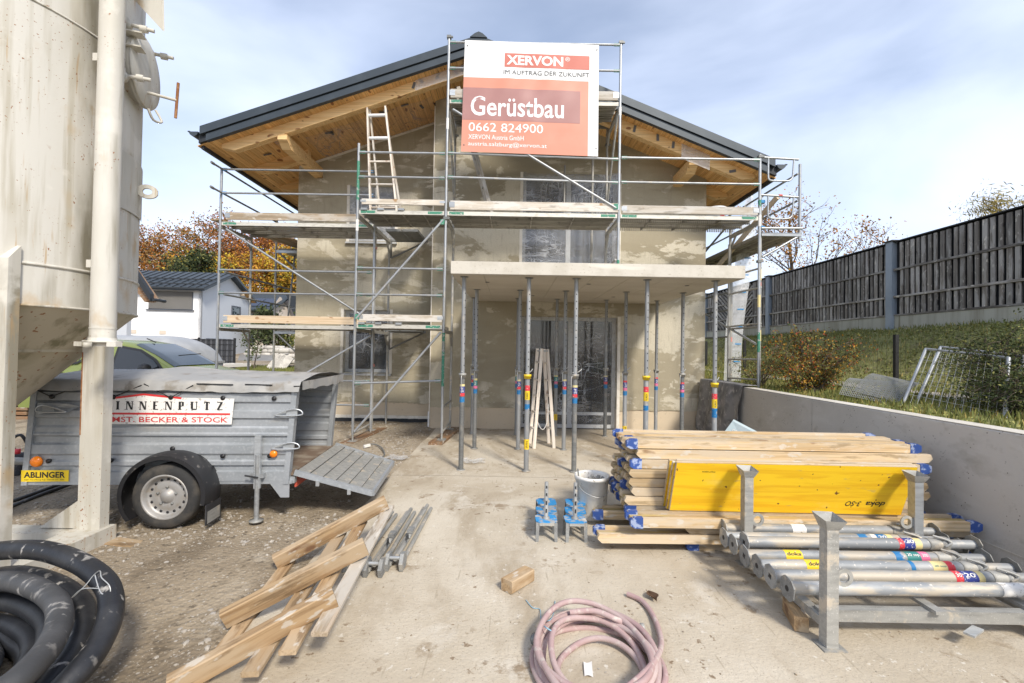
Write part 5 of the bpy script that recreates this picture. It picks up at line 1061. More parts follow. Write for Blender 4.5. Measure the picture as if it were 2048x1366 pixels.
# ================================================================ stacking pallet with lying props
sp_ = thing('stacking_pallet','galvanised steel stacking pallet with four flared posts carrying loose props','pallet',(2.5,3.15,0))
def pal_post(x,y,h=.74,lug=1,z0=.0):
    w_ = .034
    p = MB().box(x-w_,x+w_,y-w_,y+w_,z0+.008,h-.05).build('post','galv_dirty' if lug > 0 else 'galv_clean',sp_)
    m = MB(); a = [(x-w_-.003,y-w_-.003,h-.06),(x+w_+.003,y-w_-.003,h-.06),(x+w_+.003,y+w_+.003,h-.06),(x-w_-.003,y+w_+.003,h-.06)]; e = .028
    b = [(x-w_-e,y-w_-e,h),(x+w_+e,y-w_-e,h-.005),(x+w_+e,y+w_+e,h+.012),(x-w_-e,y+w_+e,h+.016)]
    m.add(a+b,[(0,1,5,4),(1,2,6,5),(2,3,7,6),(3,0,4,7)]); m.add([(x-w_,y-w_,h-.055),(x+w_,y-w_,h-.055),(x+w_,y+w_,h-.055),(x-w_,y+w_,h-.055)],[(0,1,2,3)])
    m.build('post_cup','galv_dirty',p)
    MB().box(x-w_-.03,x+w_+.035,y-w_-.03,y+w_+.02,z0,z0+.008).build('foot_plate','galv_dirty',p)
    s = lug; q = 18; o = MB(); C_ = V((x+s*(w_+.045),y-.01,.40 if y < 3 else .36)); ro,ri = .052,.030
    for sg in (-.006,.006):
        vs = [C_+V((rr*math.cos(2*math.pi*i/q),sg,rr*math.sin(2*math.pi*i/q))) for rr in (ri,ro) for i in range(q)]; o.add(vs,[(i,(i+1)%q,q+(i+1)%q,q+i) for i in range(q)])
    for rr in (ri,ro): o.add([C_+V((rr*math.cos(2*math.pi*i/q),sg,rr*math.sin(2*math.pi*i/q))) for sg in (-.006,.006) for i in range(q)],[(i,(i+1)%q,q+(i+1)%q,q+i) for i in range(q)])
    o.build('lifting_ring','galv_dirty',p)
pal_post(1.90,3.66,.76,1); pal_post(3.25,3.66,.74,-1); pal_post(1.86,2.66,.74,1); pal_post(3.24,2.66,.74,-1)
for y in (2.74,3.58): MB().box(1.86,3.30,y-.004,y+.05,.095,.165).build('side_rail','galv_dirty',sp_)
for x in (1.95,2.55,3.15): MB().box(x-.03,x+.03,2.70,3.62,.1655,.185).build('cross_rail','galv_dirty',sp_)
for x in (1.86,3.24): MB().box(x-.03,x+.03,2.70,3.62,.10,.15).build('end_rail','galv_dirty',sp_)
beam('wood_packer',(1.78,2.78,.05),(1.84,3.0,.05),.08,.09,'wood_crate',sp_)
MB().obox((2.72,2.68,.085),.14,.05,.012,Matrix.Rotation(.5,3,'Z')).build('label_tag','galv_clean',sp_)
def lying_prop(x0,y,z,ln,rot,label,stk,cw):
    t = thing('steel_prop',label,'prop',(x0,y,z),'loose props lying on the steel pallet',True,rot)
    oz = V((0,0,.0)); ol = ln-.26
    X = lambda a,b,r,n=16: MB().tube((a,0,.057),(b,0,.057),r,n)
    X(.006,ol,.0405).build('outer_tube','prop_dusty',t); X(ol-.02,ln-.006,.033).build('inner_tube','cast_tube',t)
    tm = Matrix.Rotation(R_(90),3,'Y'); k = MB()
    oct_ = [(a_*1.22,b_*1.22) for a_,b_ in ((.055,.028),(.028,.055),(-.028,.055),(-.055,.028),(-.055,-.028),(-.028,-.055),(.028,-.055),(.055,-.028))]
    ang = cw; oct_ = [(a*math.cos(ang)-b*math.sin(ang),a*math.sin(ang)+b*math.cos(ang)+.055) for a,b in oct_]
    MB().prism(oct_,'x',0,.007).build('base_plate','cast_grey',t); MB().prism([(a*.95,.055+(b-.055)*.95) for a,b in oct_],'x',ln-.007,ln).build('head_plate','galv_dark',t)
    if stk % 2: MB().prism([(.022*math.cos(i*.785+ang)*(1 if i%2 else .6),.055+.022*math.sin(i*.785+ang)*(1 if i%2 else .6)) for i in range(8)],'x',-.0012,.0).build('plate_hole','ink',t)
    else: MB().prism([(.018*math.cos(i*.628),.055+.018*math.sin(i*.628)) for i in range(10)],'x',-.0012,.0).build('plate_hole','ink',t)
    MB().lathe([(.041,-.10),(.044,-.10)]+[(.0435+.0015*(i%2),-.10+.012*i) for i in range(9)]+[(.056,0),(.056,.035),(.036,.035)],(ol,0,.057),16,tm).build('collar_nut','galv_dirty',t)
    MB().path(spline([V((ol+.05,-.03,.10)),V((ol+.05,.02,.10)),V((ol+.07,.05,.06)),V((ol+.12,.03,.03)),V((ol+.16,-.02,.05))],4),.007,6).build('locking_pin','wire_steel',t)
    MB().path(spline([V((ol,-.05,.06)),V((ol+.03,-.06,.10)),V((ol-.05,.0,.12))],4),.009,6).build('collar_handle','galv_dirty',t)
    def band(a,b,m): MB().tube((a,0,.057),(b,0,.057),.0412,16,cap=False).build('sticker',m,t)
    e = ol-.16; L_ = lambda s,a,b,z0,z1,c: text('lettering',s,(a,z0,b,z1),plane_M((0,-.0297,.057+.0297),(1,0,0),(0,.7,.7)),c,t,.01)
    if stk == 0: band(e-.16,e,'label_white')
    elif stk == 1: band(e-.04,e,'label_cream'); band(e-.14,e-.042,'label_navy'); band(e-.19,e-.142,'label_red'); L_('20',e-.13,e-.06,-.012,.014,'label_white'); L_('30',e-.185,e-.15,-.01,.012,'label_white')
    elif stk == 2: band(e-.05,e,'label_red'); band(e-.15,e-.052,'label_cream'); band(.32,.44,'label_yellow'); L_('20 top',e-.14,e-.06,-.014,.0,'label_teal'); L_('doka',.335,.43,-.012,.012,'ink'); band(e-.30,e-.27,'paint_blue_flat')
    elif stk == 3: band(e-.06,e,'label_pink'); band(e-.16,e-.062,'label_teal'); band(.28,.40,'label_yellow'); L_('20 top',e-.155,e-.07,-.010,.014,'label_white'); L_('doka',.29,.39,-.012,.012,'ink'); band(e-.24,e-.18,'paint_blue_flat'); L_('300',e-.05,e-.01,-.01,.012,'label_white')
    elif stk == 4: band(e-.04,e,'label_cream'); band(e-.12,e-.042,'paint_blue_flat'); band(e-.16,e-.122,'label_white'); band(e-.26,e-.19,'paint_blue_flat'); L_('20',e-.11,e-.05,-.012,.014,'label_white')
    elif stk == 5: band(e-.05,e,'label_cream'); band(e-.13,e-.052,'label_navy'); band(e-.17,e-.132,'label_red'); L_('20',e-.12,e-.06,-.012,.014,'label_white')
    else: band(.55,.66,'label_white')
mat('prop_dusty', (.25,.262,.27), .6, .2, layers=[LY((3,9,9),.45,.62,(.36,.37,.37),d=5), LY((3,12,12),.50,.60,(.47,.415,.33),d=6,f=.9), LY((40,40,40),.66,.70,(.62,.58,.52),d=2,f=.8)], rand=.12, bump=(40,.1))
for i,(x,y,z,ln,rot,stk,cw,lab) in enumerate(((1.72,2.83,.186,1.90,.015,0,.1,'frontmost loose prop on the steel pallet with a torn white sticker'),(1.70,2.98,.186,1.80,.012,1,.25,'second loose prop from the front on the steel pallet'),
    (1.69,3.12,.186,1.75,.01,2,.2,'third loose prop from the front on the pallet with a partly hidden yellow band'),(1.68,3.27,.186,1.72,.005,3,.25,'fourth loose prop from the front on the pallet with a clear yellow band'),
    (1.74,3.39,.232,1.72,.01,5,.15,'loose prop lying on top between the fourth and fifth on the pallet'),(1.69,3.46,.186,1.72,.0,6,.2,'fifth loose prop on the pallet, half hidden under the raised one'),
    (1.68,3.585,.186,1.72,.0,4,.1,'loose prop at the back of the pallet with worn blue paint'),(1.74,3.73,.20,1.72,-.0,6,.3,'dusty loose prop with a red tinted end plate at the very back of the pallet'))):
    lying_prop(x,y,z,ln,rot,lab,stk,cw)
# ================================================================ bucket and prop heads
def bucket(name,label,p,r0,r1,h,fill=True):
    t = thing(name,label,'bucket',p,None,True)
    MB().lathe([(0,.004),(r0,.0),(r0+.004,.01),(r1,h-.03),(r1+.010,h-.03),(r1+.010,h),(r1-.002,h),(r1-.006,h-.02),(r0-.004,.02),(0,.02)],n=32).build('shell','bucket_white',t)
    return t
p = G(1184,1036,0); t = bucket('mortar_bucket','dirty white plastic bucket with mortar and tools beside the beam stack',p+V((0,.03,.003)),.125,.150,.37); t.scale = (1.1,1.1,1.15)
MB().grid(lambda u,v:((u-.5)*.24*math.sqrt(1-(2*v-1)**2*.95),(v-.5)*.24,.27+.05*fbm(u*5,v*5)),10,10).build('mortar_fill','mortar',t)
for k in range(5): MB().tube((-.05+.03*k,.02*(k%3)-.03,.28),(-.03+.03*k,.03*(k%2)-.05,.36+.01*(k%2)),.016,8).build('tool','galv_dirty',t)
MB().path(spline([V((-.155,0,.33)),V((-.10,-.13,.26)),V((.03,-.175,.22)),V((.13,-.10,.25)),V((.155,0,.33))],6),.003,5).build('handle','wire_steel',t); MB().bar((-.12,-.02,.30),(-.135,-.02,.42),.01,.03).build('trowel_blade','galv_dark',t)
bt_ = bucket('plaster_tub','white plastic tub with blue label standing on the upper scaffold deck',(W(1432,415,8.65).x,8.65,D2+.006),.15,.18,.30)
bt_.children[0].data.materials[0] = M_['pvc_white']
MB().grid(lambda u,v:(.173*math.sin(-.5+1.0*u)*(.88+.12*v),-.173*math.cos(-.5+1.0*u)*(.88+.12*v),.09+.15*v),10,1).build('label','print_sky',bt_); MB().grid(lambda u,v:(.1755*math.sin(.05+.55*u)*(.88+.12*v),-.1755*math.cos(.05+.55*u)*(.88+.12*v),.08+.07*v),8,1).build('label','label_red',bt_)
def prop_head(x,y,label,shaft=True,worn=1):
    t = thing('prop_head',label,'prop head',(x,y,.002),'six blue steel prop heads',True,rng.uniform(-.05,.05))
    a,c = .095,.03
    pl = MB().prism([(-a+c,-a),(a-c,-a),(a,-a+c),(a,a-c),(a-c,a),(-a+c,a),(-a,a-c),(-a,-a+c)],'z',.168,.176).build('plate','paint_blue_worn',t)
    for sx in (-1,1):
        MB().box(-a+.03,a-.03,sx*a-.003 if sx>0 else -a-.005,sx*a+.005 if sx>0 else -a+.003,.145,.1675).build('rim','galv_dirty',t)
        for sy in (-1,1):
            MB().add([(sx*.062,sy*.09,.166),(sx*.094,sy*.09,.166),(sx*.094,sy*.055,.166),(sx*.070,sy*.092,0),(sx*.096,sy*.092,0),(sx*.096,sy*.066,0)],[(0,1,4,3),(1,2,5,4),(0,2,1),(3,4,5),(0,3,5,2)]).build('leg','cast_grey',t)
    MB().lathe([(.035,.177),(.030,.19),(.019,.195),(.019,.365),(.015,.37),(0,.37)],n=14).build('shaft','cast_grey',t)
    for z in (.23,.30): MB().box(-.006,.006,-.0205,-.019,z,z+.035).build('slot','ink',t)
for nm,x,yy in (('front','a',4.10),('middle','a',4.32),('rear','a',4.55)):
    for col,px in (('away from the bucket',1092),('next to the bucket',1150)):
        prop_head(W(px,1040,yy).x,yy,f'{nm} blue prop head in the row {col}')
# ================================================================ pink hose, offcut, litter
hz_ = thing('pink_hose','coil of dusty pink water hose lying on the concrete before the prop heads','hose',G(1200,1320,0))
hcn = G(1192,1338,0); r = random.Random(5)
def turn(rx,ry,cx,cy,z,ph,nm='hose_turn',tw=.0):
    pts = [hcn+V((cx+rx*math.cos(t)*(1+.03*math.sin(3*t+ph)),cy+ry*math.sin(t)*(1+.03*math.sin(2*t+ph)),z+.018*math.sin(t*2+ph))) for t in [2*math.pi*i/14 for i in range(14)]]
    MB().path(spline(pts,5,True),.0165,10,True).build(nm,'hose_pink',hz_)
for i,(rx,ry,cx,cy,z) in enumerate(((.335,.40,.0,.0,.019),(.30,.37,.01,-.01,.02),(.325,.385,.015,.02,.054),(.275,.35,-.02,-.02,.055),(.31,.40,.0,.0,.088),(.265,.335,.02,.0,.088),(.295,.37,-.015,.03,.118),(.225,.26,.02,-.06,.02))): turn(rx,ry,cx,cy,z,i*1.7)
MB().path(spline([G(1255,1188,.018),G(1285,1203,.018),G(1308,1235,.02),G(1322,1280,.04),G(1315,1312,.10),G(1290,1345,.13),G(1240,1385,.12),G(1180,1410,.08)],7),.0165,10).build('hose_end','hose_pink',hz_)
MB().path(spline([G(1140,1225,.10),G(1190,1222,.12),G(1240,1242,.10),G(1278,1255,.03)],7),.0165,10).build('hose_end','hose_pink',hz_)
q = G(1281,1257,.03); MB().lathe([(0,-.03),(.022,-.03),(.026,0),(.03,.005),(.03,.02),(.016,.025),(0,.025)],q,10,Matrix.Rotation(R_(90),3,'Y')).build('coupling','galv_dirty',hz_)
q = G(1070,1277,.04); MB().lathe([(0,-.03),(.022,-.03),(.026,0),(.03,.005),(.03,.02),(0,.025)],q,10,Matrix.Rotation(R_(80),3,'X')).build('coupling','galv_dark',hz_)
MB().path(spline([G(1052,1200,.004),G(1065,1215,.004),G(1080,1219,.004),G(1083,1240,.05),G(1100,1240,.12),G(1108,1222,.03),G(1110,1202,.004)],5),.0028,5).build('tie_string','string_blue',hz_)
MB().path(spline([G(1083,1248,.06),G(1092,1255,.13),G(1106,1264,.11)],5),.004,5).build('tie_string','string_blue',hz_)
wb_ = thing('wood_offcut','short squared timber offcut lying alone on the concrete','offcut',G(1036,1160,0))
a,b_ = G(1013,1172,.045),G(1058,1146,.045); beam('block',a,b_,.10,.085,'wood_crate',wb_,bev=.006)
lf = thing('dead_leaf','curled brown dead leaf on the concrete beside the hose end','leaf',G(1302,1200,0)); c = G(1302,1198,.0)
MB().grid(lambda u,v:(c.x+(v-.5)*.08*math.sin(math.pi*min(1,u*1.05))*1.0+.02*u, c.y+(.5-u)*.12, .006+.022*abs(v-.5)*2+.01*u),6,6).build('blade','dead_leaf',lf); MB().path([c+V((-.0,.06,.008)),c+V((-.01,.085,.02))],.002,5).build('stalk','dead_leaf',lf)
pc = MB(); c = G(1177,1340,.0)
pc.grid(lambda u,v:(c.x-.03+.045*u+.012*v,c.y-.055+.11*v,.006+.006*math.sin(u*4+v*3)),5,6); tag(pc.build('paper_scrap','paper'),'torn white scrap of paper inside the pink hose coil','paper')
# ================================================================ timber lattice and folded tripods
lat = thing('timber_lattice','rough pallet-like lattice of timber battens leaning on folded tripods','lattice',G(560,1230,-.03))
L1,R1 = V((-1.75,3.44,.06)),V((-1.02,3.80,.40)); L2,R2 = V((-1.68,2.72,.06)),V((-.945,3.03,.37)); L3,R3 = V((-1.60,2.20,.05)),V((-.96,2.55,.30))
for a,b_,m_ in ((L1,R1,'wood_crate'),(L2,R2,'wood_crate'),(L3,R3,'wood_crate')): beam('batten',a,b_,.055,.115,m_,lat,up=(0,-.25,1),bev=.006)
for f,g0,g1,m_ in ((.93,.99,1.03,'wood_old'),(.70,.72,.80,'wood_crate'),(.50,.52,.58,'wood_crate'),(.06,.06,.16,'wood_crate')):
    a = L1.lerp(R1,g0)+V((0,.12,-.075)); b_ = L3.lerp(R3,g1 if g1 <= 1 else 1.0)+V((0,-.20,-.085))
    b_.z = max(b_.z,.0); a.z = max(a.z,.0); beam('strip',a,b_,.085,.028,m_,lat,bev=.004)
def tripod(label,h,e,up=.07):
    t = thing('folded_tripod',label,'tripod',V((h.x,h.y,.0)),'folded steel tripods by the timber lattice')
    d = (e-h).normalized(); s = V((d.y,-d.x,0))
    for k,(o,z) in enumerate(((-.045,.035),(.0,.075),(.045,.035))):
        beam('leg',h+s*o+V((0,0,z)),e+s*o*.8+V((0,0,z*.8)),.032,.032,'galv_dirty',t,bev=.008)
    for o in (-.055,.055):
        MB().prism([(0,0),(.10,.0),(.13,.05),(.10,.11),(.03,.12),(-.02,.06)],'y',-.014,.014).build('clamp_jaw','cast_grey',t).matrix_basis = Matrix.Translation(h+s*o+d*-.04-V(t.location)) @ Matrix(((d.x,s.x,0,0),(d.y,s.y,0,0),(0,0,1,0),(0,0,0,1)))
    MB().tube(h+s*-.06+V((0,0,.085)),h+s*.06+V((0,0,.085)),.014,8).build('pivot_bolt','galv_clean',t)
    MB().bar(h+d*.35+V((0,0,.09)),h+d*.20+s*.06+V((0,0,.17)),.012,.03).build('lock_lever','galv_dark',t); MB().box(-.02,.02,-.02,.02,0,.02)
    MB().obox(h+d*.5+V((0,0,.10)),.10,.05,.02,Matrix(((d.x,s.x,0),(d.y,s.y,0),(0,0,1)))).build('guide_plate','cast_grey',t)
tripod('folded steel tripod lying outermost on the concrete beside the timber lattice',G(790,1138,0),G(855,1022,0))
tripod('folded steel tripod half under the timber lattice with a clamp head sticking out',G(748,1150,0),G(822,1030,0)); tripod('folded steel tripod mostly covered by the timber lattice',G(705,1140,0),G(785,1035,0))
# ---- stones and crumbs
def pebbles(name,label,n,place,smin,smax,mt,seed):
    r = np.random.RandomState(seed); ico = np.array([(0,0,1),(.89,0,.45),(.28,.85,.45),(-.72,.53,.45),(-.72,-.53,.45),(.28,-.85,.45),(.72,.53,-.45),(-.28,.85,-.45),(-.89,0,-.45),(-.28,-.85,-.45),(.72,-.53,-.45),(0,0,-1)],float)
    fc = [(0,1,2),(0,2,3),(0,3,4),(0,4,5),(0,5,1),(1,6,2),(2,7,3),(3,8,4),(4,9,5),(5,10,1),(6,7,2),(7,8,3),(8,9,4),(9,10,5),(10,6,1)]
    vs,fs = [],[]
    for i in range(n):
        p = place(r); s = smin*(smax/smin)**(r.rand()**2.2); a = r.rand()*6.28; sc3 = np.array([1,.6+.4*r.rand(),.35+.35*r.rand()])*s
        v = ico*(1+.25*(r.rand(12,1)-.5))*sc3; v = np.stack([v[:,0]*math.cos(a)-v[:,1]*math.sin(a),v[:,0]*math.sin(a)+v[:,1]*math.cos(a),v[:,2]],1)+np.array(p)
        o = len(vs); vs += v.tolist(); fs += [(x+o,y+o,z+o) for x,y,z in fc]
    me = bpy.data.meshes.new(name); me.from_pydata(vs,[],fs); me.materials.append(M_[mt]); o = bpy.data.objects.new(name,me); COL.objects.link(o); return tag(o,label,None,None,'stuff')
def pl_left(r):
    while True:
        y = 1.6+8.6*r.rand()**1.6; x = -1.6-(6.0)*r.rand()
        if fbm(x*1.4+3,y*1.4,3)+.18*r.rand() > .47: return (x,y,ground_z(x,y)+.002)
mat('pebble_pale',(.47,.43,.37),.9,layers=[LY(23,.35,.65,(.25,.21,.16),d=2),LY(9,.45,.6,(.36,.33,.29),d=2)])
pebbles('gravel','loose gravel strewn over the bare ground',15000,pl_left,.004,.027,'pebble_pale',3)
def pl_ap(r):
    while True:
        y = 1.7+7.6*r.rand()**1.3; x = -1.5+5.4*r.rand()
        if y > 8.3 or r.rand() < .5: return (x,y,.002)
pebbles('crumbs','small crumbs of mortar and stone on the concrete',900,pl_ap,.002,.009,'pebble_pale',4)
pebbles('dirt_crumbs','dark crumbs of soil on the concrete',500,pl_ap,.002,.010,'dirt_dark' if 'dirt_dark' in M_ else 'gravel_soil',6)
# ================================================================ foliage helpers
def leaf_mesh(name, P, S, mats, rs, flat_=1.0, aspect=.6, weights=None, droop=None):
    """one mesh of leaf-sized quads at points P with sizes S"""
    n = len(P); a = rs.normal(size=(n,3)); a /= np.linalg.norm(a,axis=1,keepdims=True)
    a[:,2] *= flat_; a /= np.linalg.norm(a,axis=1,keepdims=True)
    if droop is not None: a = a*.5+np.array(droop)*1.0; a /= np.linalg.norm(a,axis=1,keepdims=True)
    b = rs.normal(size=(n,3)); b[:,2] *= flat_; b -= a*(a*b).sum(1,keepdims=True); b /= np.linalg.norm(b,axis=1,keepdims=True)
    S = S[:,None]; w_ = S*aspect*.5
    v = np.stack([P, P+a*S*.5+b*w_, P+a*S, P+a*S*.5-b*w_],1).reshape(-1,3)
    me = bpy.data.meshes.new(name); me.vertices.add(4*n); me.vertices.foreach_set('co', v.ravel().astype(np.float32))
    me.loops.add(4*n); me.loops.foreach_set('vertex_index', np.arange(4*n,dtype=np.int32)); me.polygons.add(n)
    me.polygons.foreach_set('loop_start', np.arange(0,4*n,4,dtype=np.int32))
    for m in mats: me.materials.append(M_[m])
    me.update(calc_edges=True)
    mi = rs.choice(len(mats), n, p=weights) if weights is not None else rs.randint(0,len(mats),n)
    me.polygons.foreach_set('material_index', mi.astype(np.int32)); me.update(); return me
def add_mesh(name, me, parent=None):
    o = bpy.data.objects.new(name, me); COL.objects.link(o)
    if parent is not None: o.parent = parent; o.location = -BASE.get(parent, V((0,0,0)))
    return o
def branches(base, height, spread, rs, levels=3, n0=7, r0=.12, bare=.25, lean=(0,0)):
    """tapered trunk with limbs; returns mesh builder and the outer points"""
    m = MB(); tips = []
    def limb(p, d, ln, r, lv):
        k = 5; pts = [p]; q = p.copy(); dd = d.copy()
        for i in range(k):
            dd = (dd+V(rs.normal(size=3)*.13)+V((0,0,.06))).normalized(); q = q+dd*(ln/k); pts.append(q.copy())
        m.path(pts, [r*(1-.65*i/k) for i in range(k+1)], 6 if lv < 2 else 4, cap=False)
        if lv >= levels: tips.extend(pts[1:]); return
        nb = n0 if lv == 0 else rs.randint(3,6)
        for j in range(nb):
            f = bare+(1-bare)*(j+rs.rand()*.8)/nb if lv == 0 else .25+.75*(j+.5)/nb; f = min(f,.99)
            idx = min(int(f*k),k-1); pp = pts[idx].lerp(pts[idx+1], f*k-idx); az = rs.rand()*6.283 if lv == 0 else None
            if lv == 0: nd_ = V((math.cos(az),math.sin(az),.55+.5*rs.rand())).normalized()
            else: nd_ = (dd*.8+V(rs.normal(size=3)*.55)+V((0,0,.1))).normalized()
            limb(pp, nd_, ln*(spread if lv == 0 else .55)*(1.15-.55*f if lv == 0 else 1)*(.8+.4*rs.rand()), r*(.45-.2*f if lv == 0 else .5), lv+1)
        tips.append(pts[-1])
    limb(V(base), V((lean[0],lean[1],1)).normalized(), height, r0, 0)
    return m, np.array([tuple(t) for t in tips])
def make_tree(name, label, base, H, mats, weights, seed, nleaf=5200, leaf=.42, jitter=.75, spread=.42, n0=12, r0=.28, bare=.2, group=None, levels=2, cat='tree', aspect=.7, droop=None, squash=1.0):
    rs = np.random.RandomState(seed); t = thing(name,label,cat,base,group)
    m, tips = branches(base,H*.86,spread,rs,levels,n0,r0,bare); m.build('trunk','bark',t)
    tips = tips[tips[:,2] > base[2]+H*.14]
    c = tips[rs.randint(0,len(tips),nleaf)]; P = c+rs.normal(size=(nleaf,3))*jitter*np.array([1,1,.8*squash])
    keep = (np.sin(P[:,0]*2.3+seed)+np.sin(P[:,1]*2.7+seed*2)+np.sin(P[:,2]*2.9+1.3*P[:,0])) > -1.35
    P = P[keep]; S = leaf*(.5+.9*rs.rand(len(P)))
    add_mesh('crown', leaf_mesh('crown',P,S,mats,rs,weights=weights,aspect=aspect,droop=droop), t); return t
# ================================================================ autumn wood behind the neighbours
FW = [('tan and rust beech standing first beside the silo above the white house roof',312,463,64,('leaf_tan','leaf_orange','leaf_rust'),(.5,.3,.2)),('orange beech behind the ridge of the white house, next to the tan one',368,487,66,('leaf_orange','leaf_rust','leaf_tan'),(.5,.3,.2)),
      ('low golden yellow tree just behind the white house ridge',398,522,56,('leaf_yellow','leaf_amber','leaf_olive'),(.5,.25,.25)),('rusty tan beech rising above the dark evergreen',440,472,66,('leaf_tan','leaf_orange','leaf_olive'),(.55,.3,.15)),
      ('tall deep rust beech behind the scaffold corner post',478,452,64,('leaf_rust','leaf_brown','leaf_orange'),(.45,.25,.3)),('thin purple brown tree nearly bare between the rust and golden ones',520,462,68,('leaf_brown','leaf_rust'),(.6,.4)),
      ('bright amber tree seen through the side scaffold',548,498,58,('leaf_amber','leaf_yellow','leaf_orange'),(.5,.3,.2)),('yellow orange tree next to the house corner',590,515,56,('leaf_yellow','leaf_amber','leaf_olive'),(.4,.4,.2)),('tan tree half hidden by the silo edge',268,480,62,('leaf_tan','leaf_orange'),(.6,.4))]
for i,(lab,px,py,Y,mt,wt) in enumerate(FW):
    top = W(px,py,Y); b0 = V((top.x,Y,.9)); make_tree('autumn_tree',lab,b0,top.z-.9,mt,wt,100+i,15000 if i != 5 else 3000,.27 if i != 5 else .2,.62,.44,14,.30,.18,'autumn trees behind the neighbour houses',3)
top = W(418,505,50); make_tree('evergreen_tree','dark green rounded evergreen in front of the autumn trees',V((top.x,50,.9)),top.z-.9,('leaf_dark','leaf_olive'),(.8,.2),131,14000,.24,.5,.40,13,.2,.1,levels=3)
# ================================================================ neighbour houses
def wnd(parent,o,xd,w_,h_,frame='door_slate',glass='glass_sky',t=.09,split=0):
    """window on a wall: o lower corner, xd direction along the wall; outward is xd x up turned to the viewer"""
    x = V(xd).normalized(); M = plane_M(o,x,(0,0,1)); f = MB()
    f.box(0,t,0,h_,-.03,.05); f.box(w_-t,w_,0,h_,-.03,.05); f.box(t,w_-t,0,t,-.03,.05); f.box(t,w_-t,h_-t,h_,-.03,.05)
    fr = piece('window',f.mesh('window',frame),parent,M); mm = MB().box(t,w_-t,t,h_-t,.0,.01).mesh('pane',glass); piece('pane',mm,fr,Matrix.Identity(4)); return fr
nh = thing('white_house','white rendered two storey neighbour house with dark seamed metal roof','house',(-26,36,.4))
A = V((-23.3,34,.3)); xd = V((-math.cos(R_(7)),-math.sin(R_(7)),0)); yd = V((.14,1,0)).normalized()*1.0; yd = V((-xd.y,xd.x,0))*-1; yd = V((-.10,.995,0)).normalized()
LH, DH, EZ, RZ = 11.0, 7.4, 5.85, 7.45
def HP(a,b,z): return V((A.x+xd.x*a+yd.x*b, A.y+xd.y*a+yd.y*b, z))
MB().add([HP(0,0,.3),HP(LH,0,.3),HP(LH,0,EZ),HP(0,0,EZ),HP(0,.2,.3),HP(LH,.2,.3),HP(LH,.2,EZ),HP(0,.2,EZ)],[(0,1,2,3),(7,6,5,4),(0,3,7,4),(3,2,6,7),(1,5,6,2)]).build('front_wall','house_white',nh)
MB().add([HP(-.0,.0,.3),HP(0,DH,.3),HP(0,DH,EZ),HP(0,DH*.52,RZ-.15),HP(0,0,EZ),HP(.2,.0,.3),HP(.2,DH,.3),HP(.2,DH,EZ),HP(.2,DH*.52,RZ-.15),HP(.2,0,EZ)],[(0,1,2,3,4),(9,8,7,6,5)]+[(i,(i+1)%5,5+(i+1)%5,5+i) for i in range(5)]).build('gable_wall','house_grey',nh)
rp = MB(); o_ = .5
f0,f1,r0_,r1_ = HP(-o_,-.55,EZ-.05),HP(LH,-.55,EZ-.05),HP(-o_,DH*.52,RZ+.12),HP(LH,DH*.52,RZ+.12); b0_,b1_ = HP(-o_,DH+.5,EZ-.12),HP(LH,DH+.5,EZ-.12); dn = V((0,0,-.22))
rp.add([f0,f1,r1_,r0_,f0+dn,f1+dn,r1_+dn,r0_+dn],[(0,1,2,3),(7,6,5,4),(0,4,5,1),(0,3,7,4)]); rp.add([r0_,r1_,b1_,b0_,r0_+dn,r1_+dn,b1_+dn,b0_+dn],[(0,1,2,3),(7,6,5,4),(0,3,7,4),(2,6,7,3)])
rfo = rp.build('roof','roof_metal',nh)
for k in range(22):
    a = -o_+.55*k; p,q = HP(a,-.55,EZ-.03),HP(a,DH*.52,RZ+.14)
    if a < LH: MB().bar(p,q,.04,.06).build('standing_seam','roof_dark',rfo)
for f in (.12,.42): MB().bar(HP(-o_,-.55+f*(DH*.52+.55),EZ+.06+f*(RZ-EZ+.17)),HP(LH,-.55+f*(DH*.52+.55),EZ+.06+f*(RZ-EZ+.17)),.05,.09).build('snow_guard','roof_dark',rfo)
MB().bar(HP(-o_,-.6,EZ-.12),HP(LH,-.6,EZ-.12),.14,.12).build('gutter','roof_dark',rfo)
MB().add([HP(-o_+.03,DH*.54,RZ-.12),HP(-o_+.03,DH+.45,EZ-.36),HP(.0,DH+.45,EZ-.36),HP(.0,DH*.54,RZ-.12)],[(0,1,2,3)]).build('gable_soffit','wood_spruce',rfo); MB().bar(HP(-.3,DH*.8,6.05),HP(-.02,DH*.8,6.05),.16,.2).build('purlin_end','wood_pale',rfo)
wx,wz,ww,wh = .55,4.18,3.05,1.35
MB().add([HP(wx,-.012,wz),HP(wx+ww,-.012,wz),HP(wx+ww,-.012,wz+wh),HP(wx,-.012,wz+wh)],[(0,1,2,3)]).build('window','door_slate',nh); wn = nh.children[-1]
bs_ = MB().box(-ww/2+.04,ww/2-.04,-.03,.03,-.012,.012).mesh('blind_slat','blind_slat')
for k in range(18): piece('blind_slat',bs_,wn,Matrix.Translation(-BASE[nh]*0+HP(wx+ww/2,-.07,wz+.06+k*.073)) @ Matrix(((-xd.x,-yd.x,0,0),(-xd.y,-yd.y,0,0),(0,0,1,0),(0,0,0,1))) @ Matrix.Rotation(.5,4,'X'))
MB().bar(HP(wx-.1,-.08,wz-.04),HP(wx+ww+.1,-.08,wz-.04),.14,.06).build('window_sill','door_slate',nh)
wnd(nh,HP(-.02,4.4,3.4),yd,1.5,1.55); wnd(nh,HP(-.02,.75,.95),yd,3.6,1.15); MB().add([HP(-.02,DH+.0,.45),HP(-.02,DH+1.3,.45),HP(-.02,DH+1.3,2.6),HP(-.02,DH,2.6)],[(0,1,2,3)]).build('side_door','door_slate',nh)
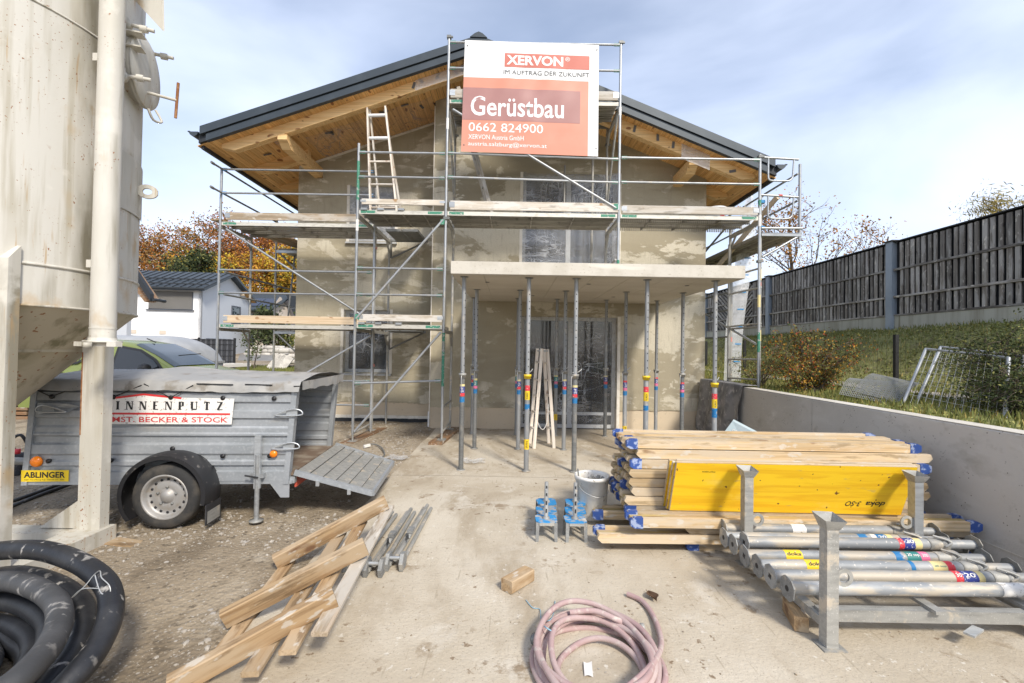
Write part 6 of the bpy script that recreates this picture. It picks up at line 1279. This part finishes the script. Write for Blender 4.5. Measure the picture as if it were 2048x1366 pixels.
for a,z in ((4.35,2.35),(2.35,2.33)): MB().add([HP(a,-.03,z),HP(a+.45,-.03,z),HP(a+.45,-.03,z+.28),HP(a,-.03,z+.28)],[(0,1,2,3)]).build('vent_cover','house_beige',nh)
# beige house further back
bh = thing('beige_house','beige neighbour house with solar panels on its dark roof seen through the scaffold','house',(-23.5,46,.8))
a0,a1 = W(498,640,45).x,W(541,640,45).x; a2 = W(577,640,48).x
MB().box(a0-.6,a1,45,45.2,.7,5.2).build('front_wall','house_beige',bh)
MB().prism([(45,.7),(52,.7),(52,4.9),(48.5,7.0),(45,5.2)],'x',a1-.0,a1+.2).build('gable_wall','house_taupe',bh)
MB().add([(a1,45,.7),(a2+.4,47.5,.7),(a2+.4,47.5,5.0),((a1+a2)/2+.1,46.2,6.6),(a1,45,5.2),(a1,45.2,.7),(a2+.4,47.7,.7),(a2+.4,47.7,5.0),((a1+a2)/2+.1,46.4,6.6),(a1,45.2,5.2)],[(0,1,2,3,4),(9,8,7,6,5)]).build('gable_wall','house_taupe',bh)
rfb = MB().add([(a0-1.2,44.5,5.1),(a1+.3,44.5,5.1),(a1+1.0,47.6,6.95),(a0-1.2,47.6,6.95),(a0-1.2,44.5,4.95),(a1+.3,44.5,4.95),(a1+1.0,47.6,6.8),(a0-1.2,47.6,6.8)],[(0,1,2,3),(7,6,5,4),(0,4,5,1),(1,5,6,2)]).build('roof','roof_metal',bh)
MB().add([(a1+.9,46.0,6.95),(a2+.9,47.3,4.75),(a2+1.2,49.5,4.75),(a1+1.2,48.2,6.95)],[(0,1,2,3)]).build('roof','roof_dark',bh)
for k in range(2):
    x = a0-.6+1.35*k; MB().add([(x,45.1,5.52),(x+1.25,45.1,5.52),(x+1.4,46.6,6.42),(x+.1,46.6,6.42)],[(0,1,2,3)]).build('solar_panel','solar',rfb)
wnd(bh,(a0-.3,44.98,2.6),(1,0,0),1.3,2.1,'pvc_white'); wnd(bh,(a0+1.15,44.98,2.6),(1,0,0),1.1,2.1,'pvc_white'); wnd(bh,(a1+.75,45.7,2.6),((a2-a1),2.5,0),1.2,1.3,'house_beige')
MB().tube((a1-.25,44.9,.8),(a1-.25,44.9,5.0),.06,8).build('downpipe','door_slate',bh)
# dark roofed house at the edge of the silo
dh = thing('gabled_house','pale neighbour house with steep dark verge showing just past the silo','house',(-23,25,0))
e = W(308,588,24); r_ = W(268,527,24)
sl_ = (r_.z-e.z)/(r_.x-e.x)
k_ = -sl_
MB().prism([(e.x,e.z),(e.x-3.5,e.z+k_*3.5),(e.x-3.5,e.z+k_*3.5-.55),(e.x,e.z-.40)],'y',23.75,24.0).build('verge_board','roof_dark',dh)
MB().prism([(e.x-.12,e.z-.30),(e.x-3.5,e.z+k_*3.4-.55),(e.x-3.5,e.z+k_*3.4-1.6),(e.x-.5,e.z-.42)],'y',24.01,24.6).build('verge_soffit','wood_brown',dh)
MB().tube((e.x+.14,23.8,e.z-.32),(e.x+.14,24.6,e.z-.32),.08,10).build('gutter','roof_dark',dh)
xw = W(255,600,24.6).x
MB().prism([(xw-5,0),(xw,0),(xw,e.z-.3),(xw-1.2,e.z+1.2),(xw-5,e.z+1.2)],'y',24.6,24.9).build('wall','house_grey',dh)
# ================================================================ privacy fence, van, covered trailer
pf = thing('privacy_fence','dark mesh fence woven with slate grey privacy strips in front of the white house','fence',(-20,28.2,0))
fx0,fx1 = W(236,700,27.5).x,W(470,700,28.2).x; npn = 3; ftop = 1.98
for i in range(npn+1):
    x = fx0+(fx1-fx0)*i/npn; MB().box(x-.05,x+.05,28.1,28.2,-.05,ftop+.08).build('post','fence_black',pf)
for i in range(npn):
    x0,x1 = fx0+(fx1-fx0)*i/npn+.06,fx0+(fx1-fx0)*(i+1)/npn-.06; ns = int((x1-x0)/.11)
    for k in range(ns):
        a = x0+(x1-x0)*k/ns; MB().box(a+.005,a+(x1-x0)/ns-.01,28.12+.012*(k%2),28.15+.012*(k%2),.08,ftop).build('privacy_strip','screen_dark' if k%3 else 'screen_pale',pf)
    for z in (.25,.6,.95,1.3,1.65,1.93): MB().box(x0,x1,28.095,28.11,z-.008,z+.012).build('mesh_wire','fence_black',pf)
tb = MB().lathe([(0,0),(.16,0),(.2,.5),(.22,.5),(.22,.55),(0,.55)],(W(252,690,29).x,29.2,1.6),12); tag(tb.build('plant_tub','rubbish_teal'),'small teal tub showing above the privacy fence','tub')
ct = thing('covered_trailer','grey trailer with rounded plastic hood parked behind the green van','trailer',(-10.6,13.4,-.05))
cx0,cx1 = -13.2,W(380,720,13.0).x; cy0,cy1 = 13.0,14.5
MB().box(cx0,cx1,cy0,cy1,.45,1.10).build('box','trailer_zinc',ct)
for z in (.62,.85,1.04): MB().box(cx0,cx1+.02,cy0-.03,cy0,z,z+.06).build('rib','trailer_zinc',ct)
def hood(u,v):
    a = math.pi*v; x = cx0+(cx1-cx0)*(1-(1-u)**1.0); e_ = min(1,(1-u)*3.2); h_ = .78*math.sqrt(max(0,1-(1-e_)**2)); y = (cy0+cy1)/2-math.copysign(abs(math.cos(a))**.55,math.cos(a))*(cy1-cy0+.06)/2
    return (x,y,1.12+h_*abs(math.sin(a))**.45)
MB().grid(hood,30,24).build('hood','hood_grey',ct); MB().box(cx0,cx1+.03,cy0-.04,cy1+.04,1.09,1.16).build('hood_rim','hood_grey',ct)
for x in (-11.2,): MB().lathe([(0,-.09),(.3,-.09),(.3,.09),(0,.09)],(x,cy0-.05,.25),24,Matrix.Rotation(R_(90),3,'X')).build('wheel','tyre',ct)
van = thing('green_van','lime green delivery van with round black emblem parked behind the trailer','van',(-8.2,10,-.05))
NX = -6.12; vy0,vy1 = 9.35,11.0
prof = [(-10.1,.32),(-10.12,.9),(-10.05,1.45),(-9.85,1.66),(-9.2,1.70),(-8.35,1.68),(-7.95,1.62),(-7.45,1.40),(-6.98,1.14),(-6.55,1.06),(-6.28,.96),(-6.15,.80),(-6.12,.55),(-6.18,.30)]
def van_sec(i,s):
    x,z = prof[i]; t = max(0,(z-.95)/.75); inset = .20*t**1.4; return (x, (vy0+inset) if s == 0 else (vy1-inset), z)
m = MB(); n = len(prof)
cols = []
for f in (0,.04,.12,.5,.88,.96,1.0):
    k = {0:0,.04:.6,.12:1,.5:1.06,.88:1,.96:.6,1.0:0}[f]; cols.append([V(van_sec(i,0)).lerp(V(van_sec(i,1)),f)+V((0,0,(.05*k if prof[i][1] > .9 else 0))) for i in range(n)])
m.add([p for c in cols for p in c],[(a*n+i,a*n+i+1,(a+1)*n+i+1,(a+1)*n+i) for a in range(len(cols)-1) for i in range(n-1)],True)
for s in (0,1): m.add([van_sec(i,s) for i in range(n)],[tuple(range(n))])
m.build('body','van_green',van)
def vs(x,z,o=.006):
    t = max(0,(z-.95)/.75); return V((x,vy0+.20*t**1.4-o,z))
def wsf(u,v):
    seq = [prof[8],prof[7],prof[6]]; t = v*.94+.03; k_ = min(int(t*2),1); f = t*2-k_; x = seq[k_][0]+(seq[k_+1][0]-seq[k_][0])*f; z = seq[k_][1]+(seq[k_+1][1]-seq[k_][1])*f
    q = max(0,(z-.95)/.75); ins = .20*q**1.4; ff = .05+.90*u; kk = min(1,min(ff,1-ff)/.12); return V((x+.014,vy0+ins+(vy1-vy0-2*ins)*ff,z+.05*kk+.016))
MB().grid(wsf,14,8).build('windscreen','glass_sky',van)
MB().tube(wsf(.05,.02)+V((.02,0,.01)),wsf(.55,.05)+V((.02,0,.015)),.01,6).build('wiper','ink',van)
def patch(name,pts,mt,o=.008):
    return MB().add([vs(x,z,o) for x,z in pts],[tuple(range(len(pts)))]).build(name,mt,van)
patch('side_window',[(-8.22,1.10),(-7.20,1.12),(-7.40,1.32),(-7.72,1.50),(-8.18,1.58)],'glass_dark'); patch('window_seal',[(-8.27,1.06),(-7.10,1.08),(-7.36,1.36),(-7.72,1.55),(-8.23,1.63)],'black_plastic',.004)
for x in (-8.34,-7.02): patch('door_seam',[(x,.45),(x+.012,.45),(x+.012,1.62 if x < -8 else 1.1),(x,1.62 if x < -8 else 1.1)],'black_plastic',.003)
mr_ = MB().lathe([(0,-.09),(.09,-.07),(.11,0),(.09,.07),(0,.09)],(-7.42,vy0-.14,1.16),14,Matrix.Rotation(R_(90),3,'Y')); mr_.build('mirror','black_plastic',van); MB().bar((-7.36,vy0-.1,1.10),(-7.36,vy0+.02,1.10),.06,.05).build('mirror_arm','black_plastic',van)
for x in (-8.62,-8.28): patch('door_handle',[(x-.06,.98),(x+.06,.98),(x+.07,1.06),(x+.04,1.11),(x-.04,1.11),(x-.07,1.06)],'black_plastic',.02)
for x in (-9.35,-6.85): MB().lathe([(0,-.09),(.30,-.09),(.31,0),(.30,.09),(0,.09)],(x,vy0+.08,.26),26,Matrix.Rotation(R_(90),3,'X')).build('wheel','tyre',van)
EC = (-9.08,1.30); er = .36
def ring(r0_,r1_,a0_,a1_,nn,mt,o=.010):
    m = MB(); A_ = [a0_+(a1_-a0_)*i/nn for i in range(nn+1)]
    for p,q in zip(A_,A_[1:]): m.add([vs(EC[0]+r*math.cos(t),EC[1]+r*math.sin(t),o) for r,t in ((r0_,p),(r1_,p),(r1_,q),(r0_,q))],[(0,1,2,3)])
    return m.build('emblem_ring',mt,van)
ring(er*.84,er,0,6.2832,40,'ink'); ring(er*.78,er*.80,0,6.2832,40,'ink')
fig = [[(-.02,.12),(.03,.14),(.05,.02),(.02,-.06),(-.05,-.04),(-.05,.05)],[(-.04,-.02),(-.12,-.10),(-.24,-.16),(-.23,-.19),(-.10,-.14),(.0,-.06)],[(.0,-.03),(.12,-.02),(.20,.03),(.19,-.02),(.12,-.07),(.0,-.08)],[(.02,.12),(.12,.10),(.11,.02),(.14,.02),(.16,.13),(.03,.15)]]
for q in fig: patch('emblem_figure',[(EC[0]+a*1.0,EC[1]+b*1.0) for a,b in q],'ink',.012)
ring(.05,.0,0,6.2832,14,'ink',.012).name = 'emblem_head'; van.children[-1].location += V((.02,0,.20))
for cx,cz,s in ((-8.98,1.00,.035),(-8.50,1.12,.03),(-8.72,1.40,.03)):
    for k in range(4):
        a = k*math.pi/2+.3; patch('emblem_mark',[(cx+s*.25*math.cos(a+1.57),cz+s*.25*math.sin(a+1.57)),(cx+s*1.5*math.cos(a+.35),cz+s*1.5*math.sin(a+.35)),(cx+s*1.5*math.cos(a-.35),cz+s*1.5*math.sin(a-.35)),(cx+s*.25*math.cos(a-1.57),cz+s*.25*math.sin(a-1.57))],'ink',.012)
MB().tube((-7.9,10.1,1.7),(-8.1,10.1,1.78),.012,6).build('aerial','ink',van)
for i,(px,w_) in enumerate(((408,'nearest the van'),(427,'between the other two'),(444,'beside the scaffold post'))):
    t = thing('trestle',f'red and white folding trestle barrier, the one {("closest to the van","between the other two","beside the scaffold corner post")[i]}','trestle',W(px,735,16),'red and white trestles'); p = W(px,731,16); p.z = .93; t.location = (p.x,16,-.05); BASE[t] = V(t.location)
    beam('leg',p+V((0,0,0)),V((p.x+.48,16,-.04)),.10,.03,'barrier_red',t,up=(1,0,0)); beam('leg',p+V((-.02,0,.0)),V((p.x-.50,16,-.04)),.10,.03,'paper',t,up=(1,0,0)); beam('board',p+V((0,.1,-.02)),p+V((.2,1.4,-.02)),.03,.12,'paper',t)
# boards stacked far left, stone blocks, little garden
bst = None
for k in range(7):
    p,q = W(20,822-8.4*k,10)+V((0,rng.uniform(-.06,.06),0)),W(66,824-8.4*k,10)+V((rng.uniform(-.05,.05),.1,0)); p.x -= 1.2; q.z = p.z = .0+.098*k+.02
    tag(beam('dark_board',p,q,.5,.07,'wood_brown'),('bottom','second','third','fourth','fifth','sixth','top')[k]+' dark brown board in the pile behind the silo legs','board','pile of dark boards')
rs_ = np.random.RandomState(4)
def rock(c,sx,sy,sz,mt='stone_pale',parent=None,name='stone',seed=0,rot=0):
    r = random.Random(seed); m = MB(); n = 8
    def f(u,v):
        a = u*2*math.pi; e_ = (v-.5)*math.pi; p = V((math.copysign(abs(math.cos(a))**.45,math.cos(a))*math.cos(e_)**.4,math.copysign(abs(math.sin(a))**.45,math.sin(a))*math.cos(e_)**.4,math.copysign(abs(math.sin(e_))**.5,math.sin(e_))))
        k = 1+.14*(fbm(u*6+seed,v*6+seed*3,2)-.4); p = V((p.x*sx*k,p.y*sy*k,p.z*sz*k)); return V(c)+Matrix.Rotation(rot,3,'Y') @ p
    return m.grid(f,16,8).build(name,mt,parent)
swl = thing('stone_wall','low dry stone garden wall of rough pale boulders by the driveway','wall',(-19,39,.8))
xa,xb = W(496,708,39).x,W(566,706,39).x; k = 0
for row in range(3):
    x = xa-.3+.2*row
    while x < xb-.3*row:
        w_ = .45+.4*rs_.rand(); rock((x+w_/2,39+.05*row,.85+.30*row),w_*.5,.32,.155,'stone_pale',swl,'stone',k); x += w_; k += 1
for k,(px,py,sx,sz,rot) in enumerate(((565,701,.56,.17,0),(574,701,.5,.17,0),(562,712,.46,.16,0),(580,712,.42,.16,.05),(560,722,.40,.15,.0),(578,723,.5,.16,0))):
    p = W(px,py,30); o = rock((p.x,30+.3*(k%2),p.z),sx,.4,sz,'stone_pale',None,'stone_block',50+k); tag(o,['flat pale stone block on top of the pile nearer the driveway','flat pale stone block on top of the pile touching the house corner','pale block in the middle layer of the stone pile nearer the driveway','pale block in the middle layer of the stone pile by the house corner','pale block at the bottom of the stone pile nearer the driveway','pale block at the bottom of the stone pile by the house corner'][k],'stone block','pile of pale stone blocks')
for k in range(4):
    p = W(553+7*k,730,29.3); tag(beam('stone_slab',V((p.x-.35,29.2,.12)),V((p.x+.12,29.5,.92)),.5,.13,'stone_pale',None,up=(0,1,0)),('first','second','third','fourth')[k]+' leaning pale stone slab from the driveway in front of the block pile','slab','leaning stone slabs')
tag(MB().add([(W(470,738,31).x,31,.20),(W(600,738,31).x,31,.20),(W(600,722,39.5).x,39.5,.87),(W(480,722,39.5).x,39.5,.87)],[(0,1,2,3)]).build('driveway','asphalt'),kind='structure')
tag(MB().add([(W(450,745,27).x,26.5,-.04),(W(600,745,27).x,26.5,-.04),(W(600,738,30).x,30.6,.17),(W(462,738,30).x,30.6,.17)],[(0,1,2,3)]).build('lawn','grass_soil'),kind='structure')
p = W(508,735,28.8); make_tree('sapling','thin young tree with grey green leaves on a stake in front of the driveway',V((p.x,28.8,.0)),3.1,('needle','leaf_evergreen'),(.6,.4),77,700,.16,.22,.40,9,.045,.35)
p = W(528,712,41); make_tree('garden_shrub','multi stemmed dark evergreen shrub behind the low stone wall',V((p.x,41,1.0)),3.4,('needle','leaf_dark','leaf_evergreen'),(.4,.3,.3),78,2600,.30,.35,.5,12,.09,.12,cat='shrub'); 
p = W(565,715,42); make_tree('garden_shrub','light green bushy shrub next to the beige house wall',V((p.x,42,1.0)),2.6,('leaf_olive','leaf_evergreen'),(.5,.5),79,1800,.26,.35,.5,10,.06,.1,cat='shrub')
# ================================================================ noise barrier on the bank
nb = thing('noise_barrier','tall weathered timber noise barrier with blue grey steel posts on the grass bank','noise barrier',(9.0,14,2.3))
NXB = 9.0; PY = [5.61,10.76,15.91,21.06,26.2]; ZB,ZP,ZT = 2.15,2.60,4.34; ROW = (2.60,3.05,3.69,4.33)
for y in PY:
    MB().box(NXB-.10,NXB+.10,y-.09,y+.09,ZB,ZT+.02).build('post','post_blue',nb); MB().box(NXB-.13,NXB+.13,y-.14,y+.14,ZT+.022,ZT+.05).build('post_cap','fence_black',nb)
stuff = MB()
sl_m = {}
for bay,(y0,y1) in enumerate(zip(PY,PY[1:])):
    y0 += .095; y1 -= .095
    MB().box(NXB-.04,NXB+.10,y0,y1,ZB,ZP-.004).build('base_slab','barrier_base',nb); MB().box(NXB+.02,NXB+.06,y0,y1,ZP,ZT).build('backing_board','barrier_back',nb)
    MB().box(NXB-.07,NXB+.09,y0,y1,ZT-.005,ZT+.02).build('top_cap','fence_black',nb)
    for z in ROW[1:3]: beam('rail',(NXB-.045,y0,z),(NXB-.045,y1,z),.05,.05,'wood_barrier',nb)
    beam('rail',(NXB-.03,y0,ZP+.02),(NXB-.03,y1,ZP+.02),.05,.04,'wood_barrier',nb)
    pitch = .1425; ns = int((y1-y0)/pitch)
    for k in range(ns):
        y = y0+pitch*(k+.5)
        if bay == 0 and y < 7.6: continue
        mid = bay == 2 and (y-y0) > 1.0 and (y1-y) > .9
        for rI in range(3):
            if mid: continue
            za,zb = ROW[rI]+(.03 if rI else .04),ROW[rI+1]-.03; h_ = round(zb-za,3); wd = .085+.02*((k*7+rI*3)%3-1)*.5
            if bay <= 2:
                key = (h_,round(wd,3))
                if key not in sl_m: sl_m[key] = MB().bar((-h_/2,0,0),(h_/2,0,0),key[1],.035,bev=.005).mesh('slat','wood_barrier')
                piece('slat',sl_m[key],nb,Matrix.Translation((NXB-.025-.01*((k+rI)%2),y+rng.uniform(-.006,.006),(za+zb)/2)) @ Matrix.Rotation(R_(-90),4,'Y') )
            else: stuff.box(NXB-.04,NXB-.005,y-.042,y+.042,za,zb)
    if bay == 2:      # chevron field
        c = (y0+1.0+y1-.9)/2; hw = (y1-.9-y0-1.0)/2
        for k in range(15):
            z = ZP-.55+.17*k
            for s in (-1,1):
                p0_,p1_ = V((NXB-.03,c,z)),V((NXB-.03,c+s*hw,z+hw*.62))
                def clip(p0_,p1_,lo,hi):
                    d = p1_-p0_; t0,t1 = 0,1
                    if d.z > 1e-6: t0 = max(t0,(lo-p0_.z)/d.z); t1 = min(t1,(hi-p0_.z)/d.z)
                    return (p0_+d*t0,p0_+d*t1) if t1-t0 > .05 else None
                cc = clip(p0_,p1_,ZP+.06,ZT-.06)
                if cc: beam('slat',cc[0],cc[1],.035,.09,'wood_barrier',nb)
o = stuff.build('far_slats','wood_barrier',nb); o['kind'] = 'stuff'
# ================================================================ planting and clutter on the bank
rs = np.random.RandomState(9); nI = 34000
X = 4.2+4.75*rs.rand(nI)**.8; Y = 3.2+17*rs.rand(nI)**1.25; keep = ~((X < 4.75) & (Y > 9.0)); X,Y = X[keep],Y[keep]
keep = (np.array([fbm(a*1.3,b*1.3,3) for a,b in zip(X,Y)])+.25*rs.rand(len(X))) > .42; X,Y = X[keep],Y[keep]
P = np.stack([X,Y,np.array([bank_z(a,b) for a,b in zip(X,Y)])+.006+.018*rs.rand(len(X))],1)
o = add_mesh('ivy_cover',leaf_mesh('ivy_cover',P,.025+.03*rs.rand(len(P)),('ivy_leaf','ivy_leaf_pale','leaf_evergreen','leaf_olive'),rs,flat_=.22,weights=(.34,.46,.02,.18),aspect=.85)); tag(o,'low green ivy and weeds covering the bank',kind='stuff')
nG = 26000; X = 4.2+4.7*rs.rand(nG)**1.2; Y = 3.0+14*rs.rand(nG); P = np.stack([X,Y,np.array([bank_z(a,b) for a,b in zip(X,Y)])-.01],1)
o = add_mesh('grass',leaf_mesh('grass',P,.06+.07*rs.rand(nG),('grass_blade','leaf_olive','leaf_straw'),rs,weights=(.6,.28,.12),aspect=.12,droop=(0,0,1.4))); tag(o,'rough grass behind the retaining wall',kind='stuff')
nG = 5000; X = np.array([W(450+150*a,740,29).x for a in rs.rand(nG)]); Y = 26.6+3.9*rs.rand(nG); P = np.stack([X,Y,np.array([ground_z(a,b) for a,b in zip(X,Y)])+.01],1)
o = add_mesh('grass',leaf_mesh('grass',P,.12+.12*rs.rand(nG),('grass_blade','leaf_olive'),rs,aspect=.15,droop=(0,0,1.4))); tag(o,'short lawn grass beyond the yard',kind='stuff')
tag(MB().grid(lambda u,v:(6.0+.42*u,2+18*v,bank_z(6.0+.42*u,2+18*v)+.03),2,60).build('path','path_pale'),kind='structure')
p = V((4.86,7.55,1.02)); make_tree('berberis_bush','bushy shrub with olive, amber and red autumn leaves behind the wall','',1,('leaf_olive',),None,1) if False else None
def bush(name,label,base,H,rad,mats,wts,seed,n,leaf,sp=.62,stems=16,droop=None,tw='bark',asp=.6,jit=.05,cull=-1.2):
    r = np.random.RandomState(seed); t = thing(name,label,'bush',base); m = MB(); tips = []
    for k in range(stems):
        a = r.rand()*6.283; d = V((math.cos(a)*sp*(.3+r.rand()),math.sin(a)*sp*(.3+r.rand()),1)).normalized(); L_ = H*(.65+.45*r.rand()); p = V(base)+V((r.normal()*.05,r.normal()*.05,0)); pts = [p.copy()]
        for i in range(7): d = (d+V(r.normal(size=3)*.12)+V((0,0,-.03*i))).normalized(); p = p+d*L_/7; pts.append(p.copy())
        m.path(pts,[.010*(1-.8*i/7) for i in range(8)],5,cap=False); tips += pts[2:]
        for j in range(9):
            i = r.randint(1,7); q = pts[i]; dd = (d+V(r.normal(size=3)*.7)).normalized(); sub = [q+dd*(rad*.55*s/3)*(.5+r.rand())+V((0,0,-.01*s*s)) for s in range(4)]; m.path(sub,[.005,.004,.003,.0015],4,cap=False); tips += sub[1:]
    m.build('stems',tw,t); tips = np.array([tuple(x) for x in tips]); c = tips[r.randint(0,len(tips),n)]; P = c+r.normal(size=(n,3))*jit; P = P[P[:,2] > base[2]+.02]
    P = P[(np.sin(P[:,0]*9+seed)+np.sin(P[:,1]*8+seed)+np.sin(P[:,2]*10)) > cull]; P[:,0] = np.maximum(P[:,0],4.2)
    add_mesh('leaves',leaf_mesh('leaves',P,leaf*(.5+.9*r.rand(len(P))),mats,r,weights=wts,aspect=asp,droop=droop),t); return t
bush('barberry_bush','bushy shrub with olive, amber and red autumn leaves behind the retaining wall',(5.0,7.6,1.03),1.1,.46,('leaf_olive','leaf_amber','leaf_brown','leaf_evergreen','leaf_red'),(.34,.22,.14,.24,.06),41,13000,.034,.66,30)
bush('barberry_bush','thin rust tipped twigs of shrub growing against the side scaffold foot',(4.75,8.7,1.03),.8,.3,('leaf_evergreen','leaf_olive','leaf_orange'),(.5,.4,.1),43,1800,.032,.5,12)
bush('evergreen_bush','dense dark evergreen shrub with arching sprays beside the leaning fence panel',(6.0,5.45,1.05),1.0,.5,('leaf_evergreen','leaf_dark','leaf_olive'),(.45,.4,.15),47,22000,.034,.66,38,asp=.45,jit=.06)
bush('evergreen_bush','second dark evergreen shrub nearer the wall top under the arching one',(5.65,4.85,1.02),.62,.4,('leaf_evergreen','leaf_dark','leaf_olive'),(.45,.4,.15),48,12000,.032,.6,28,asp=.45,jit=.06)
# wire fence with black post
wf = thing('wire_fence','low green wire fence with black steel post across the bank','fence',(6.75,8,1.1))
for y in (5.5,8.0,10.6,13.2,15.8): z = bank_z(6.75,y); MB().box(6.72,6.78,y-.03,y+.03,z-.1,z+.86).build('post','fence_black',wf)
m = MB()
for k in range(104):
    y = 5.5+.1*k; z = bank_z(6.75,y); m.box(6.749,6.7515,y-.0012,y+.0012,z,z+.75)
for k in range(5): 
    for y in np.arange(5.5,15.8,.65): m.bar((6.75,y,bank_z(6.75,y)+.04+.17*k),(6.75,y+.65,bank_z(6.75,y+.65)+.04+.17*k),.0025,.0025)
o = m.build('wire_mesh','fence_black',wf); o['kind'] = 'stuff'
# mobile fence panels leaning, mesh mats lying
for k,(tx,ty,bx,by,Y,lab) in enumerate(((1852,698,1804,812,6.05,'galvanised mobile fence panel tipped over on the bank, the front one'),(1882,694,1832,808,6.25,'galvanised mobile fence panel tipped over on the bank, the rear one'))):
    a,b_ = W(tx,ty,Y+.25),W(bx,by,Y-.25); c_ = W(tx+165,ty+18,Y-.85); d_ = W(bx+205,by+48,Y-1.3)
    t = thing('mobile_fence',lab,'fence',b_,'tipped mobile fence panels')
    for p0_,p1_,r in ((a,b_,.021),(a,c_,.017),(b_,d_,.017),(c_,d_,.021)): pipe('frame_tube',p0_,p1_,r,'galv_clean',t,8)
    pipe('foot_pin',b_,b_+(b_-a).normalized()*.09,.018,'galv_dirty',t,8)
    m = MB()
    for i in range(1,13): m.tube(a.lerp(c_,i/13),b_.lerp(d_,i/13),.0022,4,cap=False)
    for i in range(1,5): m.tube(a.lerp(b_,i/5),c_.lerp(d_,i/5),.0022,4,cap=False)
    o = m.build('wire_infill','wire_steel',t); o['kind'] = 'stuff'
for k,(dz,dx) in enumerate(((0,0),(.05,.05))):
    A_,B_,C_,D_ = [W(*q) for q in ((1700+45*k,756-4*k,6.9),(1838,768+4*k,6.5),(1800,812,5.9),(1679+30*k,788,6.3))]
    t = thing('mesh_mat',('lower','upper')[k]+' galvanised wire mesh mat lying bowed on the grass behind the wall','mesh mat',(A_+C_)/2+V((0,0,-.1)),'wire mesh mats'); m = MB(); nU,nV = 34,15
    def q_(u,v): return A_.lerp(B_,u).lerp(D_.lerp(C_,u),v)+V((0,0,.05*math.sin(v*math.pi)+.04*k))
    for i in range(nU+1): m.path([q_(i/nU,j/5) for j in range(6)],.0035,4,cap=False)
    for j in range(nV+1): m.path([q_(i/6,j/nV) for i in range(7)],.0035,4,cap=False)
    o = m.build('wires','mesh_wire',t); o['kind'] = 'stuff'
# polythene tube that serves as a downpipe
ft = thing('film_downpipe','clear polythene tube with blue print hanging from the gutter outlet as temporary downpipe','downpipe',(4.5,9.95,1.1))
a,b_ = W(1500,384,10.0),W(1462,750,9.7); b_.z = 1.08
m = MB().grid(lambda u,v:(a.lerp(b_,v)+V(((u-.5)*(.10+.27*min(1,v*5))+.03*math.sin(v*7),-.03*math.sin(u*math.pi)+.02*math.sin(v*11+u*5),0))),8,40); m.grid(lambda u,v:(a.lerp(b_,v)+V(((u-.5)*(.10+.27*min(1,v*5))+.03*math.sin(v*7),.03*math.sin(u*math.pi)+.02*math.sin(v*11+u*5),0))),8,40)
m.build('film_tube','film_milky',ft)
for k in range(9):
    c = a.lerp(b_,.18+.09*k)+V((.05+.03*math.sin((.18+.09*k)*7),-.045,0)); MB().box(c.x-.06,c.x+.08,c.y-.002,c.y,c.z-.012,c.z+.012).build('print_mark','clamp_blue',ft)
MB().lathe([(.05,-.16),(.06,-.02),(.10,.03),(.10,.05),(.0,.05)],a+V((0,0,.08)),16).build('outlet_funnel','pvc_white',ft); MB().tube(a+V((0,0,.1)),V((5.0,10.0,5.12)),.035,10).build('outlet_pipe','roof_dark',ft)
# trees beyond the barrier
p = V((10.6,17.2,2.3)); make_tree('bare_tree','half bare tree with sparse orange leaves rising behind the side scaffold',p,5.3,('leaf_orange','leaf_tan','leaf_amber'),(.4,.35,.25),61,4200,.075,.22,.46,13,.09,.12,levels=3)
p = W(1742,480,20); make_tree('bare_tree','small tree top with orange leaves peeking over the noise barrier',V((p.x,20,2.3)),p.z-1.5,('leaf_orange','leaf_tan'),(.6,.4),62,900,.09,.2,.4,9,.08,.3,levels=3)
p = W(2085,395,15); make_tree('willow_tree','feathery straw coloured willow top showing above the noise barrier',V((p.x,15,2.3)),p.z-1.9,('leaf_straw','leaf_olive'),(.75,.25),63,6500,.16,.24,.34,12,.10,.25,levels=3,aspect=.16,droop=(.5,.1,-.25))
